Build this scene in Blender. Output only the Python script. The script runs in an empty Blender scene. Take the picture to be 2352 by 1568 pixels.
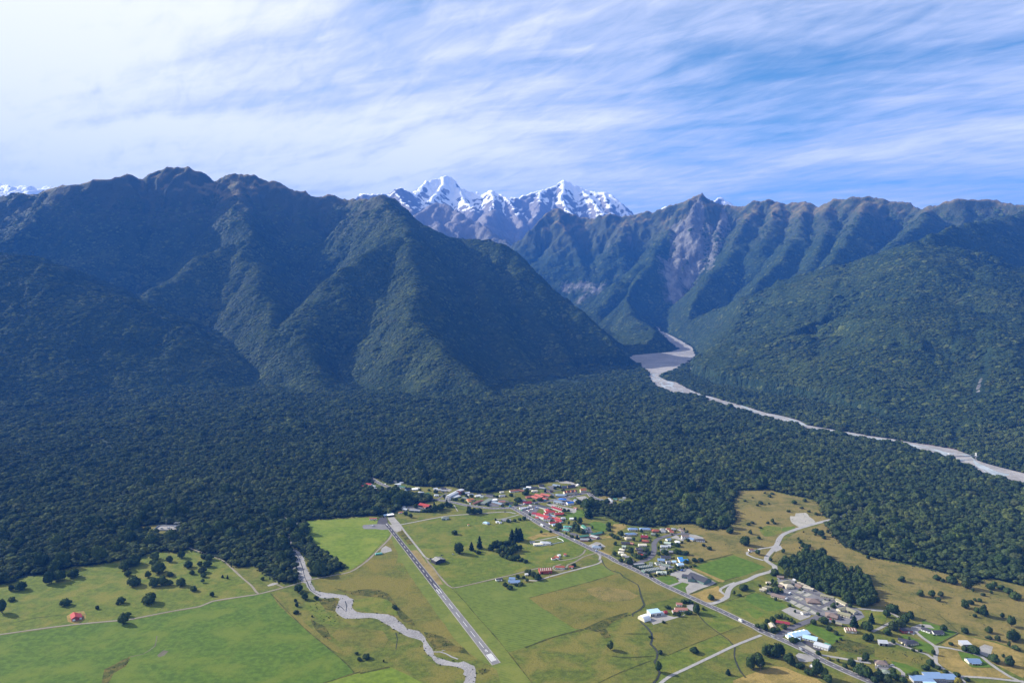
import bpy, bmesh, math, random
import numpy as np
from mathutils import Vector, Matrix
random.seed(7)
RNG = np.random.default_rng(7)
scene = bpy.context.scene
COL = scene.collection
# ------------------------------------------------------------------ camera
CAM_H = 500.0
PITCH = math.radians(3.71)
FPX = 1680.0                      # focal length measured on a 2352-pixel-wide picture
cam_d = bpy.data.cameras.new('camera')
cam_d.sensor_width = 36.0
cam_d.sensor_fit = 'HORIZONTAL'
cam_d.lens = 36.0 * FPX / 2352.0
cam_d.clip_start = 1.0
cam_d.clip_end = 120000.0
cam = bpy.data.objects.new('camera', cam_d)
COL.objects.link(cam)
cam.location = (0, 0, CAM_H)
cam.rotation_euler = (math.pi / 2 - PITCH, 0, 0)
scene.camera = cam
# ------------------------------------------------------------------ world, sun, exposure
SUN_EL = math.radians(27.5)
SUN_AZ_VEC = Vector((-0.90, 0.43, 0)).normalized()      # horizontal direction towards the sun
sun_dir = Vector((SUN_AZ_VEC.x * math.cos(SUN_EL), SUN_AZ_VEC.y * math.cos(SUN_EL), math.sin(SUN_EL)))
sd = bpy.data.lights.new('sun', 'SUN')
sd.energy = 5.0
sd.angle = math.radians(0.5)
sd.color = (1.0, 0.95, 0.86)
so = bpy.data.objects.new('sun', sd)
COL.objects.link(so)
so.rotation_euler = sun_dir.to_track_quat('Z', 'Y').to_euler()
so.location = (0, 0, 3000)

scene.view_settings.view_transform = 'Standard'
scene.view_settings.look = 'None'
scene.view_settings.exposure = 1.3
scene.view_settings.gamma = 1.0
scene.view_settings.use_curve_mapping = False

world = bpy.data.worlds.new('World')
scene.world = world
world.use_nodes = True
NT = world.node_tree
NT.nodes.clear()


class G:
    """tiny node-graph helper"""
    def __init__(self, nt):
        self.nt = nt

    def n(self, typ, ins=None, **props):
        nd = self.nt.nodes.new(typ)
        for k, v in props.items():
            setattr(nd, k, v)
        if ins:
            for k, v in ins.items():
                self.set(nd, k, v)
        return nd

    def set(self, nd, k, v):
        s = nd.inputs[k]
        if isinstance(v, bpy.types.NodeSocket):
            self.nt.links.new(v, s)
        elif isinstance(v, bpy.types.Node):
            self.nt.links.new(v.outputs[0], s)
        else:
            if s.type == 'RGBA' and len(v) == 3:
                v = (*v, 1)
            s.default_value = v

    def m(self, op, a, b=None, c=None, clamp=False):
        nd = self.nt.nodes.new('ShaderNodeMath')
        nd.operation = op
        nd.use_clamp = clamp
        for i, v in enumerate((a, b, c)):
            if v is not None:
                self.set(nd, i, v)
        return nd.outputs[0]

    def vm(self, op, a, b=None):
        nd = self.nt.nodes.new('ShaderNodeVectorMath')
        nd.operation = op
        for i, v in enumerate((a, b)):
            if v is not None:
                self.set(nd, i, v)
        return nd.outputs[0]

    def mix(self, f, a, b, blend='MIX'):
        nd = self.nt.nodes.new('ShaderNodeMix')
        nd.data_type = 'RGBA'
        nd.blend_type = blend
        self.set(nd, 0, f)
        self.set(nd, 6, a)
        self.set(nd, 7, b)
        return nd.outputs[2]

    def ramp(self, f, lo, hi, a=0.0, b=1.0, smooth=True):
        nd = self.nt.nodes.new('ShaderNodeMapRange')
        nd.interpolation_type = 'SMOOTHSTEP' if smooth else 'LINEAR'
        nd.clamp = True
        for i, v in enumerate((f, lo, hi, a, b)):
            self.set(nd, i, v)
        return nd.outputs[0]

    def noise(self, vec, scale, detail=4, rough=0.5, dist=0.0, lac=2.0):
        nd = self.nt.nodes.new('ShaderNodeTexNoise')
        self.set(nd, 'Vector', vec)
        self.set(nd, 'Scale', scale)
        nd.inputs['Detail'].default_value = detail
        nd.inputs['Roughness'].default_value = rough
        nd.inputs['Distortion'].default_value = dist
        nd.inputs['Lacunarity'].default_value = lac
        return nd.outputs[0]

    def mapping(self, vec, loc=(0, 0, 0), rot=(0, 0, 0), scale=(1, 1, 1)):
        nd = self.nt.nodes.new('ShaderNodeMapping')
        self.set(nd, 0, vec)
        nd.inputs[1].default_value = loc
        nd.inputs[2].default_value = rot
        nd.inputs[3].default_value = scale
        return nd.outputs[0]


g = G(NT)
sky = g.n('ShaderNodeTexSky', sky_type='NISHITA', sun_disc=False)
sky.sun_elevation = SUN_EL
sky.sun_rotation = math.atan2(sun_dir.x, sun_dir.y)
sky.altitude = 600
sky.air_density = 1.0
sky.dust_density = 0.6
sky.ozone_density = 1.6
tc = g.n('ShaderNodeTexCoord')
dirv = tc.outputs['Generated']
sep = g.n('ShaderNodeSeparateXYZ', {0: dirv})
dz = g.m('MAXIMUM', sep.outputs[2], 0.0)
inv = g.m('DIVIDE', 1.0, g.m('ADD', dz, 0.13))
cp = g.n('ShaderNodeCombineXYZ', {0: g.m('MULTIPLY', sep.outputs[0], inv), 1: g.m('MULTIPLY', sep.outputs[1], inv)}).outputs[0]
# high cirrus: streaks combed out by the wind, over a broad patchy veil
CL_ROT = math.radians(24)
cr = g.mapping(cp, rot=(0, 0, CL_ROT))
warp = g.noise(cr, 0.9, 3)
wv = g.n('ShaderNodeCombineXYZ', {0: g.m('MULTIPLY', warp, 0.8), 1: g.m('MULTIPLY', warp, 1.5)}).outputs[0]
veil = g.noise(g.vm('ADD', g.mapping(cr, loc=(1.3, 0.4, 0), scale=(0.8, 1.5, 1)), wv), 0.55, 5, 0.55)
streak = g.noise(g.vm('ADD', g.mapping(cr, loc=(4.0, 2.0, 0), scale=(0.8, 3.2, 1)), wv), 1.1, 9, 0.62, 0.3)
fine = g.noise(g.mapping(g.mapping(cp, loc=(7, 1, 0), rot=(0, 0, CL_ROT + 0.5)), scale=(1.5, 4.5, 1)), 3.0, 7, 0.62, 0.6)
bias = g.m('ADD', g.m('MULTIPLY', sep.outputs[0], -0.34), 0.015)
cov = g.m('ADD', g.m('ADD', g.m('MULTIPLY', veil, 1.15), g.m('MULTIPLY', streak, 0.60)), g.m('MULTIPLY', fine, 0.32))
low = g.ramp(dz, 0.10, 0.30, 0.13, 0.0)
cov = g.m('ADD', g.m('ADD', cov, bias), low)
mask = g.ramp(cov, 0.72, 1.11)
CLOUD = g.mix(g.ramp(cov, 0.98, 1.30), (6.3, 6.7, 7.9), (10.2, 10.0, 9.4))
skyc = g.mix(1.0, sky.outputs[0], (0.66, 1.0, 1.06), 'MULTIPLY')
allc = g.mix(g.m('MULTIPLY', mask, 0.95), skyc, CLOUD)
bg = g.n('ShaderNodeBackground', {0: allc, 1: 0.054})
wo = g.n('ShaderNodeOutputWorld', {0: bg})
world.cycles.sampling_method = 'MANUAL'
world.cycles.sample_map_resolution = 512
scene.cycles.use_denoising = True
scene.cycles.max_bounces = 5
scene.cycles.diffuse_bounces = 2
scene.cycles.glossy_bounces = 2
scene.cycles.transmission_bounces = 2
scene.cycles.transparent_max_bounces = 6
scene.cycles.volume_bounces = 0
scene.cycles.use_adaptive_sampling = False
# ------------------------------------------------------------------ picking points on the land
CP, SP = math.cos(PITCH), math.sin(PITCH)


def ray(u, v):
    a, b = (u - 1176.0) / FPX, (784.0 - v) / FPX
    return a, CP + b * SP, -SP + b * CP          # x, y, z per unit


def D(u, v, z=0.0):
    """place on the level z seen at (u, v) of the 2352-wide picture"""
    x, y, dz_ = ray(u, v)
    t = (z - CAM_H) / dz_
    return Vector((x * t, y * t, z))


def DY(u, v, y):
    """place at forward distance y (metres)"""
    rx, ry, rz = ray(u, v)
    t = y / ry
    return (rx * t, y, CAM_H + rz * t)


K = 2352.0 / 4096.0


def S(sx, sy, z=0.0):
    return D(sx * K, sy * K, z)


def Zm(x0, y0, sc):
    return lambda x, y, z=0.0: S(x0 + x / sc, y0 + y / sc, z)


ZA = Zm(1400, 1850, 3.92)
ZB = Zm(1900, 1850, 3.92)
ZC = Zm(2400, 2000, 3.92)
ZD = Zm(2900, 1900, 3.92)
ZE = Zm(2500, 2300, 2183 / 600)
ZF = Zm(2950, 2220, 2240 / 600)
ZG = Zm(3500, 2300, 2168 / 596)
ZH = Zm(2900, 2500, 3.36)
ZI = Zm(0, 2100, 2.485)
ZJ = Zm(700, 2050, 3.36)
ZK = Zm(1000, 2350, 3.36)
ZL = Zm(1500, 2250, 3.26)
ZM = Zm(2100, 2250, 3.26)
ZD0 = lambda u, v, z=0.0: D(u, v, z)

# ------------------------------------------------------------------ generic builders
MATS = {}


def new_mat(name):
    m = bpy.data.materials.new(name)
    m.use_nodes = True
    m.node_tree.nodes.clear()
    MATS[name] = m
    return m, G(m.node_tree)


def finish(gm, color, rough=0.9, normal=None, spec=0.3, metallic=0.0):
    ins = {'Base Color': color, 'Roughness': rough, 'Metallic': metallic, 'Specular IOR Level': spec}
    if normal is not None:
        ins['Normal'] = normal
    b = gm.n('ShaderNodeBsdfPrincipled', ins)
    gm.n('ShaderNodeOutputMaterial', {0: b})
    return b


def mesh_obj(name, verts, faces, mat=None, parent=None, smooth=False, loc=None):
    me = bpy.data.meshes.new(name)
    me.from_pydata([tuple(v) for v in verts], [], faces)
    if mat is not None:
        me.materials.append(MATS[mat] if isinstance(mat, str) else mat)
    if smooth:
        me.shade_smooth()
    ob = bpy.data.objects.new(name, me)
    COL.objects.link(ob)
    if parent is not None:
        ob.parent = parent
    if loc is not None:
        ob.location = loc
    return ob


def link_mesh(name, me, parent=None):
    ob = bpy.data.objects.new(name, me)
    COL.objects.link(ob)
    if parent is not None:
        ob.parent = parent
    return ob


def empty(name, loc, rz=0.0):
    e = bpy.data.objects.new(name, None)
    e.empty_display_size = 1.0
    COL.objects.link(e)
    e.location = loc
    e.rotation_euler = (0, 0, rz)
    return e


def tag(o, label=None, cat=None, group=None, kind=None):
    if label:
        o['label'] = label
    if cat:
        o['category'] = cat
    if group:
        o['group'] = group
    if kind:
        o['kind'] = kind
    return o


def inside(px, py, poly):
    """vectorised point-in-polygon"""
    poly = np.asarray([(p[0], p[1]) for p in poly], float)
    res = np.zeros(px.shape, bool)
    x1, y1 = poly[:, 0], poly[:, 1]
    x2, y2 = np.roll(x1, -1), np.roll(y1, -1)
    for a, b, c, d in zip(x1, y1, x2, y2):
        if b == d:
            continue
        cond = ((b > py) != (d > py)) & (px < (c - a) * (py - b) / (d - b) + a)
        res ^= cond
    return res


def near_line(px, py, pts, w):
    """within w of a polyline"""
    res = np.zeros(px.shape, bool)
    for (a, b) in zip(pts[:-1], pts[1:]):
        ax, ay, bx, by = a[0], a[1], b[0], b[1]
        lx, ly = bx - ax, by - ay
        L2 = lx * lx + ly * ly + 1e-9
        t = np.clip(((px - ax) * lx + (py - ay) * ly) / L2, 0, 1)
        res |= ((px - ax - t * lx) ** 2 + (py - ay - t * ly) ** 2) < w * w
    return res


def dist_line(px, py, pts):
    best = np.full(px.shape, 1e12)
    for (a, b) in zip(pts[:-1], pts[1:]):
        ax, ay = a[0], a[1]
        lx, ly = b[0] - ax, b[1] - ay
        t = np.clip(((px - ax) * lx + (py - ay) * ly) / (lx * lx + ly * ly + 1e-9), 0, 1)
        best = np.minimum(best, (px - ax - t * lx) ** 2 + (py - ay - t * ly) ** 2)
    return np.sqrt(best)


# ------------------------------------------------------------------ numpy gradient noise
_perm = RNG.permutation(512).astype(np.int64)
_perm = np.concatenate([_perm, _perm, _perm])
_ang = RNG.random(512) * 2 * math.pi
_gx, _gy = np.cos(_ang), np.sin(_ang)


def pnoise(x, y):
    xi, yi = np.floor(x).astype(np.int64), np.floor(y).astype(np.int64)
    xf, yf = x - xi, y - yi
    u = xf * xf * xf * (xf * (xf * 6 - 15) + 10)
    v = yf * yf * yf * (yf * (yf * 6 - 15) + 10)

    def gr(ix, iy, fx, fy):
        h = _perm[_perm[ix & 511] + (iy & 511)]
        return _gx[h] * fx + _gy[h] * fy
    a = gr(xi, yi, xf, yf)
    b = gr(xi + 1, yi, xf - 1, yf)
    c = gr(xi, yi + 1, xf, yf - 1)
    d = gr(xi + 1, yi + 1, xf - 1, yf - 1)
    return 1.5 * (a + u * (b - a) + v * ((c + u * (d - c)) - (a + u * (b - a))))


def fbm(x, y, oct_=4, gain=0.5):
    s = np.zeros_like(x)
    a = 1.0
    for i in range(oct_):
        s += a * pnoise(x * 2 ** i + 17.3 * i, y * 2 ** i + 9.1 * i)
        a *= gain
    return s


def ridged(x, y, oct_=4, gain=0.55):
    s = np.zeros_like(x)
    a = 1.0
    for i in range(oct_):
        s += a * (1 - 2 * np.abs(pnoise(x * 2 ** i + 7.7 * i, y * 2 ** i + 3.3 * i)))
        a *= gain
    return s
# ================================================================== the land
# ridge crests: (u, v, distance) -> real points;  slope = fall per metre away from the crest
RIDGES = []


def ridge(pts, slope=0.62, rock=0.0, gul=0.6, rnd=42.0):
    RIDGES.append(([DY(*p) for p in pts], slope, rock, gul, rnd))


km = 1000.0
# left massif skyline
ridge([(-420, 520, 6200), (-150, 480, 6000), (0, 460, 5900), (90, 442, 5850), (150, 430, 5800), (225, 420, 5850), (275, 412, 5950), (293, 403, 6000), (330, 418, 6080), (355, 404, 6150), (385, 390, 6200), (430, 388, 6200), (470, 403, 6250), (492, 416, 6300), (530, 403, 6300), (590, 409, 6300), (640, 424, 6300), (690, 442, 6300), (735, 456, 6350), (765, 452, 6380), (790, 462, 6350), (830, 464, 6250), (878, 452, 5950)], 1.05, 0.22, 1.0, 16)
# central hill
ridge([(878, 452, 5950), (925, 497, 5500), (945, 556, 5000), (955, 620, 4600), (960, 690, 4200), (975, 759, 3850), (1032, 829, 3550), (1137, 911, 3250)], 0.92, 0, 0.45, 70)
ridge([(905, 545, 5060), (850, 585, 4850), (780, 635, 4600), (712, 705, 4300), (695, 770, 4050), (720, 850, 3700), (745, 915, 3420)], 0.92, 0, 0.45, 70)
ridge([(925, 497, 5500), (985, 522, 5450), (1040, 550, 5500)], 0.939)
# second hill: left wall of the river gorge
ridge([(1000, 548, 5900), (1040, 550, 5800), (1100, 553, 5600), (1150, 562, 5450), (1185, 592, 5300), (1250, 655, 5080), (1330, 718, 4850), (1400, 772, 4650), (1432, 812, 4520), (1455, 850, 4400)], 0.96, 0, 0.45, 60)
ridge([(1100, 553, 5600), (1110, 640, 5000), (1130, 720, 4550), (1170, 790, 4250), (1200, 835, 4080)], 0.886)
ridge([(1185, 592, 5300), (1220, 720, 4800), (1300, 810, 4400)], 0.859)
# spur B
ridge([(545, 406, 6300), (560, 470, 5900), (572, 535, 5420), (585, 600, 5080), (600, 660, 4720), (625, 740, 4250), (665, 805, 3920), (722, 876, 3600)], 0.95, 0, 0.45, 60)
ridge([(572, 540, 5400), (510, 570, 5250), (458, 592, 5080), (410, 626, 4900), (362, 660, 4720), (338, 690, 4560), (380, 750, 4250), (440, 815, 3980), (500, 885, 3680)], 0.95, 0, 0.45, 60)
ridge([(650, 430, 6280), (690, 500, 6080), (725, 560, 5920), (775, 620, 5750)], 0.935, 0.1)
ridge([(765, 455, 6380), (800, 510, 6100), (830, 555, 5850)], 0.935)
# ribs under the skyline
ridge([(150, 432, 5800), (235, 470, 5720), (250, 520, 5600), (300, 580, 5480), (345, 650, 5350), (400, 690, 5250)], 0.935)
ridge([(256, 418, 5900), (300, 490, 5770), (360, 560, 5620), (430, 615, 5480), (455, 660, 5380)], 0.935)
ridge([(400, 390, 6200), (440, 470, 6020), (470, 520, 5860), (465, 580, 5660)], 0.935, 0.15)
ridge([(492, 418, 6300), (500, 480, 6080), (520, 530, 5850)], 0.935, 0.1)
ridge([(40, 452, 5880), (60, 500, 5750), (110, 560, 5560), (150, 600, 5420)], 0.935)
ridge([(-160, 482, 6000), (-120, 540, 5800), (-20, 580, 5500)], 0.935)
# spur A, front left
ridge([(-420, 560, 4500), (-200, 566, 4450), (0, 584, 4400), (51, 591, 4400), (103, 608, 4380), (164, 640, 4320), (219, 663, 4260), (273, 686, 4200), (328, 714, 4120), (376, 748, 4030), (427, 790, 3920), (461, 833, 3800), (486, 880, 3680)], 0.56, 0, 0.40, 150)
# gorge: far right skyline
ridge([(1170, 592, 8700), (1230, 520, 9000), (1262, 492, 9150), (1284, 480, 9200), (1310, 494, 9150), (1345, 503, 9050), (1400, 494, 8900), (1440, 494, 8800), (1500, 487, 8700), (1560, 470, 8600), (1588, 453, 8520), (1606, 450, 8500), (1630, 462, 8450), (1660, 477, 8400), (1700, 473, 8300), (1740, 463, 8200), (1762, 462, 8150), (1800, 470, 8050), (1850, 467, 7900), (1885, 473, 7800), (1905, 464, 7700), (1960, 455, 7500), (2010, 458, 7400), (2060, 464, 7300), (2125, 477, 7050), (2150, 478, 6980), (2195, 457, 6900), (2225, 458, 6860), (2285, 464, 6780), (2352, 469, 6600), (2600, 470, 6300)], 1.0, 0.28, 1.0, 14)
ridge([(1284, 480, 9200), (1300, 540, 8700), (1330, 600, 8250), (1370, 660, 7750), (1380, 700, 7450), (1350, 720, 7250)], 0.88, 0.35)
ridge([(1440, 494, 8800), (1420, 560, 8300), (1400, 630, 7900), (1390, 680, 7500)], 0.88, 0.5)
# bluff above the gravel flat
ridge([(1540, 520, 8300), (1500, 590, 7600), (1468, 640, 7150), (1440, 690, 6750), (1450, 722, 6480), (1500, 752, 6150), (1535, 783, 5900), (1552, 800, 5760)], 0.935, 0.15)
ridge([(1500, 590, 7600), (1420, 650, 7200), (1380, 700, 6900)], 0.88, 0.3)
# scree bowl and right-hand valley wall
ridge([(1606, 450, 8500), (1590, 520, 8050), (1560, 590, 7650), (1540, 640, 7350)], 0.935, 1.0)
ridge([(1660, 477, 8400), (1650, 540, 7900), (1640, 600, 7500)], 0.935, 0.8)
ridge([(1740, 465, 8200), (1690, 560, 7450), (1640, 635, 6850), (1580, 690, 6500), (1535, 728, 6350)], 0.878, 0.1)
ridge([(1850, 468, 7900), (1830, 540, 7150), (1790, 600, 6600), (1735, 660, 6150), (1680, 715, 5820), (1620, 770, 5500)], 0.878, 0.05)
ridge([(1905, 464, 7700), (1900, 520, 7150), (1870, 590, 6550), (1840, 640, 6200)], 0.814, 0.1)
ridge([(1990, 458, 7450), (1960, 530, 6800), (1920, 590, 6250), (1880, 640, 5900)], 0.878, 0.05)
ridge([(2150, 478, 6980), (2090, 530, 6450), (2020, 590, 5900)], 0.939)
ridge([(1790, 465, 8080), (1770, 520, 7600), (1745, 570, 7200)], 0.88, 0.3)
# big front hill on the right
ridge([(2111, 560, 4900), (2040, 575, 4980), (1964, 607, 5000), (1873, 667, 4900), (1807, 706, 4800), (1755, 744, 4720), (1700, 790, 4600), (1655, 828, 4450), (1600, 866, 4250)], 0.80, 0, 0.6, 60)
ridge([(2111, 560, 4900), (2210, 598, 4620), (2283, 630, 4400), (2352, 675, 4150), (2480, 740, 3900), (2650, 800, 3700)], 0.66, 0, 0.4, 80)
ridge([(2111, 562, 4900), (2140, 541, 5150), (2210, 518, 5500), (2283, 507, 5850), (2352, 492, 6250), (2420, 475, 6500)], 0.832)
ridge([(2111, 565, 4880), (2110, 690, 4080), (2090, 800, 3480), (2060, 900, 3060), (2040, 985, 2740)], 0.42, 0, 0.75, 260)
ridge([(2250, 615, 4500), (2285, 740, 3680), (2310, 860, 3000), (2310, 970, 2620)], 0.42, 0, 0.75, 260)
ridge([(1964, 607, 5000), (1905, 740, 4280), (1860, 845, 3720), (1815, 935, 3200)], 0.42, 0, 0.75, 260)
ridge([(2420, 710, 4020), (2480, 850, 3050), (2520, 980, 2550)], 0.42, 0, 0.75, 260)
# low moraine rises in the bush
ridge([(560, 930, 3330), (640, 960, 3080), (760, 985, 2900)], 0.1, 0, 0.2, 80)
ridge([(1210, 905, 3350), (1340, 912, 3300), (1430, 905, 3420), (1520, 930, 3300), (1650, 985, 2800)], 0.13, 0, 0.2, 80)
ridge([(940, 985, 2880), (1100, 990, 2840), (1250, 985, 2830)], 0.12, 0, 0.2, 80)

BY = np.array([-6000, 1950, 2500, 3000, 4000, 5000, 5500, 6000, 6500, 7500, 9000, 12000, 30000.0])
BZ = np.array([-0.5, -0.5, 8, 18, 40, 62, 86, 128, 180, 260, 380, 500, 700.0])


def base_z(y):
    return np.interp(y, BY, BZ)


def smax(a, b, k):
    h = np.clip(0.5 + 0.5 * (a - b) / k, 0, 1)
    return b + (a - b) * h + k * h * (1 - h)


def terrain(X, Y, ridges, base):
    wx = 70 * fbm(X / 420, Y / 420, 3)
    wy = 70 * fbm(X / 420 + 31, Y / 420 + 11, 3)
    Xw, Yw = X + wx * 0.6, Y + wy * 0.6
    best = np.full(X.shape, -1e9)
    bs = np.zeros(X.shape)
    bd = np.zeros(X.shape)
    bh = np.zeros(X.shape)
    rk = np.zeros(X.shape)
    gu = np.zeros(X.shape)
    for ri, (pts, slope, rock, gul, rnd) in enumerate(ridges):
        acc = ri * 977.0
        reach = max(p[2] for p in pts) / slope + 200
        for (a, b) in zip(pts[:-1], pts[1:]):
            x0, x1 = min(a[0], b[0]) - reach, max(a[0], b[0]) + reach
            y0, y1 = min(a[1], b[1]) - reach, max(a[1], b[1]) + reach
            i0, i1 = np.searchsorted(X[0], [x0, x1])
            j0, j1 = np.searchsorted(Y[:, 0], [y0, y1])
            if i1 <= i0 or j1 <= j0:
                continue
            sl = (slice(j0, j1), slice(i0, i1))
            xs, ys = Xw[sl], Yw[sl]
            lx, ly = b[0] - a[0], b[1] - a[1]
            L = math.hypot(lx, ly)
            t = np.clip(((xs - a[0]) * lx + (ys - a[1]) * ly) / (L * L), 0, 1)
            dx, dy = xs - a[0] - t * lx, ys - a[1] - t * ly
            d = np.sqrt(dx * dx + dy * dy + rnd * rnd) - rnd
            side = np.sign(lx * dy - ly * dx)
            h = a[2] + (b[2] - a[2]) * t
            # concave foot
            z = h - slope * d + 0.00005 * np.minimum(d, 1500) ** 2
            m = z > best[sl]
            for arr, val in ((best, z), (bs, acc + t * L + side * 37.0), (bd, d), (bh, h)):
                v = arr[sl]
                v[m] = val[m]
            rk[sl][m] = rock
            gu[sl][m] = gul
            acc += L
    # gullies run down the fall line: noise along the crest, opening with distance from it
    wob = 130 * pnoise(X / 430, Y / 430) + 40 * pnoise(X / 170, Y / 170)
    q = (bs + wob) / 210.0
    gn = np.abs(pnoise(q * 0.7, bd / 900.0)) * 0.55 + 0.60 * np.abs(pnoise(q * 1.9 + 5, bd / 420.0)) + 0.50 * np.abs(pnoise(q * 4.3 + 9, bd / 240.0))
    above = np.clip(best - base, 0, None)
    amp = np.minimum(bd * 0.40, 130) * np.clip(above / 260, 0, 1) * gu
    amp = np.where(bd < 5, 0, amp) * np.clip(0.75 + 0.9 * fbm(X / 650 + 3, Y / 650, 2), 0.25, 1.5)
    z = best - gn * amp + amp * 0.28
    z += (ridged(X / 240, Y / 240, 5) - 0.6) * (11 + 16 * rk + 9 * np.clip((z - 850) / 300, 0, 1)) * np.clip(above / 200, 0, 1)
    z += fbm(X / 60, Y / 60, 3) * (2.5 + 9 * rk + 4 * np.clip((z - 850) / 300, 0, 1)) * np.clip(above / 150, 0, 1)
    mound = np.clip(fbm(X / 330, Y / 330, 4) + 0.25, 0, None) * 17 * np.clip((Y - 2040) / 400, 0, 1)
    z = smax(z, base + mound, 26.0)
    return z, rk, bd, above


def grid(name, xs, ys, Z, mat):
    nx, ny = len(xs), len(ys)
    X, Y = np.meshgrid(xs, ys)
    co = np.stack([X.ravel(), Y.ravel(), Z.ravel()], 1).astype(np.float32)
    i, j = np.meshgrid(np.arange(nx - 1), np.arange(ny - 1))
    a = (j * nx + i).ravel()
    idx = np.stack([a, a + 1, a + nx + 1, a + nx], 1).astype(np.int32)
    me = bpy.data.meshes.new(name)
    me.vertices.add(len(co))
    me.vertices.foreach_set('co', co.ravel())
    me.loops.add(idx.size)
    me.loops.foreach_set('vertex_index', idx.ravel())
    me.polygons.add(len(idx))
    me.polygons.foreach_set('loop_start', np.arange(0, idx.size, 4, dtype=np.int32))
    me.polygons.foreach_set('loop_total', np.full(len(idx), 4, np.int32))
    me.update()
    me.shade_smooth()
    me.materials.append(MATS[mat])
    return me


def float_attr(me, name, arr):
    at = me.attributes.new(name, 'FLOAT', 'POINT')
    at.data.foreach_set('value', arr.ravel().astype(np.float32))


RIVER_PX = [(2420, 1125), (2352, 1100), (2230, 1053), (2140, 1028), (2070, 1010), (1990, 998), (1910, 987), (1820, 966), (1740, 947), (1620, 911), (1560, 893), (1535, 880), (1508, 862), (1497, 848), (1530, 824), (1572, 806), (1560, 782), (1530, 760), (1505, 738)]


def at_base(u, v):
    """where the sight line meets the valley floor"""
    y = 2000.0
    for _ in range(60):
        z = float(base_z(y))
        p = D(u, v, z)
        y = 0.5 * y + 0.5 * min(max(p.y, 500), 12000)
    return (p.x, p.y, z)
# ================================================================== materials
def geo_pos(gm):
    return gm.n('ShaderNodeNewGeometry').outputs['Position']


def attr(gm, name):
    return gm.n('ShaderNodeAttribute', attribute_name=name).outputs['Fac']


def mat_terrain(name='bush_hillside'):
    m, q = new_mat(name)
    ge = q.n('ShaderNodeNewGeometry')
    pos = ge.outputs['Position']
    sp = q.n('ShaderNodeSeparateXYZ', {0: pos})
    nz = q.n('ShaderNodeSeparateXYZ', {0: ge.outputs['Normal']}).outputs[2]
    big = q.noise(pos, 1 / 420, 5, 0.6)
    mid = q.noise(pos, 1 / 70, 4, 0.6)
    fine = q.noise(pos, 1 / 11, 3, 0.6)
    vor = q.n('ShaderNodeTexVoronoi', {'Vector': pos, 'Scale': 1 / 13})
    c = q.mix(q.ramp(big, 0.35, 0.7), (0.013, 0.027, 0.013), (0.024, 0.044, 0.018))
    c = q.mix(q.ramp(mid, 0.55, 0.75), c, (0.034, 0.052, 0.020))
    c = q.mix(q.m('MULTIPLY', q.ramp(fine, 0.4, 0.7), 0.5), c, (0.010, 0.02, 0.012))
    red = q.noise(pos, 1 / 160, 3, 0.7)
    c = q.mix(q.m('MULTIPLY', q.ramp(red, 0.66, 0.76), 0.35), c, (0.085, 0.035, 0.028))
    # scrub and tussock near the tops
    hh = q.m('ADD', sp.outputs[2], q.m('MULTIPLY', q.m('SUBTRACT', big, 0.5), 520))
    c = q.mix(q.m('MULTIPLY', q.ramp(hh, 880, 1150), 0.75), c, (0.050, 0.058, 0.030))
    tus = q.mix(q.ramp(mid, 0.35, 0.65), (0.15, 0.115, 0.05), (0.085, 0.085, 0.036))
    c = q.mix(q.m('MULTIPLY', q.ramp(hh, 1200, 1380), q.ramp(nz, 0.62, 0.84)), c, tus)
    # bare rock and scree
    rk = attr(q, 'rock')
    rn = q.noise(q.mapping(pos, scale=(1, 1, 0.35)), 1 / 90, 6, 0.65)
    rock = q.mix(rn, (0.055, 0.056, 0.056), (0.19, 0.185, 0.175))
    rmask = q.ramp(q.m('ADD', q.m('ADD', rk, q.m('MULTIPLY', q.m('SUBTRACT', rn, 0.5), 1.1)), q.m('MULTIPLY', q.m('SUBTRACT', 0.72, nz), 0.5)), 0.55, 0.85)
    c = q.mix(rmask, c, rock)
    gr = attr(q, 'scree')
    grc = q.mix(q.ramp(rn, 0.35, 0.65), (0.075, 0.076, 0.076), (0.20, 0.195, 0.185))
    c = q.mix(q.ramp(q.m('ADD', gr, q.m('ADD', q.m('MULTIPLY', q.m('SUBTRACT', fine, 0.5), 0.6), q.m('MULTIPLY', q.m('SUBTRACT', mid, 0.5), 1.6))), 0.40, 0.66), c, grc)
    hgt = q.m('ADD', q.m('MULTIPLY', vor.outputs['Distance'], -0.55), q.m('ADD', q.m('MULTIPLY', fine, 5), q.m('MULTIPLY', mid, 30)))
    b = q.n('ShaderNodeBump', {'Strength': 0.9, 'Distance': 1.0, 'Height': hgt})
    finish(q, c, 0.95, b.outputs[0], 0.1)


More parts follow.
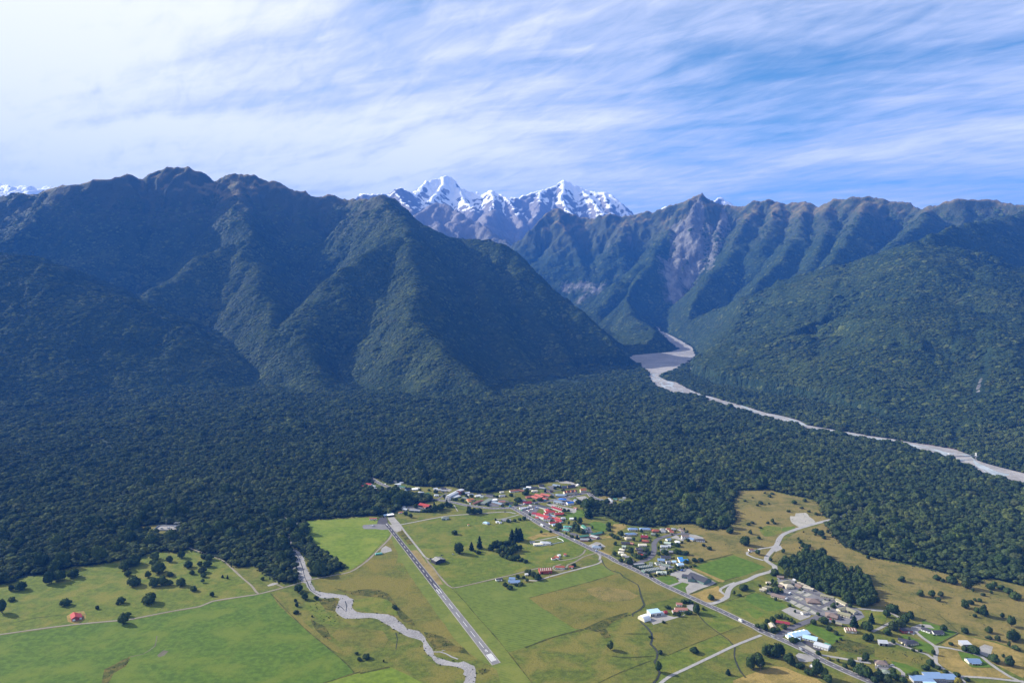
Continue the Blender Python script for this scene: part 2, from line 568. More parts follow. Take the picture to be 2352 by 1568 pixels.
def mat_alps():
    m, q = new_mat('alpine_rock_and_snow')
    ge = q.n('ShaderNodeNewGeometry')
    pos = ge.outputs['Position']
    sp = q.n('ShaderNodeSeparateXYZ', {0: pos})
    nz = q.n('ShaderNodeSeparateXYZ', {0: ge.outputs['Normal']}).outputs[2]
    n1 = q.noise(pos, 1 / 700, 6, 0.62)
    n2 = q.noise(q.mapping(pos, scale=(1, 1, 0.3)), 1 / 120, 6, 0.65)
    rock = q.mix(n2, (0.075, 0.072, 0.074), (0.26, 0.235, 0.22))
    low = q.mix(n2, (0.05, 0.06, 0.03), (0.12, 0.11, 0.07))
    rock = q.mix(q.ramp(q.m('ADD', sp.outputs[2], q.m('MULTIPLY', n1, 500)), 1250, 1750), low, rock)
    s = q.m('ADD', q.m('MULTIPLY', q.m('SUBTRACT', sp.outputs[2], 2000), 0.00050), q.m('MULTIPLY', q.m('SUBTRACT', n1, 0.5), 1.5))
    s = q.m('ADD', s, q.m('MULTIPLY', q.m('SUBTRACT', nz, 0.66), 1.6))
    s = q.m('ADD', s, q.m('MULTIPLY', q.m('SUBTRACT', n2, 0.5), 0.28))
    s = q.m('ADD', s, attr(q, 'snow'))
    c = q.mix(q.ramp(s, 0.34, 0.46), rock, (0.82, 0.84, 0.87))
    b = q.n('ShaderNodeBump', {'Strength': 0.8, 'Distance': 1.0, 'Height': q.m('MULTIPLY', n2, 60)})
    finish(q, c, 0.85, b.outputs[0], 0.2)


def mat_foliage(name, dark, mid, light, lp=0.75):
    m, q = new_mat(name)
    oi = q.n('ShaderNodeObjectInfo')
    r = oi.outputs['Random']
    tcx = q.n('ShaderNodeTexCoord').outputs['Object']
    n = q.noise(tcx, 3.0, 3, 0.6)
    pl = q.noise(oi.outputs['Location'], 1 / 170, 4, 0.6)
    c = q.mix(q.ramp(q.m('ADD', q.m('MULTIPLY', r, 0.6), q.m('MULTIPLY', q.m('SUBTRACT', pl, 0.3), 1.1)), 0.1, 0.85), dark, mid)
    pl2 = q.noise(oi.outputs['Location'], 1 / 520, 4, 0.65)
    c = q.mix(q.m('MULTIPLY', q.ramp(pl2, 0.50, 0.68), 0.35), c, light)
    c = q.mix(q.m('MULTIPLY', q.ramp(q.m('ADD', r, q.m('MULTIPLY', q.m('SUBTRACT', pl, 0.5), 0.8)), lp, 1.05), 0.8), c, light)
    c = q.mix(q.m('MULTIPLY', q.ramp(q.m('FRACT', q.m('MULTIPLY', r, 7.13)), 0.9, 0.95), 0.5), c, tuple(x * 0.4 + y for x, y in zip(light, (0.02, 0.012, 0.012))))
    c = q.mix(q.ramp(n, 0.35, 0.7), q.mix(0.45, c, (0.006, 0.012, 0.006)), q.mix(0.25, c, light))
    d = q.n('ShaderNodeBsdfDiffuse', {'Color': c, 'Roughness': 0.1})
    t = q.n('ShaderNodeBsdfTranslucent', {'Color': q.mix(0.5, c, light)})
    gl = q.n('ShaderNodeBsdfGlossy', {'Color': (0.5, 0.55, 0.55), 'Roughness': 0.5})
    a = q.n('ShaderNodeMixShader', {0: 0.05, 1: d, 2: t})
    a2 = q.n('ShaderNodeMixShader', {0: 0.008, 1: a, 2: gl})
    q.n('ShaderNodeOutputMaterial', {0: a2})


mat_terrain()
mat_alps()
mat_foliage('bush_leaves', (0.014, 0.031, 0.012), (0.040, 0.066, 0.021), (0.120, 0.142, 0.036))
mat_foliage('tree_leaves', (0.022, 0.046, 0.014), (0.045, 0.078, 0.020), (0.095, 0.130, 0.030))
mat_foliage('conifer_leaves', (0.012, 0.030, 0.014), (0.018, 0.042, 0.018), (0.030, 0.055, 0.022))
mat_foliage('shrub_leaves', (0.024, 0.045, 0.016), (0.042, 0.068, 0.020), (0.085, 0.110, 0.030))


def mat_plain(name, col, rough=0.8, var=0.12, sc=0.6, spec=0.3, metallic=0.0):
    m, q = new_mat(name)
    pos = geo_pos(q)
    n = q.noise(pos, sc, 4, 0.6)
    c = q.mix(n, tuple(x * (1 - var) for x in col), tuple(min(1, x * (1 + var)) for x in col))
    finish(q, c, rough, None, spec, metallic)


mat_plain('bark', (0.10, 0.075, 0.055), 0.95, 0.3, 2.0, 0.1)
mat_plain('forest_floor', (0.020, 0.030, 0.014), 1.0, 0.4, 0.1, 0.05)
mat_foliage('yellow_leaves', (0.16, 0.15, 0.02), (0.22, 0.19, 0.025), (0.28, 0.24, 0.04))
mat_foliage('tree_leaves_pale', (0.05, 0.06, 0.04), (0.07, 0.08, 0.05), (0.09, 0.10, 0.06))
# ================================================================== build the land
def steps(*segs):
    out = []
    for a, b, s in segs:
        out.append(np.arange(a, b, s))
    return np.concatenate(out)


GX = steps((-7400, -3000, 26), (-3000, 3000, 13), (3000, 7500, 26))
GY = steps((1700, 5200, 11.5), (5200, 9900, 19))
TX, TY = np.meshgrid(GX, GY)
TB = base_z(TY)
TZ, TR, TD, TA = terrain(TX, TY, RIDGES, TB)

# braided river bed and the gravel flat in the gorge mouth
Zr = Zm(3100, 1600, 2.361)
Zr2 = Zm(2300, 1200, 2.613)


def px_of(zm_x0, zm_y0, sc, pts):
    return [((zm_x0 + x / sc) * K, (zm_y0 + y / sc) * K) for x, y in pts]


far_bank = px_of(3100, 1600, 2.361, [(2600, 745), (2352, 690), (2150, 640), (2000, 600), (1900, 565), (1850, 520), (1700, 465), (1560, 440), (1420, 418), (1240, 392), (1100, 365), (900, 338), (740, 308), (540, 278), (330, 240), (220, 190), (100, 155)]) + \
    px_of(2300, 1200, 2.613, [(2000, 1178), (1900, 1150), (1800, 1115), (1700, 1090), (1560, 1050), (1430, 1010), (1330, 992), (1180, 925), (1070, 862), (1030, 852), (960, 842), (890, 800), (880, 770)])
near_bank = px_of(3100, 1600, 2.361, [(2600, 860), (2352, 795), (2200, 745), (2050, 712), (1950, 662), (1850, 602), (1700, 557), (1600, 522), (1450, 472), (1300, 432), (1180, 388), (1000, 376), (900, 352), (740, 324), (540, 300), (450, 284), (330, 268), (200, 220), (90, 190)]) + \
    px_of(2300, 1200, 2.613, [(2000, 1200), (1900, 1197), (1830, 1152), (1700, 1127), (1550, 1084), (1420, 1050), (1330, 1010), (1150, 980), (1000, 952), (940, 922), (870, 906), (800, 850), (750, 745)])


def at_base_plus(u, v, h):
    y = 2500.0
    for _ in range(80):
        z = float(base_z(y)) + h
        p = D(u, v, z)
        y = 0.5 * y + 0.5 * min(max(p.y, 500), 12000)
    return (p.x, p.y, float(base_z(p.y)))


FB = [at_base_plus(u, v, 0) for u, v in far_bank]
NB = [at_base_plus(u, v, 1.0 if 1552 < u < 1625 else (6.5 if u > 1790 else 4.5)) for u, v in near_bank]
RIVER_POLY = FB + NB[::-1]
flat_px = px_of(2300, 1200, 2.613, [(610, 575), (800, 558), (1000, 540), (1085, 512), (1000, 450), (960, 400), (900, 350), (870, 310), (840, 270), (880, 290), (900, 320), (1000, 368), (1120, 430), (1220, 488), (1262, 570), (1200, 630), (1050, 700), (980, 730), (880, 770), (880, 795), (800, 790), (750, 740), (690, 660), (560, 600)])
FLAT = [at_base_plus(u, v, 12 if v > 826 else 0) for u, v in flat_px]
# level the land under the bed
inr = inside(TX, TY, RIVER_POLY) | inside(TX, TY, FLAT) | near_line(TX, TY, FB, 16) | near_line(TX, TY, NB, 12) | near_line(TX, TY, FLAT, 22)
TZ = np.where(inr, TB - 1.2, TZ)
_d = np.minimum(dist_line(TX, TY, FLAT), dist_line(TX, TY, FB))
_d += 14 * fbm(TX / 90, TY / 90, 2)
TZ = np.where(_d < 320, np.minimum(TZ, TB + 0.85 * np.maximum(_d - 18, 0) + 0.0012 * np.maximum(_d - 100, 0) ** 2), TZ)
_d = dist_line(TX, TY, NB)
TZ = np.where((_d < 420) & (TA < 70) & (TZ - TB < 60), np.minimum(TZ, TB + 0.022 * np.maximum(_d - 20, 0)), TZ)
TZ = np.where(inr, TB - 1.2, TZ)
scree = np.zeros_like(TX)


def scree_line(px, w):
    pts = [DY(u, v, y) for u, v, y in px]
    scree[near_line(TX, TY, pts, w)] = 1.0


def terr_hit(u, v, y0=1800, y1=9800, n=1600):
    """where a sight line first meets the built land"""
    ys = np.linspace(y0, y1, n)
    rx, ry, rz = ray(u, v)
    zs = CAM_H + rz * ys / ry
    xs = rx * ys / ry
    tz = tz_at(xs, ys)
    k = np.argmax(zs <= tz)
    return (xs[k], ys[k], tz[k])


def tz_at(x, y):
    x = np.asarray(x, float)
    y = np.asarray(y, float)
    i = np.clip(np.searchsorted(GX, x) - 1, 0, len(GX) - 2)
    j = np.clip(np.searchsorted(GY, y) - 1, 0, len(GY) - 2)
    fx = np.clip((x - GX[i]) / (GX[i + 1] - GX[i]), 0, 1)
    fy = np.clip((y - GY[j]) / (GY[j + 1] - GY[j]), 0, 1)
    z = (TZ[j, i] * (1 - fx) + TZ[j, i + 1] * fx) * (1 - fy) + (TZ[j + 1, i] * (1 - fx) + TZ[j + 1, i + 1] * fx) * fy
    return np.maximum(z, 0.0)


# slips and scree: traced on the hillside itself
SCREE_PX = [([(1560, 520), (1570, 560), (1555, 600), (1540, 640), (1555, 670)], 75), ([(1600, 540), (1600, 600), (1580, 650)], 70),
            ([(1630, 520), (1636, 570), (1630, 620)], 24), ([(1530, 600), (1545, 690)], 55), ([(1330, 690), (1380, 660), (1300, 660)], 40),
            ([(1600, 470), (1606, 520)], 45),
            ([(1920, 480), (1910, 510), (1880, 560), (1856, 590)], 16), ([(2272, 800), (2262, 850), (2253, 880), (2243, 920)], 14),
            ([(2256, 865), (2245, 905)], 24), ([(2200, 980), (2190, 1005), (2196, 1020)], 14), ([(2196, 720), (2205, 750), (2190, 800)], 11), ([(2110, 562), (2113, 570)], 16)]
SCREE_LINES = []
for pxs, w in SCREE_PX:
    pts = [terr_hit(u, v) for u, v in pxs]
    SCREE_LINES.append((pts, w))
    scree[near_line(TX, TY, pts, w)] = 1.0
for (pts, w) in SCREE_LINES[:6]:
    TR[near_line(TX, TY, pts, w * 1.8)] = np.maximum(TR[near_line(TX, TY, pts, w * 1.8)], 0.7)
# soften the masks a little
for _ in range(2):
    scree[1:-1, 1:-1] = (scree[1:-1, 1:-1] * 2 + scree[:-2, 1:-1] + scree[2:, 1:-1] + scree[1:-1, :-2] + scree[1:-1, 2:]) / 6
hm = grid('forested_mountains', GX, GY, TZ, 'bush_hillside')
float_attr(hm, 'rock', TR)
float_attr(hm, 'scree', scree)
hills = link_mesh('forested_mountains', hm)
tag(hills, kind='structure')

# ---- snow mountains behind
ALP = []


def alp(pts, slope=0.9, snow=0.0, gul=1.4, rnd=5.0):
    ALP.append(([DY(*p) for p in pts], slope, snow, gul, rnd))


alp([(800, 470, 12800), (828, 450, 13000), (840, 446, 13000), (852, 443, 13000), (860, 452, 13000), (872, 447, 13000), (890, 450, 13200), (905, 440, 13400), (920, 434, 13500), (935, 441, 13700), (955, 450, 14300), (968, 428, 15000), (980, 417, 15200), (1002, 412, 15400), (1014, 413, 15500), (1025, 404, 15500), (1040, 412, 15500), (1052, 427, 15400), (1066, 440, 15300), (1085, 443, 15200), (1105, 446, 15100), (1128, 440, 15000), (1140, 447, 14900), (1160, 452, 14800), (1190, 458, 14800), (1215, 447, 14900), (1238, 440, 15000), (1256, 437, 15300), (1270, 429, 15500), (1297, 414, 15600), (1320, 426, 15600), (1340, 436, 15500), (1360, 443, 15400), (1386, 441, 15300), (1405, 450, 15100), (1425, 470, 14800), (1442, 490, 14500), (1470, 505, 14200)], 0.95, 0.10)
alp([(1025, 404, 15500), (1008, 440, 14700), (985, 462, 13900), (972, 478, 13200)], 0.95, 0.05)
alp([(980, 417, 15200), (950, 462, 14000), (945, 480, 13000)], 0.9, 0.05)
alp([(905, 440, 13400), (925, 462, 12700), (945, 486, 12000)], 0.9, -0.1)
alp([(1052, 427, 15400), (1062, 462, 14400), (1090, 480, 13500)], 0.9, 0.25)
alp([(1128, 440, 15000), (1135, 470, 13900), (1118, 495, 12800)], 0.9, 0.1)
alp([(1160, 452, 14800), (1180, 480, 13800), (1200, 510, 12800), (1190, 545, 11800)], 0.95, -0.1)
alp([(1238, 440, 15000), (1240, 475, 14000), (1225, 505, 13000)], 0.95, 0.0)
alp([(1297, 414, 15600), (1290, 450, 14800), (1300, 480, 14000), (1320, 500, 13300)], 1.0, -0.05)
alp([(1340, 436, 15500), (1365, 470, 14500), (1385, 495, 13600)], 0.9, 0.3)
alp([(1386, 441, 15300), (1400, 475, 14300)], 0.95, 0.0)
alp([(945, 505, 10400), (975, 480, 10700), (1005, 468, 10900), (1030, 474, 10800), (1052, 490, 10600), (1085, 507, 10400), (1115, 523, 10200), (1145, 545, 9950), (1172, 566, 9700)], 0.8, -0.6)
alp([(1005, 468, 10900), (1000, 520, 10200), (1020, 570, 9700)], 0.8, -0.7)
alp([(1130, 480, 12500), (1110, 520, 11300), (1140, 560, 10600)], 0.85, -0.3)
# snowfield far left, small snow tops on the right
alp([(-300, 420, 14000), (-120, 415, 14000), (0, 424, 13800), (30, 432, 13500), (60, 430, 13500), (72, 427, 13500), (88, 434, 13500), (105, 428, 13600), (120, 431, 13600), (150, 440, 13600), (260, 480, 13200)], 0.6, 0.9, 0.5)
alp([(1500, 495, 13000), (1515, 481, 13000), (1528, 476, 13000), (1545, 484, 13000), (1620, 500, 13500), (1635, 470, 13800), (1650, 455, 14000), (1662, 460, 14000), (1680, 470, 14000), (1720, 500, 14000)], 0.8, 0.35)
AX = np.arange(-11000, 7600, 34.0)
AY = np.arange(9500, 17500, 34.0)
AXX, AYY = np.meshgrid(AX, AY)
ab = np.interp(AYY, [9500, 12000, 17500], [150, 500, 600.0])
# ridge noise is larger up here
_rz = [(p, s, 1.0, gl * 0.75, r) for (p, s, sn, gl, r) in ALP]
AZ, _, AD, AA = terrain(AXX, AYY, _rz, ab)
sn = np.zeros_like(AZ)
AZ -= np.where(AA > 100, 0, 0)
am = grid('snow_mountains', AX, AY, AZ, 'alpine_rock_and_snow')
SNOW = np.zeros_like(AZ)
for (pts, s, snv, gl, r) in ALP:
    SNOW[near_line(AXX, AYY, pts, 700)] += snv * 0.6
for _ in range(12):
    SNOW[1:-1, 1:-1] = (SNOW[1:-1, 1:-1] * 2 + SNOW[:-2, 1:-1] + SNOW[2:, 1:-1] + SNOW[1:-1, :-2] + SNOW[1:-1, 2:]) / 6
float_attr(am, 'snow', SNOW)
alps = link_mesh('snow_mountains', am)
tag(alps, kind='structure')

# ---- ground sheet to the horizon
gs = 17000
ground = mesh_obj('ground', [(-gs, -4000, -0.9), (gs, -4000, -0.9), (gs, 24000, -0.9), (-gs, 24000, -0.9)], [(0, 1, 2, 3)], 'forest_floor')
tag(ground, kind='structure')
ng = mesh_obj('forest_ground', [(-4200, 300, 0), (4200, 300, 0), (4200, 2040, 0), (-4200, 2040, 0)], [(0, 1, 2, 3)], 'forest_floor')
tag(ng, kind='structure')
# ================================================================== bush
OPEN_PX = [(-300, 1345), (0, 1342), (23, 1338), (51, 1324), (102, 1319), (143, 1307), (171, 1300), (222, 1296), (254, 1291), (277, 1284), (324, 1280), (360, 1268), (381, 1264), (411, 1268), (430, 1261), (465, 1269), (503, 1280), (539, 1300), (569, 1302), (598, 1295), (597, 1307), (616, 1322), (641, 1336), (682, 1338),
           (679, 1310), (675, 1288), (672, 1270), (658, 1259), (660, 1234), (668, 1211), (641, 1186), (648, 1181), (683, 1203), (674, 1222), (668, 1240), (672, 1254), (690, 1262), (706, 1280), (722, 1316), (744, 1324), (792, 1305), (752, 1274), (718, 1250), (706, 1240), (706, 1218), (699, 1195),
           (804, 1187), (868, 1183), (890, 1180), (907, 1177), (917, 1165), (938, 1160), (1000, 1150), (975, 1141), (945, 1136), (927, 1130), (905, 1122), (892, 1122), (880, 1128), (840, 1124), (826, 1120), (838, 1110), (858, 1110), (850, 1095), (862, 1097), (898, 1112), (902, 1103), (927, 1109), (950, 1116), (1009, 1118), (1029, 1115), (1050, 1120),
           (1082, 1130), (1100, 1133), (1150, 1127), (1170, 1122), (1202, 1118), (1243, 1108), (1267, 1106), (1296, 1103), (1320, 1107), (1333, 1114), (1349, 1120), (1360, 1128), (1360, 1136), (1372, 1140), (1384, 1137), (1406, 1144), (1435, 1139), (1462, 1150), (1440, 1160), (1400, 1158), (1372, 1150), (1350, 1152), (1344, 1165), (1346, 1185), (1384, 1184), (1393, 1187), (1429, 1201), (1448, 1207),
           (1495, 1209), (1542, 1204), (1590, 1201), (1612, 1211), (1627, 1216), (1664, 1214), (1686, 1198), (1690, 1178), (1680, 1160), (1687, 1144), (1695, 1136), (1689, 1125), (1705, 1125), (1744, 1125), (1760, 1122), (1804, 1133), (1870, 1147), (1881, 1157), (1892, 1164), (1885, 1182), (1907, 1190), (1960, 1172), (1998, 1160), (2005, 1164), (1960, 1180), (1929, 1192), (1907, 1199), (1897, 1208), (1920, 1235), (1936, 1252), (1973, 1267), (2010, 1280),
           (2060, 1290), (2120, 1303), (2180, 1318), (2230, 1345), (2270, 1325), (2352, 1345), (2600, 1380), (2600, 1800), (-300, 1800)]
OPEN = [tuple(D(u, v))[:2] for u, v in OPEN_PX]
CLEARINGS = [[(308, 1212), (330, 1207), (385, 1204), (412, 1208), (400, 1222), (375, 1228), (345, 1222)],
             [(205, 1010), (240, 1013), (262, 1033), (256, 1036), (236, 1022), (203, 1014)],
             [(1126, 935), (1150, 936), (1146, 943), (1124, 940)],
             [(1255, 868), (1330, 876), (1330, 882), (1250, 876)]]
CLR = [[tuple(at_base_plus(u, v, 0))[:2] for u, v in c] for c in CLEARINGS]


def ico(sub):
    bm = bmesh.new()
    bmesh.ops.create_icosphere(bm, subdivisions=sub, radius=1.0)
    v = np.array([p.co[:] for p in bm.verts])
    f = [tuple(x.index for x in q.verts) for q in bm.faces]
    bm.free()
    return v, f


ICO2, ICO3 = ico(2), ico(3)


def crown_mesh(name, seed, mat, kind='round', leaves=420, sub=3):
    """a crown of unit radius standing on z=0: lumpy core plus loose leaf sprays"""
    rg = np.random.default_rng(seed)
    v, f = (ICO3 if sub == 3 else ICO2)
    v = v.copy()
    n = v / np.linalg.norm(v, axis=1, keepdims=True)
    # lobes
    k = {'round': 9, 'tall': 12, 'conifer': 0, 'shrub': 7, 'fan': 10}[kind]
    r = np.ones(len(v)) * 0.62
    for _ in range(k):
        c = rg.normal(size=3)
        c /= np.linalg.norm(c)
        c[2] = abs(c[2]) * 0.9 - 0.15
        c /= np.linalg.norm(c)
        w = rg.uniform(0.25, 0.5)
        amp = rg.uniform(0.28, 0.48)
        dd = np.arccos(np.clip(n @ c, -1, 1))
        r = np.maximum(r, 0.60 + amp * np.sqrt(np.clip(1 - (dd / (w * 1.8)) ** 2, 0, 1)))
    r *= 1 + rg.normal(size=len(r)) * 0.055
    if kind == 'conifer':
        hgt = (n[:, 2] + 1) / 2
        prof = (1 - hgt) ** 0.85 * (1 + 0.22 * np.sin(hgt * 30 + rg.uniform(0, 6))) + 0.03
        ang = np.arctan2(n[:, 1], n[:, 0])
        rad = prof * 0.5 * (1 + 0.16 * np.sin(ang * 5 + hgt * 9)) * (1 + rg.normal(size=len(r)) * 0.10)
        L = np.hypot(n[:, 0], n[:, 1]) + 1e-6
        rad = rad * np.minimum(1, L * 2.5)
        p = np.stack([n[:, 0] / L * rad, n[:, 1] / L * rad, hgt * 2.6], 1)
    else:
        sz = {'round': 0.80, 'tall': 1.45, 'shrub': 0.68, 'fan': 0.95}[kind]
        p = n * r[:, None]
        p[:, 2] *= np.where(p[:, 2] > 0, sz, sz * 0.55)
        p[:, 2] += sz * 0.55 * 0.85
    verts = [tuple(x) for x in p]
    faces = list(f)
    ctr = p.mean(0)
    idx = rg.integers(0, len(p), leaves)
    for i in idx:
        q = p[i]
        if q[2] < 0.12 * p[:, 2].max():
            continue
        o = (q - ctr)
        o /= np.linalg.norm(o) + 1e-6
        c = q + o * rg.uniform(-0.03, 0.09)
        s = rg.uniform(0.035, 0.085)
        a = np.cross(o, rg.normal(size=3))
        a /= np.linalg.norm(a) + 1e-6
        b = np.cross(a, o) * 0.7 + o * rg.uniform(-0.6, 0.6)
        m0 = len(verts)
        verts += [tuple(c + s * (a + b)), tuple(c + s * (b - a)), tuple(c - s * (a + b)), tuple(c + s * (a - b))]
        faces.append((m0, m0 + 1, m0 + 2, m0 + 3))
    me = bpy.data.meshes.new(name)
    me.from_pydata(verts, [], faces)
    me.materials.append(MATS[mat])
    return me


BUSH = [crown_mesh('bush_crown', 100 + i, 'bush_leaves', k, 260) for i, k in enumerate(['round', 'round', 'round', 'fan', 'round', 'round', 'fan'])]
var_col = bpy.data.collections.new('bush_tree_variants')
for i, me in enumerate(BUSH):
    o = bpy.data.objects.new('bush_crown_variant', me)
    var_col.objects.link(o)


def gn_scatter(name, pts, scale, rot, label_kind='stuff', coll=var_col, tilt=None):
    me = bpy.data.meshes.new(name)
    me.vertices.add(len(pts))
    me.vertices.foreach_set('co', np.asarray(pts, np.float32).ravel())
    me.update()
    at = me.attributes.new('size', 'FLOAT_VECTOR', 'POINT')
    at.data.foreach_set('vector', np.asarray(scale, np.float32).ravel())
    at = me.attributes.new('turn', 'FLOAT_VECTOR', 'POINT')
    rv = np.zeros((len(pts), 3), np.float32)
    rv[:, 2] = rot
    if tilt is not None:
        lean = np.abs(tilt).sum(1) > 0.12
        rv[lean, 2] = 0
        rv[lean, :2] = tilt[lean]
    at.data.foreach_set('vector', rv.ravel())
    at = me.attributes.new('pick', 'INT', 'POINT')
    at.data.foreach_set('value', RNG.integers(0, 997, len(pts)).astype(np.int32))
    ob = link_mesh(name, me)
    ng_ = bpy.data.node_groups.new(name + '_nodes', 'GeometryNodeTree')
    ng_.interface.new_socket('Geometry', in_out='INPUT', socket_type='NodeSocketGeometry')
    ng_.interface.new_socket('Geometry', in_out='OUTPUT', socket_type='NodeSocketGeometry')
    N = ng_.nodes
    gi, go = N.new('NodeGroupInput'), N.new('NodeGroupOutput')
    ci = N.new('GeometryNodeCollectionInfo')
    ci.inputs[0].default_value = coll
    ci.inputs[1].default_value = True
    ci.inputs[2].default_value = True
    ip = N.new('GeometryNodeInstanceOnPoints')
    ip.inputs['Pick Instance'].default_value = True

    def na(n_, t):
        a = N.new('GeometryNodeInputNamedAttribute')
        a.data_type = t
        a.inputs[0].default_value = n_
        return a.outputs[0]
    L = ng_.links
    L.new(gi.outputs[0], ip.inputs['Points'])
    L.new(ci.outputs[0], ip.inputs['Instance'])
    L.new(na('pick', 'INT'), ip.inputs['Instance Index'])
    L.new(na('turn', 'FLOAT_VECTOR'), ip.inputs['Rotation'])
    L.new(na('size', 'FLOAT_VECTOR'), ip.inputs['Scale'])
    L.new(ip.outputs[0], go.inputs[0])
    md = ob.modifiers.new('scatter', 'NODES')
    md.node_group = ng_
    return ob


def bush_points(y0, y1, step, r0, r1):
    xs = np.arange(-0.80 * y1 - 200, 0.80 * y1 + 200, step)
    ys = np.arange(y0, y1, step)
    X, Y = np.meshgrid(xs, ys)
    X = (X + RNG.uniform(-0.48, 0.48, X.shape) * step).ravel()
    Y = (Y + RNG.uniform(-0.48, 0.48, Y.shape) * step).ravel()
    k = np.abs(X) < 0.78 * Y + 120
    X, Y = X[k], Y[k]
    bad = inside(X, Y, OPEN) | inside(X, Y, RIVER_POLY) | inside(X, Y, FLAT)
    for c in CLR:
        bad |= inside(X, Y, c)
    X, Y = X[~bad], Y[~bad]
    Z = tz_at(X, Y)
    n = fbm(X / 180, Y / 180, 3)
    n = np.clip(n, -0.8, 0.8)
    k = Z < 1230 + 170 * n
    for pts, w in SCREE_LINES:
        k &= ~near_line(X, Y, pts, w)
    X, Y, Z, n = X[k], Y[k], Z[k], n[k]
    k = RNG.random(len(X)) > 0.05
    X, Y, Z, n = X[k], Y[k], Z[k], n[k]
    r = (r0 + (r1 - r0) * RNG.random(len(X)) ** 1.6) * (1 + 0.25 * n) * RNG.choice([0.6, 0.85, 1.0, 1.2, 1.6], len(X), p=[0.2, 0.25, 0.3, 0.15, 0.1])
    # on a slope the canopy follows the hillside
    e_ = 14.0
    gx = (tz_at(X + e_, Y) - tz_at(X - e_, Y)) / (2 * e_)
    gy = (tz_at(X, Y + e_) - tz_at(X, Y - e_)) / (2 * e_)
    nn = np.sqrt(gx * gx + gy * gy + 1)
    nx, ny, nz = -gx / nn * 0.9, -gy / nn * 0.9, 1 / nn
    tilt = np.stack([-np.arcsin(np.clip(ny, -1, 1)), np.arctan2(nx, nz)], 1)
    slope = np.sqrt(gx * gx + gy * gy)
    flat = np.clip(1.0 - slope * 1.0, 0.50, 1.0)
    hz = r * RNG.uniform(0.70, 1.25, len(X)) * flat * np.where(Y > 4700, 0.5, np.where(Y > 3400, 0.65, np.where(Y > 2600, 0.85, 1.0)))
    flip = np.where(RNG.random(len(X)) < 0.5, -1, 1)
    P = np.stack([X, Y, Z + np.where(slope < 0.1, 2.0, -0.08 * r)], 1)
    Sc = np.stack([r * 1.08, r * RNG.uniform(0.9, 1.25, len(X)), hz], 1)
    Sc[:, 0] *= flip
    return P, Sc, tilt


# ================================================================== open land: paddocks, roads, river bed
def mat_grass(name, a, b, c, d=None, big=38.0, mid=9.0, stripe=None, tuss=0.5, patch=0.62, bump=1.0):
    """a = main, b = darker, c = dry, d = rank tufts"""
    wa = lambda t: (min(1, t[0] * 1.33), min(1, t[1] * 1.29), t[2] * 0.84)
    a, b, c = wa(a), tuple(x * 0.85 for x in wa(b)), wa(c)
    d = wa(d) if d else None
    m, q = new_mat(name)
    pos = geo_pos(q)
    n1 = q.noise(pos, 1 / big, 5, 0.6, 0.4)
    n2 = q.noise(pos, 1 / mid, 5, 0.62)
    n3 = q.noise(pos, 1 / 2.6, 4, 0.75)
    n0 = q.noise(pos, 1 / 150, 3, 0.55)
    col = q.mix(q.ramp(n2, 0.36, 0.66), b, a)
    col = q.mix(q.m('MULTIPLY', q.ramp(q.m('ADD', n1, q.m('MULTIPLY', q.m('SUBTRACT', n0, 0.5), 0.5)), patch - 0.16, patch + 0.1), 0.85), col, c)
    if stripe:
        ang, wid, amt = stripe
        w = q.n('ShaderNodeTexWave', {'Vector': q.mapping(pos, rot=(0, 0, ang)), 'Scale': 1 / wid * 0.31, 'Distortion': 1.2, 'Detail': 3.0, 'Detail Scale': 0.5})
        col = q.mix(q.m('MULTIPLY', q.ramp(w.outputs[1], 0.35, 0.75), amt), col, c)
    dd = d or tuple(x * 0.36 for x in b)
    col = q.mix(q.m('MULTIPLY', q.ramp(n3, 0.52, 0.68), min(1, tuss * 1.25)), col, dd)
    # dry seed heads
    n4 = q.noise(pos, 1 / 2.6, 3, 0.7)
    col = q.mix(q.m('MULTIPLY', q.ramp(n4, 0.58, 0.75), tuss * 0.6), col, tuple(min(1, x * 1.6) for x in c))
    hgt = q.m('ADD', q.m('MULTIPLY', n3, 0.9 * bump), q.m('MULTIPLY', n2, 1.4 * bump))
    bp = q.n('ShaderNodeBump', {'Strength': 0.75, 'Distance': 1.0, 'Height': hgt})
    finish(q, col, 0.95, bp.outputs[0], 0.08)


_rwv = ZL(1575, 1310) - ZA(565, 950)
RWA = math.atan2(_rwv.y, _rwv.x)
mat_grass('rough_pasture', (0.080, 0.100, 0.022), (0.055, 0.076, 0.018), (0.120, 0.108, 0.036), patch=0.55, tuss=0.7)
mat_grass('lush_pasture', (0.062, 0.105, 0.018), (0.046, 0.084, 0.015), (0.082, 0.112, 0.022), big=60, tuss=0.35, patch=0.6, bump=0.6)
mat_grass('bright_pasture', (0.098, 0.140, 0.022), (0.076, 0.116, 0.018), (0.125, 0.150, 0.032), big=70, tuss=0.30, patch=0.6, bump=0.5)
mat_grass('grazed_pasture', (0.084, 0.112, 0.021), (0.062, 0.090, 0.018), (0.118, 0.116, 0.032), big=30, tuss=0.65, patch=0.58, bump=1.0)
mat_grass('mown_pasture', (0.074, 0.108, 0.025), (0.062, 0.092, 0.021), (0.096, 0.118, 0.032), stripe=(-RWA, 5.5, 0.5), tuss=0.25, patch=0.66, bump=0.4)
mat_grass('mown_strip', (0.080, 0.110, 0.025), (0.064, 0.094, 0.021), (0.110, 0.122, 0.036), stripe=(-RWA, 4.0, 0.6), tuss=0.25, patch=0.62, bump=0.4)
mat_grass('lawn', (0.060, 0.105, 0.016), (0.050, 0.090, 0.014), (0.080, 0.110, 0.020), big=20, tuss=0.12, patch=0.68, bump=0.2)
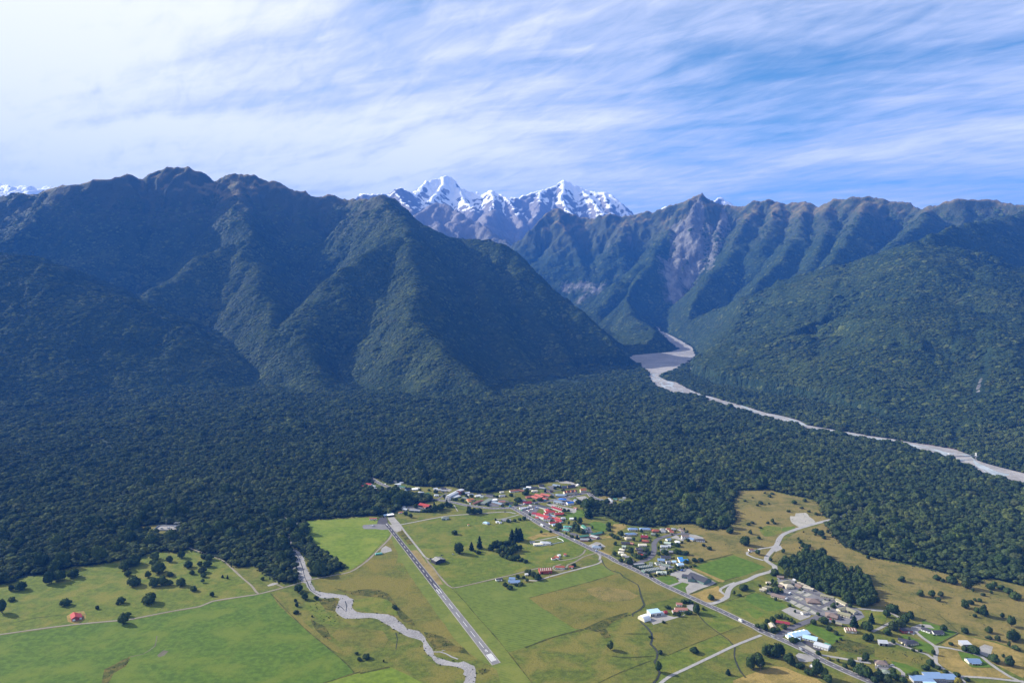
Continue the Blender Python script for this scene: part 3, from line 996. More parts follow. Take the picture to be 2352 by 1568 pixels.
mat_grass('tan_pasture', (0.088, 0.096, 0.026), (0.066, 0.080, 0.022), (0.118, 0.102, 0.033), big=55, tuss=0.6, patch=0.50, bump=1.2)
mat_grass('tussock_flat', (0.108, 0.100, 0.040), (0.076, 0.080, 0.028), (0.148, 0.118, 0.055), big=45, tuss=0.8, patch=0.50, bump=1.6, d=(0.04, 0.042, 0.013))
mat_grass('dry_straw', (0.165, 0.130, 0.056), (0.125, 0.105, 0.042), (0.215, 0.160, 0.076), big=28, tuss=0.7, patch=0.52, bump=1.4, d=(0.06, 0.056, 0.018))
mat_grass('rush_ground', (0.058, 0.068, 0.018), (0.036, 0.046, 0.013), (0.110, 0.090, 0.030), big=18, tuss=0.95, patch=0.58, bump=2.0, d=(0.016, 0.020, 0.008))
mat_grass('dark_verge', (0.046, 0.056, 0.014), (0.030, 0.040, 0.011), (0.085, 0.075, 0.025), big=14, tuss=0.9, patch=0.6, bump=2.0, d=(0.014, 0.018, 0.007))
mat_grass('bare_dry', (0.135, 0.112, 0.060), (0.105, 0.085, 0.042), (0.175, 0.140, 0.085), big=14, tuss=0.45, patch=0.5, stripe=(-RWA, 3.0, 0.5), d=(0.10, 0.065, 0.03))


mat_grass('stubble', (0.095, 0.108, 0.034), (0.080, 0.098, 0.028), (0.130, 0.120, 0.052), stripe=(-RWA, 4.0, 0.7), big=12, tuss=0.3, patch=0.5)


def mat_ground(name, a, b, sc=0.5, rough=0.95, speck=None, bump=0.2, big=0.05):
    m, q = new_mat(name)
    pos = geo_pos(q)
    n1 = q.noise(pos, sc, 5, 0.65)
    n2 = q.noise(pos, big, 4, 0.6)
    col = q.mix(q.ramp(q.m('ADD', q.m('MULTIPLY', n1, 0.5), q.m('MULTIPLY', n2, 0.5)), 0.36, 0.64), a, b)
    if speck:
        v = q.noise(pos, sc * 3.2, 2, 0.8)
        col = q.mix(q.ramp(v, 0.60, 0.72), col, speck)
    bp = q.n('ShaderNodeBump', {'Strength': 0.7, 'Distance': 1.0, 'Height': q.m('MULTIPLY', n1, bump)})
    finish(q, col, rough, bp.outputs[0], 0.15)


mat_ground('road_asphalt', (0.088, 0.085, 0.092), (0.120, 0.116, 0.124), 0.4)
mat_ground('old_asphalt', (0.135, 0.130, 0.132), (0.175, 0.170, 0.170), 0.4)
mat_ground('new_asphalt', (0.046, 0.044, 0.052), (0.068, 0.064, 0.074), 0.3)
mat_ground('gravel', (0.205, 0.195, 0.180), (0.300, 0.285, 0.262), 0.5, bump=0.4)
mat_ground('gravel_road', (0.230, 0.222, 0.210), (0.310, 0.300, 0.285), 0.35)
mat_ground('dirt_track', (0.165, 0.145, 0.110), (0.230, 0.205, 0.160), 0.5)
mat_ground('muddy_soil', (0.085, 0.080, 0.050), (0.140, 0.128, 0.090), 0.5)
mat_ground('river_stones', (0.185, 0.178, 0.176), (0.300, 0.288, 0.282), 0.35, speck=(0.085, 0.085, 0.088), bump=1.4, big=0.03)
mat_ground('gorge_gravel', (0.200, 0.188, 0.178), (0.320, 0.300, 0.280), 0.05, speck=(0.10, 0.095, 0.09), bump=2.0, big=0.008)
mat_ground('red_gravel', (0.150, 0.095, 0.075), (0.215, 0.150, 0.120), 0.12, speck=(0.05, 0.06, 0.03), bump=1.0)
mat_ground('concrete', (0.32, 0.31, 0.29), (0.40, 0.39, 0.37), 0.6)
mat_ground('white_paint', (0.62, 0.62, 0.60), (0.78, 0.78, 0.76), 0.8)
mat_ground('pale_site_pad', (0.25, 0.24, 0.20), (0.33, 0.31, 0.265), 0.25)
mat_ground('stream_water', (0.018, 0.022, 0.020), (0.05, 0.05, 0.042), 0.3, rough=0.25)
mat_ground('glacial_water', (0.26, 0.30, 0.30), (0.42, 0.45, 0.45), 0.12, rough=0.3, big=0.02)


def resample(pts, closed=False, step=14.0, jit=0.0):
    """smooth a hand-measured outline (Catmull-Rom)"""
    P = [np.array(p[:2], float) for p in pts]
    n = len(P)
    out = []
    rg = range(n if closed else n - 1)
    for i in rg:
        p0 = P[(i - 1) % n] if (closed or i > 0) else P[0]
        p1, p2 = P[i], P[(i + 1) % n]
        p3 = P[(i + 2) % n] if (closed or i + 2 < n) else P[-1]
        k = max(1, int(np.linalg.norm(p2 - p1) / step))
        for j in range(k):
            t = j / k
            v = 0.5 * ((2 * p1) + (-p0 + p2) * t + (2 * p0 - 5 * p1 + 4 * p2 - p3) * t * t + (-p0 + 3 * p1 - 3 * p2 + p3) * t ** 3)
            out.append(v)
    if not closed:
        out.append(P[-1])
    if jit:
        a = np.array(out)
        a[:, 0] += jit * fbm(a[:, 0] / 12, a[:, 1] / 12, 2)
        a[:, 1] += jit * fbm(a[:, 0] / 12 + 40, a[:, 1] / 12, 2)
        out = list(a)
    return out


LAYER = {'base': 0.06, 'field': 0.14, 'patch': 0.20, 'track': 0.30, 'road': 0.40, 'mark': 0.48}
NUDGE = [0]
PATCHES = []


def patch(name, pts, mat, layer='field', smooth=False, jit=0.0, step=14.0):
    P = resample(pts, True, step, jit) if smooth else [np.array(p[:2]) for p in pts]
    if jit and not smooth:
        Q = []
        for i in range(len(P)):
            a, b = P[i], P[(i + 1) % len(P)]
            k = max(1, int(np.linalg.norm(b - a) / step))
            Q += [a + (b - a) * j / k for j in range(k)]
        a = np.array(Q)
        a[:, 0] += jit * fbm(a[:, 0] / 9, a[:, 1] / 9, 2)
        a[:, 1] += jit * fbm(a[:, 0] / 9 + 40, a[:, 1] / 9, 2)
        P = list(a)
    NUDGE[0] = (NUDGE[0] + 1) % 20
    z = LAYER[layer] + NUDGE[0] * 0.0035
    from mathutils.geometry import tessellate_polygon
    V = [Vector((p[0], p[1], 0)) for p in P]
    tris = tessellate_polygon([V])
    vv = [(v.x, v.y, z) for v in V]
    ff = []
    for a, b, c in tris:
        n = (V[b] - V[a]).cross(V[c] - V[a]).z
        if abs(n) < 1e-6:
            continue
        ff.append((a, b, c) if n > 0 else (a, c, b))
    o = mesh_obj(name, vv, ff, mat)
    tag(o, kind='structure')
    return o


def strip(name, pts, width, mat, layer='track', smooth=True, z=None, wjit=0.0):
    P = resample(pts, False, 10.0) if smooth else [np.array(p[:2]) for p in pts]
    if z is None:
        NUDGE[0] = (NUDGE[0] + 1) % 20
        z = LAYER[layer] + NUDGE[0] * 0.0035
    vv, ff = [], []
    n = len(P)
    for i, p in enumerate(P):
        t = P[min(i + 1, n - 1)] - P[max(i - 1, 0)]
        t = t / (np.linalg.norm(t) + 1e-9)
        nr = np.array([-t[1], t[0]])
        w = width[0] + (width[1] - width[0]) * i / (n - 1) if isinstance(width, tuple) else width
        w *= 1 + (wjit * float(pnoise(np.array([i * 0.37]), np.array([w * 3.1]))[0]) if wjit else 0)
        a, b = p + nr * w / 2, p - nr * w / 2
        vv += [(a[0], a[1], z), (b[0], b[1], z)]
        if i:
            k = 2 * i
            ff.append((k - 2, k - 1, k + 1, k))
    o = mesh_obj(name, vv, ff, mat)
    tag(o, kind='structure')
    return o


def zl(Z, *pts):
    return [Z(x, y) for x, y in pts]


# -- base pasture over the cleared land
patch('pasture', [D(u, v) for u, v in OPEN_PX], 'rough_pasture', 'base')
# -- left
TRACK_L = zl(ZI, (-700, 1175), (0, 1085), (350, 1035), (700, 990), (1180, 945), (1290, 935), (1700, 855), (1988, 805)) + zl(ZJ, (500, 1190), (800, 1140), (1080, 1100), (1150, 1085), (1480, 1000), (1700, 935))
TRACK_M = zl(ZJ, (1700, 935), (1840, 895), (2100, 845), (2352, 795)) + zl(ZA, (200, 1590), (260, 1545), (340, 1470), (420, 1390), (500, 1310), (560, 1250), (620, 1185), (660, 1115))
patch('paddock', zl(ZI, (-700, 1175), (0, 1085), (700, 990), (1180, 945), (1290, 935), (1700, 855), (1988, 805)) + zl(ZJ, (500, 1190), (1080, 1100), (1020, 970), (900, 870), (760, 740), (640, 640), (540, 600), (370, 560)) + [D(430, 1262), D(411, 1269), D(360, 1269), D(277, 1285), D(222, 1297), D(102, 1320), D(51, 1325), D(0, 1343), D(-300, 1346)], 'grazed_pasture', jit=0.8)
patch('paddock', zl(ZI, (-700, 1185), (0, 1095), (700, 1000), (1180, 955), (1290, 945), (1700, 865), (1988, 815)) + zl(ZJ, (500, 1200), (1080, 1110), (1250, 1075), (1290, 1090), (1420, 1250), (1620, 1460)) + zl(ZK, (560, 372), (760, 565), (1000, 765), (1260, 985), (1400, 1135), (950, 1290)) + [D(760, 1600), D(-400, 1700)], 'lush_pasture', jit=0.8)
patch('paddock', zl(ZK, (990, 1285), (1440, 1150), (1480, 1150), (1880, 1062), (2100, 1160), (2352, 1290)) + [D(1060, 1650), D(760, 1650)], 'bright_pasture', jit=0.6)
patch('rough_grass', zl(ZI, (1010, 1568), (1040, 1430), (1150, 1380), (1220, 1330), (1300, 1300), (1250, 1400), (1130, 1470), (1080, 1568)), 'rush_ground', 'patch', smooth=True, jit=2)
strip('wet_hollow', zl(ZI, (1560, 1100), (1550, 1160), (1540, 1200), (1420, 1280), (1300, 1305)), 1.6, 'muddy_soil', 'patch', wjit=0.9)
patch('bare_soil', zl(ZI, (1560, 1290), (1620, 1240), (1670, 1250), (1640, 1290), (1580, 1310)), 'muddy_soil', 'patch', smooth=True, jit=1.5)
patch('bare_soil', zl(ZI, (660, 900), (720, 860), (840, 850), (850, 930), (760, 985), (660, 960)), 'dry_straw', 'patch', smooth=True, jit=1.5)
# -- either side of the creek
patch('paddock', zl(ZJ, (1900, 1040), (1845, 905), (2100, 855), (2352, 800)) + zl(ZA, (230, 1575), (440, 1395), (600, 1225), (640, 1170)) + zl(ZA, (700, 1310), (760, 1430)) + zl(ZL, (250, 60), (480, 200), (640, 430), (800, 660), (960, 880), (1030, 980), (900, 1000), (640, 900), (480, 870), (200, 690), (0, 640)) + zl(ZK, (1430, 315), (1380, 215), (1380, 150), (1250, 100), (1050, 70)), 'tan_pasture', jit=1.0)
patch('rush_bed', zl(ZK, (1130, 0), (1350, 50), (1500, 20), (1750, 30), (1880, 90), (1950, 200), (2050, 330), (2180, 420), (2230, 520), (2150, 500), (2000, 400), (1900, 260), (1830, 150), (1600, 110), (1400, 100), (1250, 60)), 'rush_ground', 'patch', smooth=True, jit=3)
patch('grass_flat', zl(ZK, (1400, 160), (1600, 130), (1850, 160), (1930, 260), (1980, 380), (1850, 345), (1600, 325), (1420, 300), (1390, 230)), 'grazed_pasture', 'patch', smooth=True, jit=2)
patch('rush_bed', zl(ZK, (900, 150), (1100, 140), (1200, 150), (1170, 230), (1140, 310), (1000, 280), (940, 200)), 'rush_ground', 'patch', smooth=True, jit=3)
patch('rush_bed', zl(ZK, (740, 200), (900, 190), (980, 260), (1100, 400), (1200, 480), (1100, 520), (900, 400), (760, 290)), 'grazed_pasture', 'patch', smooth=True, jit=3)
patch('dry_ground', zl(ZK, (1100, 620), (1300, 520), (1550, 560), (1780, 580), (1850, 700), (1800, 800), (1500, 780), (1200, 720)), 'tan_pasture', 'patch', smooth=True, jit=3)
patch('dry_ground', zl(ZK, (300, 90), (420, 160), (560, 320), (760, 480), (940, 640), (1150, 760), (1300, 900), (1180, 870), (900, 680), (600, 430), (400, 250)), 'tan_pasture', 'patch', smooth=True, jit=2)
patch('rush_bed', zl(ZK, (800, 420), (920, 470), (1050, 600), (1100, 700), (1000, 680), (880, 560)), 'rush_ground', 'patch', smooth=True, jit=3)
patch('rush_bed', zl(ZL, (630, 900), (760, 920), (950, 990), (1060, 1080), (1170, 1110), (1280, 1220), (1060, 1150), (860, 1130), (760, 1110), (690, 1020)), 'rush_ground', 'patch', smooth=True, jit=3)
patch('rush_bed', zl(ZL, (1330, 1400), (1400, 1380), (1510, 1390), (1460, 1430), (1360, 1450)), 'rush_ground', 'patch', smooth=True, jit=2)
# -- the green paddock by the bush and the strip
patch('paddock', zl(ZJ, (1740, 112), (1790, 240), (1775, 370), (1850, 425), (2050, 560), (2290, 738)) + zl(ZJ, (2352, 770)) + zl(ZA, (190, 1565), (330, 1455), (540, 1235), (625, 1140), (600, 1050), (430, 960), (440, 850), (0, 872)), 'bright_pasture', jit=0.8)
patch('dry_ground', zl(ZA, (30, 880), (180, 860), (270, 930), (290, 970), (200, 990), (210, 1045), (165, 1050), (90, 930)), 'dry_straw', 'patch', smooth=True, jit=1.5)
patch('airstrip_verge', zl(ZA, (600, 1050), (640, 1140), (570, 1245), (700, 1450), (760, 1560)) + zl(ZL, (360, 0), (480, 200), (640, 430), (800, 660), (960, 880), (1030, 980), (1110, 1070), (1310, 1230), (1520, 1350), (1590, 1400), (1640, 1568)) + [D(1240, 1650)] + zl(ZL, (2050, 1568), (1730, 1165), (1540, 930), (1330, 700), (1180, 520), (1040, 342), (985, 330), (880, 200), (720, 20)) + zl(ZA, (1180, 1510), (1010, 1290), (900, 1270), (740, 1105), (690, 1060)), 'mown_strip', jit=0.6)
patch('bare_strip', zl(ZA, (940, 1375), (1040, 1370), (1110, 1440), (1200, 1568)) + zl(ZL, (700, 0), (800, 130), (890, 285), (810, 285), (700, 140), (590, 10)), 'bare_dry', 'patch', jit=0.8)
patch('rough_grass', zl(ZA, (740, 1085), (830, 1060), (900, 1150), (1000, 1270), (930, 1290), (870, 1210)), 'rush_ground', 'patch', smooth=True, jit=1.5)
# -- middle paddocks
patch('paddock', zl(ZA, (810, 985), (1200, 900), (1550, 838), (2352, 782)) + zl(ZB, (300, 790), (480, 778), (620, 790), (700, 830), (800, 900), (930, 960), (1080, 1050), (1330, 1150), (1560, 1265), (1820, 1385), (1900, 1430), (1700, 1470), (1550, 1560)) + zl(ZM, (560, 0), (240, 60), (200, 45), (0, 95)) + zl(ZL, (1780, 150), (1570, 200), (1100, 308), (1010, 318), (840, 150), (740, 20)) + zl(ZA, (1250, 1500), (1190, 1470), (1070, 1330), (910, 1130)), 'grazed_pasture', jit=0.8)
patch('paddock', zl(ZL, (1045, 340), (1570, 228), (1640, 280), (1720, 350), (1830, 300), (2282, 205)) + zl(ZM, (380, 205), (720, 95), (960, 20), (1030, 40), (1170, 140), (1150, 152), (820, 252), (370, 372), (50, 458), (200, 575), (560, 805), (650, 862), (760, 868), (380, 965), (0, 1105)) + zl(ZL, (1740, 1165), (1540, 925), (1330, 695), (1180, 515)), 'mown_pasture', jit=0.6)
patch('paddock', zl(ZM, (55, 460), (370, 376), (820, 256), (1150, 156), (1250, 140), (1290, 200), (1460, 280), (1500, 340), (1500, 430), (1550, 520), (1530, 600), (1400, 665), (1340, 645), (1050, 720), (770, 860), (655, 858), (560, 795), (200, 568)), 'tan_pasture', jit=0.8)
patch('dry_ground', zl(ZM, (800, 340), (950, 310), (1200, 330), (1450, 400), (1480, 440), (1250, 500), (1100, 510), (900, 450)), 'tussock_flat', 'patch', smooth=True, jit=4)
patch('dry_ground', zl(ZM, (790, 700), (1000, 600), (1250, 560), (1330, 590), (1200, 660), (1000, 720), (800, 800)), 'tan_pasture', 'patch', smooth=True, jit=4)
patch('rush_bed', zl(ZM, (780, 860), (1050, 740), (1330, 660), (1380, 680), (1150, 760), (1050, 850), (1120, 960), (1060, 990), (960, 900)), 'rush_ground', 'patch', smooth=True, jit=4)
patch('paddock', zl(ZM, (1240, 120), (1100, 40), (1180, 0), (1500, 140), (1800, 270), (2080, 430), (1990, 440), (1570, 550), (1555, 500), (1510, 420), (1500, 330)), 'tan_pasture', jit=0.8)
patch('paddock', zl(ZE, (400, 740), (860, 590), (1040, 560), (1180, 690), (1370, 840), (900, 1040), (620, 1160), (470, 1140), (400, 980), (410, 850)), 'tan_pasture', jit=1.0)
patch('paddock', zl(ZE, (1060, 545), (1190, 470), (1690, 730), (1400, 845), (1180, 680)), 'grazed_pasture', jit=0.8)
patch('paddock', zl(ZE, (1410, 850), (1700, 740), (1960, 850), (1600, 1010)), 'tan_pasture', jit=0.8)
patch('paddock', zl(ZE, (620, 1170), (900, 1050), (1380, 860), (1560, 1000), (1590, 1015), (900, 1340), (640, 1470), (520, 1560), (420, 1568), (500, 1400), (510, 1230)), 'grazed_pasture', jit=0.8)
# -- right: tussock flats
patch('tussock_paddock', [D(u, v) for u, v in [(1690, 1127), (1744, 1127), (1760, 1124), (1804, 1135), (1870, 1149), (1892, 1166), (1887, 1184), (1903, 1193)]] + zl(ZD, (1450, 735), (1200, 812), (920, 905), (850, 960), (800, 1080), (620, 1310), (340, 1240), (100, 1215)) + zl(ZC, (2090, 842), (1500, 985), (1380, 900), (1230, 720), (1270, 640), (1650, 560), (1400, 518), (1330, 462), (1150, 388), (1450, 368), (1700, 475), (1950, 455), (2115, 335), (2135, 200), (2060, 60)) + [D(1688, 1146), D(1694, 1136)], 'tussock_flat', jit=1.2)
patch('tussock_paddock', [D(u, v) for u, v in [(1910, 1201), (1900, 1210), (1921, 1237), (1937, 1254), (1974, 1269), (2010, 1282), (2060, 1292), (2120, 1305), (2180, 1320), (2230, 1347), (2270, 1327), (2352, 1347), (2600, 1390), (2600, 1560)]] + zl(ZG, (2168, 1110), (1750, 960), (1230, 845), (700, 640), (330, 525)) + zl(ZF, (2235, 780), (1960, 730), (2090, 560), (1990, 370), (1500, 160), (1280, 0)) + zl(ZD, (870, 1400), (700, 1330), (880, 1060), (1100, 905), (1640, 725)), 'tussock_flat', jit=1.2)
patch('green_patch', zl(ZD, (520, 870), (660, 790), (860, 810), (880, 900), (740, 950), (640, 960)), 'grazed_pasture', 'patch', smooth=True, jit=3)
patch('green_patch', zl(ZD, (890, 820), (1000, 810), (1120, 800), (1100, 840), (960, 880), (900, 880)), 'lush_pasture', 'patch', smooth=True, jit=3)
patch('gravel_clearing', zl(ZD, (1020, 645), (1090, 640), (1100, 590), (1280, 585), (1330, 650), (1420, 735), (1300, 770), (1170, 820), (1060, 760)), 'pale_site_pad', 'patch', smooth=True, jit=4)
patch('green_patch', zl(ZD, (1110, 690), (1210, 640), (1240, 690), (1190, 740), (1120, 750)), 'rough_pasture', 'patch', smooth=True, jit=9, step=6)
patch('sports_field', zl(ZC, (1450, 1048), (2092, 858), (2200, 900)) + zl(ZD, (640, 1438), (330, 1560)) + zl(ZC, (1960, 1262)), 'lawn', jit=0.4)
patch('dry_ground', zl(ZC, (1400, 1060), (1450, 1048), (1960, 1262), (1930, 1285), (1860, 1275), (1620, 1150)), 'dry_straw', 'patch', jit=0.5)
patch('lawn', zl(ZC, (870, 1222), (1060, 1182), (1150, 1210), (1230, 1275), (1215, 1292), (1080, 1330)), 'lawn', 'patch', jit=0.3)
patch('lawn', zl(ZC, (1140, 1355), (1290, 1290), (1390, 1305), (1335, 1380), (1352, 1465)), 'lawn', 'patch', jit=0.3)
patch('paddock', zl(ZE, (1290, 440), (1560, 345), (1890, 250), (2183, 380)) + zl(ZF, (690, 700), (780, 765), (640, 830), (580, 890), (480, 950), (300, 1035), (0, 930)), 'grazed_pasture', jit=0.8)
patch('green_patch', zl(ZF, (130, 600), (260, 560), (540, 660), (740, 760), (600, 810), (420, 830), (250, 740), (110, 660)), 'lush_pasture', 'patch', smooth=True, jit=5)
patch('green_patch', zl(ZF, (110, 800), (230, 780), (390, 880), (330, 960), (200, 920)), 'lush_pasture', 'patch', smooth=True, jit=4)
patch('school_field', zl(ZF, (1000, 1075), (1110, 1022), (1260, 1085), (1580, 1222), (1430, 1332), (1150, 1175)), 'lawn', jit=0.4)
patch('rush_bed', zl(ZF, (1420, 1340), (1600, 1240), (1900, 1320), (2100, 1440), (1900, 1500), (1600, 1420)), 'rush_ground', 'field', smooth=True, jit=4)
patch('dry_ground', zl(ZH, (100, 790), (420, 625), (640, 545), (800, 565), (1000, 645), (1320, 790)), 'dry_straw', 'field', smooth=True, jit=3)
patch('dry_ground', zl(ZG, (930, 1060), (1200, 1085), (1230, 1140), (1420, 1340), (1720, 1345), (2000, 1500), (1300, 1460), (1000, 1330), (910, 1240)), 'dry_straw', 'field', jit=1.0)
patch('dry_ground', zl(ZG, (950, 1010), (1230, 850), (1750, 980), (2168, 1130), (2168, 1500), (1700, 1270), (1640, 1130), (1400, 1120)), 'dry_straw', 'field', jit=1.5)
patch('rough_grass', zl(ZG, (0, 1010), (250, 1080), (500, 1100), (820, 1200), (700, 1300), (450, 1260), (250, 1220), (0, 1180)), 'tan_pasture', 'field', jit=1.5)
patch('lawn', zl(ZG, (600, 790), (690, 700), (680, 655), (960, 740), (1205, 838), (885, 1008), (760, 930), (640, 860)), 'lawn', 'field', jit=0.3)
patch('lawn', zl(ZG, (1210, 1115), (1460, 1150), (1560, 1210), (1700, 1338), (1410, 1335), (1270, 1230)), 'lawn', 'patch', jit=0.3)
patch('lawn', zl(ZG, (230, 1245), (450, 1290), (650, 1375), (440, 1470), (390, 1370), (260, 1290)), 'lawn', 'patch', smooth=True, jit=0.5)
patch('lawn', zl(ZG, (350, 900), (420, 860), (840, 1015), (840, 1140), (620, 1060), (560, 1010), (640, 960)), 'lawn', 'field', jit=0.5)
patch('lawn', zl(ZF, (1900, 830), (2200, 850), (2200, 1000), (2050, 1080), (1850, 1080), (1800, 980), (1900, 930)), 'grazed_pasture', 'patch', smooth=True, jit=1)
patch('lawn', zl(ZB, (1760, 950), (1880, 920), (2060, 960), (2070, 1070), (1860, 1060), (1820, 1000)), 'lawn', 'field', smooth=True, jit=1)
patch('lawn', zl(ZB, (1420, 830), (1600, 740), (1740, 740), (1740, 830), (1560, 880), (1440, 890)), 'lawn', 'field', smooth=True, jit=1)
patch('lawn', zl(ZB, (1300, 1180), (1350, 1150), (1500, 1230), (1390, 1240)), 'lawn', 'patch', jit=0.3)
patch('lawn', zl(ZB, (920, 1215), (1000, 1170), (1290, 1145), (1330, 1130), (1260, 1100), (1100, 1090), (820, 1170)), 'dry_straw', 'patch', jit=0.8)
patch('dry_ground', zl(ZB, (1860, 570), (1960, 580), (2130, 650), (2000, 670), (1900, 640)), 'tussock_flat', 'patch', smooth=True, jit=1)
patch('dry_ground', zl(ZB, (1930, 530), (2000, 500), (2150, 560), (2060, 590), (1980, 570)), 'tussock_flat', 'patch', smooth=True, jit=1)
patch('dry_ground', zl(ZC, (0, 560), (150, 560), (230, 640), (200, 780), (160, 860), (0, 790)), 'dry_straw', 'patch', smooth=True, jit=2)
patch('dry_ground', zl(ZB, (1700, 1250), (1960, 1200), (2200, 1180), (2180, 1300), (2150, 1440), (1900, 1330)), 'tan_pasture', 'patch', smooth=True, jit=2)
patch('dry_ground', zl(ZC, (220, 370), (380, 370), (420, 420), (280, 490), (240, 540), (200, 470)), 'dry_straw', 'patch', smooth=True, jit=2)
patch('dry_ground', zl(ZE, (940, 285), (1360, 150), (1380, 210), (1470, 290), (1400, 350), (1210, 400)), 'dry_straw', 'patch', jit=1)
patch('substation_clearing', [D(u, v) for u, v in CLEARINGS[0]], 'tan_pasture', 'base')

# -- hedges and drains between paddocks read as dark rank strips
for Z_, pts, w in [(ZM, ((0, 1105), (380, 965), (760, 868)), 3.5), (ZM, ((1130, 1215), (1300, 1235), (1680, 1215)), 2.6), (ZM, ((1290, 925), (1600, 925)), 2.0), (ZM, ((1340, 650), (1050, 735), (780, 865)), 3), (ZM, ((950, 1568), (1240, 1430), (1650, 1270)), 1.6), (ZM, ((50, 458), (370, 374), (820, 254), (1150, 154)), 1.6),
                   (ZL, ((1000, 328), (1180, 518), (1330, 698), (1540, 928), (1735, 1165), (2050, 1568)), 1.4), (ZK, ((950, 1290), (1480, 1125)), 2.4), (ZK, ((1480, 1150), (1880, 1062)), 4.5), (ZK, ((280, 80), (560, 372), (760, 565), (1000, 765), (1260, 985), (1400, 1135)), 1.6), (ZC, ((1400, 1060), (1500, 985), (1900, 890), (2090, 845)), 3), (ZE, ((940, 270), (1350, 110), (1640, 20)), 4), (ZE, ((1280, 440), (1890, 250)), 1.6),
                   (ZE, ((620, 1165), (900, 1045), (1380, 855), (1690, 735)), 1.5), (ZD, ((700, 1330), (880, 1060)), 1.2), (ZA, ((1380, 1410), (1640, 1400)), 1.2), (ZA, ((240, 1568), (330, 1440), (530, 1220)), 1.5), (ZA, ((1540, 1040), (1850, 970)), 1.2), (ZB, ((150, 1030), (300, 970), (480, 940)), 1.2), (ZI, ((0, 1000), (300, 930), (700, 880)), 1.2), (ZJ, ((2280, 745), (2050, 575), (1860, 430)), 2.0), (ZG, ((885, 1012), (1215, 842)), 1.6), (ZG, ((690, 650), (960, 735), (1210, 838)), 1.2), (ZG, ((330, 300), (900, 560), (1230, 840)), 1.4), (ZF, ((1000, 1075), (1110, 1015)), 1.2), (ZF, ((1560, 90), (1960, 330), (2240, 470)), 1.2)]:
    strip('rank_verge', zl(Z_, *pts), w, 'dark_verge', 'patch', wjit=0.9)
for Z_, pts, w in [(ZM, ((1000, -40), (1040, 40), (1110, 95), (1240, 135), (1280, 180)), 1.6), (ZM, ((1280, 180), (1380, 235), (1470, 285), (1490, 330), (1505, 400), (1530, 480), (1555, 545), (1500, 610), (1400, 665), (1405, 700)), 2.4), (ZM, ((1500, 760), (1600, 850), (1650, 920), (1660, 980), (1640, 1060), (1700, 1120), (1730, 1170), (1720, 1240), (1690, 1290), (1720, 1360), (1760, 1430), (1720, 1520), (1640, 1600)), 3.0), (ZE, ((1060, 560), (1170, 690), (1380, 850), (1500, 930), (1575, 1020)), 1.3), (ZE, ((1600, 1050), (1590, 1170), (1630, 1290), (1690, 1410), (1760, 1490)), 2.0), (ZK, ((1960, 600), (1980, 680), (1960, 820)), 1.2)]:
    strip('stream', zl(Z_, *pts), w * 1.25, 'dark_verge', 'patch', wjit=0.5)
    strip('stream', zl(Z_, *pts), w * 0.6, 'stream_water', 'track', wjit=0.5)

# -- creek bed
nbk = zl(ZJ, (1420, 40), (1500, 62), (1570, 85), (1665, 140), (1672, 185), (1600, 250), (1575, 320), (1565, 380), (1565, 470), (1640, 500), (1720, 590), (1760, 700), (1800, 800), (1832, 870), (1832, 930), (1870, 1010), (1930, 1060), (2100, 1080), (2300, 1110)) + zl(ZK, (1300, 112), (1390, 160), (1410, 190), (1380, 220), (1380, 280), (1430, 320), (1520, 335), (1700, 345), (1850, 355), (1950, 400), (2020, 460), (2120, 540)) + zl(ZL, (480, 875), (560, 885), (630, 940), (690, 1040), (740, 1120), (780, 1200), (860, 1250), (960, 1275), (1090, 1300), (1150, 1280), (1250, 1320), (1320, 1380), (1300, 1430), (1320, 1470), (1310, 1530), (1240, 1700))
sbk = zl(ZJ, (1400, 60), (1480, 88), (1560, 110), (1625, 140), (1640, 185), (1560, 260), (1525, 320), (1500, 400), (1500, 485), (1560, 540), (1640, 600), (1600, 660), (1590, 760), (1620, 850), (1700, 920), (1750, 950), (1790, 1020), (1900, 1110), (2000, 1150), (2200, 1140), (2210, 1170), (2160, 1270)) + zl(ZK, (1150, 310), (1200, 370), (1290, 410), (1450, 410), (1680, 410), (1800, 470), (1950, 560)) + zl(ZL, (330, 910), (450, 970), (600, 1010), (630, 1090), (660, 1170), (730, 1230), (800, 1310), (960, 1340), (1110, 1370), (1170, 1410), (1150, 1450), (1190, 1480), (1150, 1568), (1090, 1700))
patch('creek_bed', resample(nbk, False, 7) + resample(sbk, False, 7)[::-1], 'river_stones', 'patch', jit=1.6, step=5)
strip('creek_side_channel', zl(ZL, (750, 1160), (850, 1160), (930, 1185), (1000, 1225), (1085, 1255)), 2.6, 'river_stones', 'patch', wjit=0.5)
strip('creek_side_channel', zl(ZL, (870, 1150), (900, 1138), (990, 1133)), 2.2, 'river_stones', 'patch', wjit=0.5)
strip('water_channel', zl(ZJ, (1540, 480), (1640, 560), (1680, 640), (1720, 760), (1740, 850), (1780, 940), (1830, 1040), (1960, 1110)), 1.3, 'stream_water', 'track', wjit=0.6)
strip('water_channel', zl(ZK, (1180, 230), (1240, 270), (1290, 320), (1300, 250), (1280, 180)), 1.6, 'stream_water', 'track', wjit=0.6)

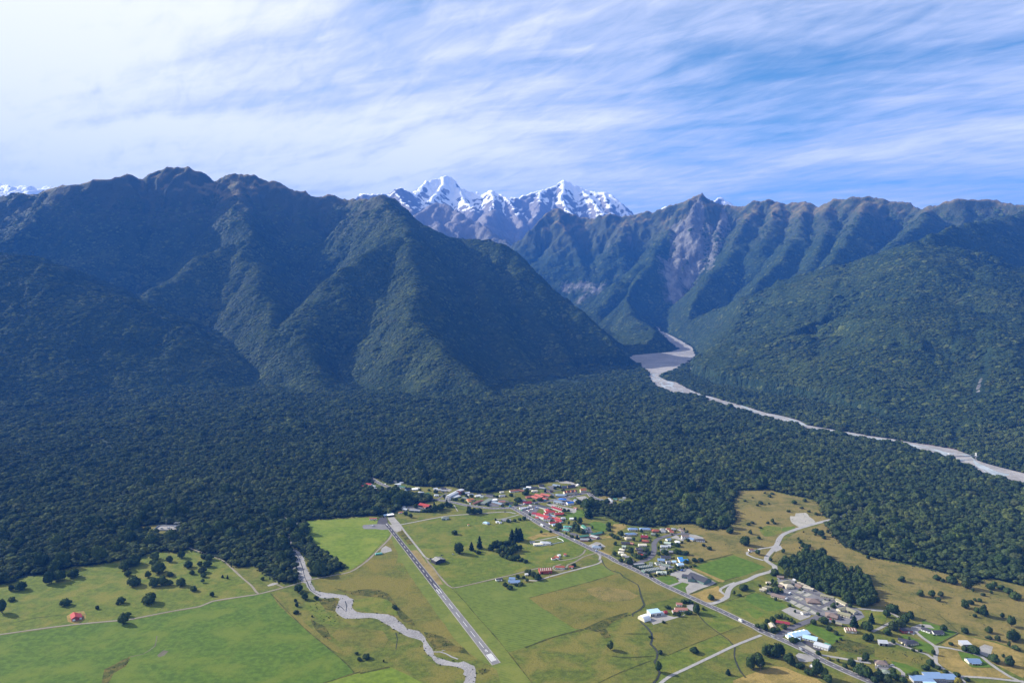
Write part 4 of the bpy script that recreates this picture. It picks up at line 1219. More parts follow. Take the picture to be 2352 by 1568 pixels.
# -- roads
MAIN = zl(ZA, (250, 190), (320, 232), (440, 310), (560, 362), (700, 415), (860, 480), (1030, 530), (1180, 560), (1400, 588), (1600, 618), (1830, 668), (2060, 697)) + zl(ZB, (280, 717), (450, 712), (560, 706))
ROAD_S = zl(ZB, (520, 690), (620, 725), (760, 803), (900, 890), (1100, 1010), (1380, 1135), (1650, 1262), (1850, 1365), (2100, 1475)) + zl(ZC, (240, 950), (500, 1068), (800, 1215)) + zl(ZE, (500, 110), (720, 212), (960, 322), (1200, 432), (1400, 520), (1650, 640), (1900, 758)) + zl(ZF, (360, 1135), (560, 1218), (760, 1302), (960, 1395), (1170, 1508)) + zl(ZH, (1250, 440), (1500, 560), (1800, 692), (2100, 820))
ROAD_N = zl(ZB, (470, 712), (600, 700), (720, 660), (960, 622), (1200, 590), (1450, 545), (1600, 502), (1760, 468), (1790, 480), (1850, 540), (2000, 592), (2120, 628), (2210, 645))
for nm, r, w in (('main_road', MAIN, 8.5), ('main_road', ROAD_S, 8.5), ('village_road', ROAD_N, 9.5)):
    strip('road_shoulder', r, w + 4.5, 'gravel', 'track')
    strip(nm, r, w, 'road_asphalt', 'road')
# painted centre lines
def dashes(name, pts, on, off, w, mat='white_paint', start=0.0, end=1e9):
    P = resample(pts, False, 3.0)
    P = np.array(P)
    s = np.concatenate([[0], np.cumsum(np.linalg.norm(np.diff(P, axis=0), axis=1))])
    t = start
    vv, ff = [], []
    while t + on < min(s[-1], end):
        a = np.array([np.interp(t, s, P[:, 0]), np.interp(t, s, P[:, 1])])
        b = np.array([np.interp(t + on, s, P[:, 0]), np.interp(t + on, s, P[:, 1])])
        d = (b - a) / np.linalg.norm(b - a)
        n = np.array([-d[1], d[0]]) * w / 2
        k = len(vv)
        z = LAYER['mark'] + 0.02
        vv += [(*(a + n), z), (*(b + n), z), (*(b - n), z), (*(a - n), z)]
        ff.append((k + 3, k + 2, k + 1, k))
        t += on + off
    o = mesh_obj(name, vv, ff, mat)
    tag(o, kind='structure')
    return o


for r in (MAIN, ROAD_S, ROAD_N):
    dashes('road_centre_line', r, 3.5, 8.0, 0.42)
strip('street', zl(ZA, (1990, 488), (2120, 520), (2300, 565)) + zl(ZB, (400, 585), (520, 605)), 7, 'road_asphalt', 'road')
strip('street', zl(ZB, (1080, 480), (1180, 455), (1330, 430), (1420, 445)), 6, 'road_asphalt', 'road')
strip('street', zl(ZB, (960, 622), (1080, 560), (1230, 510), (1150, 460), (1100, 420)), 7, 'road_asphalt', 'road')
strip('street', zl(ZC, (430, 1010), (490, 1020), (620, 970), (740, 930), (820, 870), (850, 780), (848, 680), (900, 615), (1000, 572), (1100, 545), (1240, 528), (1400, 525)), 10, 'road_asphalt', 'road')
strip('motel_lane', zl(ZA, (1370, 575), (1450, 520), (1520, 480)), 6, 'road_asphalt', 'road')
strip('park_road', zl(ZF, (590, 1225), (680, 1160), (860, 1062), (1100, 968), (1210, 915)), 11, 'road_asphalt', 'road')
# gravel road from the bush
GR = zl(ZD, (2460, 455), (2352, 472), (2130, 530), (1900, 612), (1800, 660), (1600, 712), (1400, 762), (1200, 820), (1000, 888), (900, 938), (850, 1000), (815, 1080), (740, 1180), (655, 1280), (640, 1330), (700, 1375), (775, 1420), (785, 1465), (720, 1508), (500, 1570)) + zl(ZE, (1800, 62), (1600, 130), (1520, 195), (1495, 260), (1480, 318), (1410, 362), (1280, 410), (1170, 410))
strip('gravel_road', GR, (11.5, 8.0), 'gravel_road', 'track', wjit=0.12)
strip('gravel_lane', zl(ZD, (600, 1335), (450, 1290), (350, 1245), (345, 1210), (460, 1185), (560, 1150), (700, 1132), (790, 1108)), 5, 'gravel_road', 'track')
patch('gravel_apron', zl(ZD, (760, 1120), (860, 1100), (900, 1150), (800, 1200), (720, 1180)), 'gravel_road', 'patch', smooth=True, jit=2)
strip('gravel_lane', zl(ZE, (1600, 105), (1480, 150), (1395, 195), (1385, 225), (1430, 265), (1485, 290)), 5, 'gravel_road', 'track')
strip('farm_track', zl(ZE, (430, 1640), (530, 1560), (650, 1470), (900, 1352), (1300, 1162), (1600, 1020), (1985, 868)), 5.0, 'gravel_road', 'track')
for tl in (TRACK_L, TRACK_M):
    strip('farm_track', tl, 4.0, 'dirt_track', 'track', wjit=0.25)
strip('farm_track', zl(ZJ, (60, 410), (140, 450), (360, 535), (540, 600), (640, 642), (760, 742), (900, 872), (1020, 972), (1090, 1062), (1125, 1092)), 3.4, 'dirt_track', 'track', wjit=0.25)
strip('farm_track', zl(ZA, (640, 1000), (790, 972), (1000, 932), (1200, 892), (1550, 832), (2000, 800), (2300, 777)) + zl(ZB, (480, 772), (560, 778), (640, 800)), 4.5, 'gravel', 'track', wjit=0.2)
strip('farm_track', zl(ZA, (785, 975), (830, 1040), (900, 1132), (1060, 1332), (1180, 1482), (1240, 1512)), 4.2, 'gravel', 'track', wjit=0.2)
strip('farm_track', zl(ZA, (1180, 1482), (1230, 1560)) + zl(ZL, (760, 62), (830, 160), (950, 292), (1010, 328), (1100, 315), (1570, 206), (1800, 155), (2060, 85), (2140, 70)), 3.4, 'dirt_track', 'track', wjit=0.25)
strip('farm_track', zl(ZM, (0, 225), (140, 235), (240, 207), (320, 182), (500, 132), (720, 76), (940, 16), (990, -10), (985, -40)) + zl(ZB, (1950, 1530), (1965, 1465), (1930, 1420)), 4.4, 'gravel', 'track', wjit=0.2)
strip('farm_track', zl(ZB, (1920, 1415), (1850, 1428), (1700, 1475), (1560, 1560)) + zl(ZM, (560, 25), (530, 80), (470, 105), (400, 100), (360, 75), (380, 45), (470, 20)), 3.6, 'dirt_track', 'track', wjit=0.2)
strip('farm_track', zl(ZB, (1730, 1365), (1700, 1420), (1640, 1465), (1500, 1510), (1330, 1532), (1280, 1500)), 3.2, 'dirt_track', 'track', wjit=0.2)
strip('drive', zl(ZB, (700, 812), (560, 850), (430, 880), (300, 890)), 4, 'gravel', 'track')
strip('drive', zl(ZB, (1320, 1150), (1180, 1180), (1000, 1215), (940, 1222)), 4, 'gravel', 'track')
strip('drive', zl(ZA, (1630, 660), (1670, 730), (1690, 760)), 2.2, 'gravel', 'track')
for p in [((690, 718), (620, 735), (575, 770), (600, 830), (700, 912), (830, 1000), (890, 1050), (898, 1110), (880, 1180), (890, 1270), (980, 1350), (1100, 1420), (1240, 1480), (1290, 1540), (1300, 1600)), ((290, 985), (450, 1040), (620, 1102), (760, 1150), (860, 1222)), ((870, 1030), (960, 1040), (1100, 1062), (1400, 1130), (1550, 1180), (1650, 1262), (1800, 1372), (1960, 1472), (2250, 1600)), ((1240, 1470), (1600, 1488), (2000, 1530), (2168, 1545)), ((-40, 820), (80, 765), (180, 712), (350, 640), (345, 610), (260, 560), (120, 520), (-60, 508)), ((120, 1310), (250, 1320), (340, 1360), (410, 1420), (410, 1500))]:
    strip('drive', zl(ZG, *p), 5.0, 'gravel', 'track', wjit=0.15)
strip('drive', zl(ZF, (2240, 830), (2000, 805), (1850, 800), (1760, 790)), 5.0, 'gravel', 'track')
strip('drive', zl(ZH, (1300, 400), (1550, 440), (1850, 492), (1960, 505)), 5.5, 'gravel', 'track')
strip('drive', zl(ZJ, (1360, 960), (1440, 995), (1470, 1005)), 3, 'dirt_track', 'track')
# hardstandings
patch('gravel_yard', zl(ZE, (330, 640), (420, 600), (560, 540), (620, 580), (720, 605), (830, 590), (870, 560), (860, 585), (700, 635), (410, 720), (390, 690)), 'gravel', 'patch', jit=1)
patch('drive', zl(ZE, (900, 440), (1000, 410), (1010, 520), (960, 520), (900, 470)), 'gravel', 'patch', jit=0.5)
patch('gravel_yard', zl(ZC, (1085, 1150), (1230, 1090), (1390, 1050), (1440, 1100), (1600, 1170), (1820, 1290), (1780, 1320), (1600, 1380), (1420, 1455), (1370, 1475), (1340, 1370), (1400, 1310), (1290, 1285), (1130, 1350), (1070, 1335), (1240, 1280), (1190, 1200), (1100, 1175)), 'gravel', 'patch', jit=0.8)
patch('gravel_yard', zl(ZC, (770, 1140), (820, 1090), (940, 1050), (900, 1010), (980, 1030), (1160, 1030), (1140, 1070), (1040, 1080), (900, 1100), (860, 1140)), 'gravel', 'patch', jit=0.6)
patch('gravel_yard', zl(ZC, (1100, 590), (1190, 545), (1330, 610), (1300, 640), (1210, 610)), 'gravel', 'patch', jit=0.6)
patch('gravel_yard', zl(ZC, (1400, 530), (1500, 540), (1610, 580), (1640, 620), (1500, 640), (1380, 620)), 'gravel', 'patch', jit=0.6)
patch('car_park', zl(ZB, (690, 755), (760, 700), (880, 660), (980, 660), (1010, 720), (960, 775), (860, 815), (770, 800)), 'road_asphalt', 'patch', jit=0.3)
patch('hotel_forecourt', zl(ZB, (930, 870), (1000, 880), (1100, 930), (1170, 960), (1180, 1000), (1130, 1000), (1020, 930)), 'road_asphalt', 'patch', jit=0.3)
patch('gravel_yard', zl(ZB, (1580, 540), (1720, 520), (1780, 560), (1720, 615), (1640, 580)), 'gravel', 'patch', jit=0.8)
patch('gravel_yard', zl(ZB, (1110, 650), (1200, 640), (1260, 650), (1380, 690), (1500, 710), (1590, 730), (1590, 770), (1550, 790), (1480, 770), (1400, 720), (1280, 670), (1200, 690)), 'gravel', 'patch', jit=0.6)
patch('petrol_station_forecourt', zl(ZB, (1240, 600), (1310, 570), (1470, 570), (1560, 610), (1540, 660), (1400, 680), (1290, 640)), 'old_asphalt', 'patch', jit=0.3)
patch('car_park', zl(ZB, (190, 640), (270, 620), (380, 650), (370, 690), (240, 690)), 'road_asphalt', 'patch', jit=0.3)
patch('car_park', zl(ZB, (1120, 370), (1200, 360), (1270, 380), (1260, 420), (1200, 430)), 'road_asphalt', 'patch', jit=0.3)
patch('gravel_yard', zl(ZB, (1290, 300), (1460, 285), (1560, 320), (1640, 360), (1560, 380), (1500, 330), (1350, 320)), 'gravel', 'patch', jit=0.8)
patch('car_park', zl(ZB, (1760, 1000), (1810, 1005), (1830, 1070), (1860, 1090), (1760, 1110)), 'road_asphalt', 'patch', jit=0.3)
patch('drive', zl(ZB, (1480, 1095), (1560, 1100), (1640, 1130), (1600, 1160), (1500, 1130)), 'road_asphalt', 'patch', jit=0.3)
patch('gravel_yard', zl(ZB, (1640, 1210), (1800, 1160), (1960, 1160), (1950, 1190), (1700, 1240)), 'old_asphalt', 'patch', jit=0.3)
patch('gravel_yard', zl(ZB, (1760, 1305), (1900, 1240), (1960, 1250), (2050, 1315), (1860, 1350)), 'gravel', 'patch', jit=0.4)
patch('gravel_yard', zl(ZA, (880, 690), (1000, 680), (1180, 690), (1280, 670), (1290, 700), (1180, 730), (920, 730)), 'old_asphalt', 'patch', jit=0.4)
patch('gravel_yard', zl(ZA, (1380, 420), (1520, 400), (1600, 420), (1560, 450), (1460, 440)), 'gravel', 'patch', jit=0.6)
patch('gravel_yard', zl(ZA, (560, 1300), (640, 1340), (660, 1380), (540, 1420), (480, 1400), (500, 1340)), 'gravel', 'patch', smooth=True, jit=1.5)
patch('gravel_yard', zl(ZG, (1480, 1060), (1600, 1010), (1720, 1040), (1690, 1130), (1640, 1190), (1540, 1150)), 'gravel', 'patch', smooth=True, jit=2)
patch('drive', zl(ZG, (520, 750), (690, 710), (800, 720), (870, 775), (760, 760), (700, 770), (600, 830), (560, 870), (500, 840)), 'gravel', 'patch', jit=0.4)
patch('gravel_yard', zl(ZG, (120, 1000), (200, 960), (310, 980), (300, 1010), (200, 1020)), 'gravel', 'patch', jit=0.4)
patch('gravel_yard', zl(ZG, (840, 1520), (1000, 1510), (1080, 1568), (860, 1590)), 'old_asphalt', 'patch', jit=0.2)
patch('drive', zl(ZG, (0, 1300), (120, 1300), (240, 1320), (180, 1370), (60, 1380), (0, 1350)), 'old_asphalt', 'patch', jit=0.3)
patch('gravel_layby', zl(ZH, (950, 400), (990, 370), (1090, 390), (1200, 440), (1190, 480), (1080, 492), (990, 480)), 'gravel', 'patch', smooth=True, jit=0.8)
patch('gravel_patch', zl(ZJ, (1240, 975), (1300, 945), (1400, 935), (1330, 975), (1260, 990)), 'gravel', 'patch', smooth=True, jit=1)
# holiday park
patch('holiday_park_ground', zl(ZF, (590, 370), (640, 345), (780, 345), (1100, 480), (1230, 545), (1440, 640), (1620, 740), (1760, 790), (1850, 840), (1900, 920), (1800, 970), (1680, 1030), (1380, 1000), (1220, 910), (1080, 880), (760, 700), (520, 600), (420, 560), (440, 520), (560, 540), (700, 520), (620, 440)), 'old_asphalt', 'patch', jit=0.4)
patch('gravel_yard', zl(ZF, (650, 820), (780, 770), (960, 830), (1100, 880), (1080, 920), (940, 970), (800, 900)), 'gravel', 'patch', jit=1.2)
pads = [((715, 620), (760, 610), (850, 660), (790, 690)), ((770, 690), (860, 665), (915, 690), (835, 740)), ((850, 750), (950, 705), (1025, 745), (925, 790)), ((950, 790), (1050, 750), (1090, 770), (1080, 810), (1040, 835)), ((870, 550), (960, 525), (1010, 555), (940, 575)), ((970, 595), (1060, 565), (1110, 590), (1030, 620)), ((800, 570), (870, 560), (890, 590), (830, 600)), ((840, 625), (920, 605), (950, 625), (880, 650)), ((1210, 715), (1290, 665), (1380, 700), (1290, 750)), ((1140, 755), (1210, 725), (1270, 750), (1200, 775)), ((1250, 800), (1330, 760), (1400, 790), (1320, 825)), ((1075, 845), (1110, 815), (1180, 860), (1160, 885)), ((900, 650), (960, 630), (1000, 650), (940, 680)), ((1020, 720), (1100, 730), (1130, 750), (1080, 755))]
for pd in pads:
    c = np.mean(np.array(pd), axis=0)
    patch('grass_border', [ZF(*(c + (np.array(p) - c) * 1.10)) for p in pd], 'lawn', 'track')
    patch('site_pad', [ZF(*p) for p in pd], 'pale_site_pad', 'road')
for p, w in [(((740, 520), (860, 575), (1000, 640), (1120, 720), (1240, 800)), 6), (((830, 470), (960, 500), (1160, 575), (1400, 680), (1500, 730)), 8), (((1210, 795), (1300, 750), (1400, 700)), 7), (((700, 600), (830, 660), (1000, 740), (1250, 840)), 6)]:
    strip('park_lane', zl(ZF, *p), w, 'road_asphalt', 'mark')
patch('tennis_court', zl(ZF, (960, 1290), (1010, 1265), (1150, 1310), (1300, 1385), (1290, 1410), (1190, 1430)), 'new_asphalt', 'patch', jit=0.0)
patch('play_area', zl(ZF, (850, 1300), (950, 1290), (1180, 1430), (1150, 1450), (1000, 1390)), 'pale_site_pad', 'patch', jit=0.6)
# -- airstrip
rTL, rTR, rBR, rBL = ZA(543, 962), ZA(592, 948), ZL(1622, 1298), ZL(1532, 1327)
def rw(s, t):
    a = rTL.lerp(rBL, s)
    b = rTR.lerp(rBR, s)
    return a.lerp(b, t)
# split at the displaced threshold
def s_of(p):
    ax = rTL.lerp(rTR, .5)
    bx = rBL.lerp(rBR, .5)
    return (p - ax).dot(bx - ax) / (bx - ax).length_squared
sD = s_of(ZL(850, 405))
RWL = (rTL.lerp(rTR, .5) - rBL.lerp(rBR, .5)).length
patch('runway_edge', [rw(-0.005, -0.14), rw(-0.005, 1.14), rw(1.002, 1.14), rw(1.002, -0.14)], 'gravel', 'track')
patch('runway', [rw(0, 0), rw(0, 1), rw(sD, 1), rw(sD, 0)], 'new_asphalt', 'road')
patch('runway', [rw(sD, 0), rw(sD, 1), rw(1, 1), rw(1, 0)], 'old_asphalt', 'road')
patch('turning_circle', zl(ZA, (425, 962), (432, 920), (455, 880), (490, 855), (530, 845), (565, 852), (585, 880), (592, 920), (588, 952), (545, 966)), 'new_asphalt', 'road')
patch('helicopter_apron', zl(ZA, (190, 1000), (215, 975), (350, 966), (440, 960), (545, 968), (600, 1045), (500, 1052), (400, 1036), (300, 1040), (215, 1038)), 'old_asphalt', 'track', smooth=True)
patch('aerodrome_yard', zl(ZA, (590, 860), (690, 850), (790, 960), (790, 990), (700, 1000), (620, 1010), (600, 960), (660, 975), (600, 890)), 'gravel', 'patch', jit=0.6)
patch('aerodrome_yard', zl(ZA, (620, 990), (800, 985), (810, 1060), (740, 1100), (690, 1060)), 'gravel', 'patch', jit=1.0)
mv, mf = [], []


def mark_quad(s0, s1, t0, t1):
    k = len(mv)
    z = LAYER['mark'] + 0.03
    for s, t in ((s0, t0), (s0, t1), (s1, t1), (s1, t0)):
        p = rw(s, t)
        mv.append((p.x, p.y, z))
    mf.append((k, k + 3, k + 2, k + 1))


s = 0.03
while s < sD - 0.045:
    mark_quad(s, s + 0.0175, 0.472, 0.528)
    s += 0.0345
s = sD + 0.012
while s < s_of(ZL(1445, 1130)):
    mark_quad(s, s + 0.030, 0.475, 0.525)
    s += 0.0535
sk0, sk1 = s_of(ZL(1485, 1190)), s_of(ZL(1555, 1280))
for k in range(6):
    t = 0.13 + k * 0.135
    mark_quad(sk0, sk1, t, t + 0.062)
sk0, sk1 = s_of(ZL(800, 345)), s_of(ZL(850, 403))
for k in range(4):
    t = 0.14 + k * 0.14 + (0.16 if k > 1 else 0)
    mark_quad(sk0, sk1, t, t + 0.06)
# designators 15 (near) and 33 (far, read from the other end)
SEG = {'1': ['R'], '5': ['T', 'A', 'M', 'b', 'B'], '3': ['T', 'a', 'M', 'b', 'B']}


def digit(ch, s0, s1, t0, t1, flip):
    def qd(x0, x1, y0, y1):
        if flip:
            x0, x1, y0, y1 = 1 - x1, 1 - x0, 1 - y1, 1 - y0
        mark_quad(s0 + (s1 - s0) * y0, s0 + (s1 - s0) * y1, t0 + (t1 - t0) * x0, t0 + (t1 - t0) * x1)
    for sg in SEG[ch]:
        if sg == 'R':
            qd(0.4, 0.65, 0, 1)
        if sg == 'T':
            qd(0, 1, 0, 0.14)
        if sg == 'M':
            qd(0, 1, 0.43, 0.57)
        if sg == 'B':
            qd(0, 1, 0.86, 1)
        if sg == 'A':
            qd(0, 0.25, 0.142, 0.428)
        if sg == 'a':
            qd(0.75, 1, 0.142, 0.428)
        if sg == 'b':
            qd(0.75, 1, 0.572, 0.858)


sn0, sn1 = s_of(ZL(1430, 1135)), s_of(ZL(1452, 1163))
digit('1', sn0, sn1, 0.36, 0.49, False)
digit('5', sn0, sn1, 0.52, 0.66, False)
sn1 = s_of(ZL(808, 335)); sn0 = sn1 - 0.02
digit('1', sn0, sn1, 0.36, 0.49, False)
digit('5', sn0, sn1, 0.52, 0.66, False)
digit('3', 0.002, 0.020, 0.34, 0.49, True)
digit('3', 0.002, 0.020, 0.53, 0.68, True)
rm = mesh_obj('runway_markings', mv, mf, 'white_paint')
tag(rm, kind='structure')

# -- big river bed and gravel flat
def poly_sheet(name, P3, mat, dz):
    from mathutils.geometry import tessellate_polygon
    V = [Vector((p[0], p[1], 0)) for p in P3]
    ff = []
    for a, b, c in tessellate_polygon([V]):
        n = (V[b] - V[a]).cross(V[c] - V[a]).z
        ff.append((a, b, c) if n > 0 else (a, c, b))
    o = mesh_obj(name, [(p[0], p[1], p[2] + dz) for p in P3], ff, mat)
    tag(o, kind='structure')
    return o


def dens(pts, step):
    out = []
    for a, b in zip(pts[:-1], pts[1:]):
        k = max(1, int(math.dist(a[:2], b[:2]) / step))
        out += [tuple(a[i] + (b[i] - a[i]) * j / k for i in range(3)) for j in range(k)]
    return out + [pts[-1]]


def lift(P):
    return [(p[0], p[1], float(base_z(p[1]))) for p in P]


def loft(name, A, B, mat, dz, n=160, t0=0.0, t1=1.0, wig=0.0):
    """sheet between two banks, following the fall of the valley"""
    def even(P):
        P = np.array([p[:2] for p in P])
        s = np.concatenate([[0], np.cumsum(np.linalg.norm(np.diff(P, axis=0), axis=1))])
        q = np.linspace(0, s[-1], n)
        return np.stack([np.interp(q, s, P[:, 0]), np.interp(q, s, P[:, 1])], 1)
    A, B = even(A), even(B)
    vv, ff = [], []
    for i in range(n):
        w = wig * float(pnoise(np.array([i * 0.11]), np.array([3.3 + t0]))[0])
        w2 = wig * float(pnoise(np.array([i * 0.17]), np.array([9.3 + t1]))[0])
        for t in (max(0, t0 + w), min(1, t1 + w2 + (w if wig else 0))):
            p = A[i] + (B[i] - A[i]) * t
            vv.append((p[0], p[1], max(float(base_z(p[1])), -0.4) + dz))
        if i:
            k = 2 * i
            ff.append((k - 2, k, k + 1, k - 1))
    o = mesh_obj(name, vv, ff, mat)
    tag(o, kind='structure')
    return o


loft('river_bed', FB, NB, 'gorge_gravel', 0.45)
loft('river_water', FB, NB, 'glacial_water', 0.62, n=220, t0=0.22, t1=0.36, wig=0.34)
loft('river_water', FB, NB, 'glacial_water', 0.70, n=220, t0=0.62, t1=0.68, wig=0.4)
poly_sheet('gravel_flat', FLAT, 'gorge_gravel', 0.35)
rg_far = px_of(3100, 1600, 2.361, [(1150, 358), (1300, 362), (1450, 385), (1600, 405), (1720, 440), (1860, 500), (1840, 512), (1700, 468), (1560, 440), (1420, 420), (1280, 395), (1150, 370)])
poly_sheet('red_gravel_bank', [at_base_plus(u, v, 0) for u, v in rg_far], 'red_gravel', 0.6)
# ================================================================== buildings
ROOF = {'red': (0.34, 0.05, 0.045), 'dark red': (0.24, 0.035, 0.045), 'salmon red': (0.38, 0.115, 0.085), 'orange': (0.48, 0.18, 0.065), 'brown': (0.19, 0.145, 0.125), 'rust brown': (0.20, 0.095, 0.07),
        'rusty red': (0.28, 0.085, 0.05), 'white': (0.78, 0.78, 0.77), 'cream': (0.60, 0.55, 0.42), 'silver grey': (0.42, 0.44, 0.46), 'grey': (0.24, 0.245, 0.26), 'dark grey': (0.055, 0.057, 0.068), 'navy': (0.045, 0.06, 0.10),
        'blue grey': (0.20, 0.25, 0.31), 'light blue': (0.36, 0.52, 0.66), 'bright blue': (0.05, 0.25, 0.60), 'royal blue': (0.025, 0.12, 0.42), 'green': (0.07, 0.20, 0.135), 'pale green': (0.36, 0.43, 0.34), 'teal': (0.10, 0.30, 0.24), 'olive': (0.23, 0.22, 0.14),
        'terracotta': (0.34, 0.16, 0.12), 'beige': (0.40, 0.36, 0.28), 'dull green': (0.17, 0.20, 0.165), 'slate blue': (0.16, 0.24, 0.38)}
WALL = {'white': (0.74, 0.73, 0.70), 'cream': (0.60, 0.54, 0.40), 'grey': (0.30, 0.30, 0.30), 'brick': (0.27, 0.11, 0.08), 'black': (0.03, 0.032, 0.038), 'green': (0.13, 0.21, 0.175), 'blue': (0.25, 0.34, 0.45), 'red': (0.33, 0.06, 0.05), 'timber': (0.20, 0.14, 0.095), 'pale blue': (0.55, 0.63, 0.68)}


def mat_roof(name, col):
    m, q = new_mat(name)
    pos = geo_pos(q)
    n = q.noise(pos, 0.35, 4, 0.6)
    n2 = q.noise(pos, 2.5, 3, 0.6)
    c = q.mix(n, tuple(x * 0.80 for x in col), tuple(min(1, x * 1.12) for x in col))
    c = q.mix(q.m('MULTIPLY', q.ramp(n2, 0.55, 0.8), 0.3), c, tuple(x * 0.5 + 0.03 for x in col))
    finish(q, c, 0.75, None, 0.10)


for k, v in ROOF.items():
    mat_roof('roof_' + k, v)
for k, v in WALL.items():
    mat_plain('wall_' + k, v, 0.85, 0.10, 0.8)
mat_plain('window_glass', (0.03, 0.04, 0.05), 0.12, 0.2, 0.5, 0.6)
mat_plain('trim_white', (0.75, 0.75, 0.73), 0.6, 0.05)
mat_plain('skylight_panel', (0.62, 0.60, 0.50), 0.5, 0.1)
mat_plain('galvanised', (0.36, 0.38, 0.40), 0.45, 0.15, 1.0, 0.5)
mat_plain('dark_opening', (0.015, 0.015, 0.018), 0.9, 0.1)
mat_plain('pole_timber', (0.16, 0.135, 0.11), 0.9, 0.2)


def box_mesh(name, x0, x1, y0, y1, z0, z1, mat):
    me = bpy.data.meshes.new(name)
    v = [(x0, y0, z0), (x1, y0, z0), (x1, y1, z0), (x0, y1, z0), (x0, y0, z1), (x1, y0, z1), (x1, y1, z1), (x0, y1, z1)]
    me.from_pydata(v, [], [(0, 3, 2, 1), (4, 5, 6, 7), (0, 1, 5, 4), (1, 2, 6, 5), (2, 3, 7, 6), (3, 0, 4, 7)])
    me.materials.append(MATS[mat])
    return me


# framed window, door and roller door shared by every building (local x along the wall, y out of it)
def window_meshes():
    fr = bpy.data.meshes.new('window')
    v, f = [], []

    def bx(x0, x1, y0, y1, z0, z1):
        k = len(v)
        v.extend([(x0, y0, z0), (x1, y0, z0), (x1, y1, z0), (x0, y1, z0), (x0, y0, z1), (x1, y0, z1), (x1, y1, z1), (x0, y1, z1)])
        f.extend([tuple(k + i for i in q) for q in [(0, 3, 2, 1), (4, 5, 6, 7), (0, 1, 5, 4), (1, 2, 6, 5), (2, 3, 7, 6), (3, 0, 4, 7)]])
    bx(-0.9, 0.9, 0.0, 0.07, 0.0, 0.09)
    bx(-0.9, 0.9, 0.0, 0.07, 1.11, 1.2)
    bx(-0.9, -0.81, 0.0, 0.068, 0.092, 1.108)
    bx(0.81, 0.9, 0.0, 0.068, 0.092, 1.108)
    fr.from_pydata(v, [], f)
    fr.materials.append(MATS['trim_white'])
    gl = box_mesh('pane', -0.806, 0.806, 0.004, 0.035, 0.094, 1.106, 'window_glass')
    return fr, gl


WIN_F, WIN_G = window_meshes()
DOOR = box_mesh('door', -0.48, 0.48, 0.004, 0.06, 0.0, 2.05, 'wall_timber')
ROLLER = box_mesh('roller_door', -1.5, 1.5, 0.004, 0.06, 0.0, 2.4, 'trim_white')
OPENING = box_mesh('bay_opening', -2.0, 2.0, 0.004, 0.05, 0.0, 3.0, 'dark_opening')
BUILT = []


def prism(name, prof, x0, x1, mat, parent):
    """closed profile (y, z) swept along x"""
    n = len(prof)
    v = [(x0, y, z) for y, z in prof] + [(x1, y, z) for y, z in prof]
    f = [tuple(range(n - 1, -1, -1)), tuple(range(n, 2 * n))]
    for i in range(n):
        j = (i + 1) % n
        f.append((i, j, n + j, n + i))
    # outward normals: profile is counter-clockwise seen from +x
    f = [tuple(q[::-1]) for q in f] if poly_area(prof) < 0 else f
    return mesh_obj(name, v, f, mat, parent)


def poly_area(p):
    return 0.5 * sum(p[i][0] * p[(i + 1) % len(p)][1] - p[(i + 1) % len(p)][0] * p[i][1] for i in range(len(p)))


def put(me, parent, name, x, y, z, rz, sx=1.0, sz=1.0):
    o = link_mesh(name, me, parent)
    o.location = (x, y, z)
    o.rotation_euler = (0, 0, rz)
    o.scale = (sx, 1, sz)
    return o


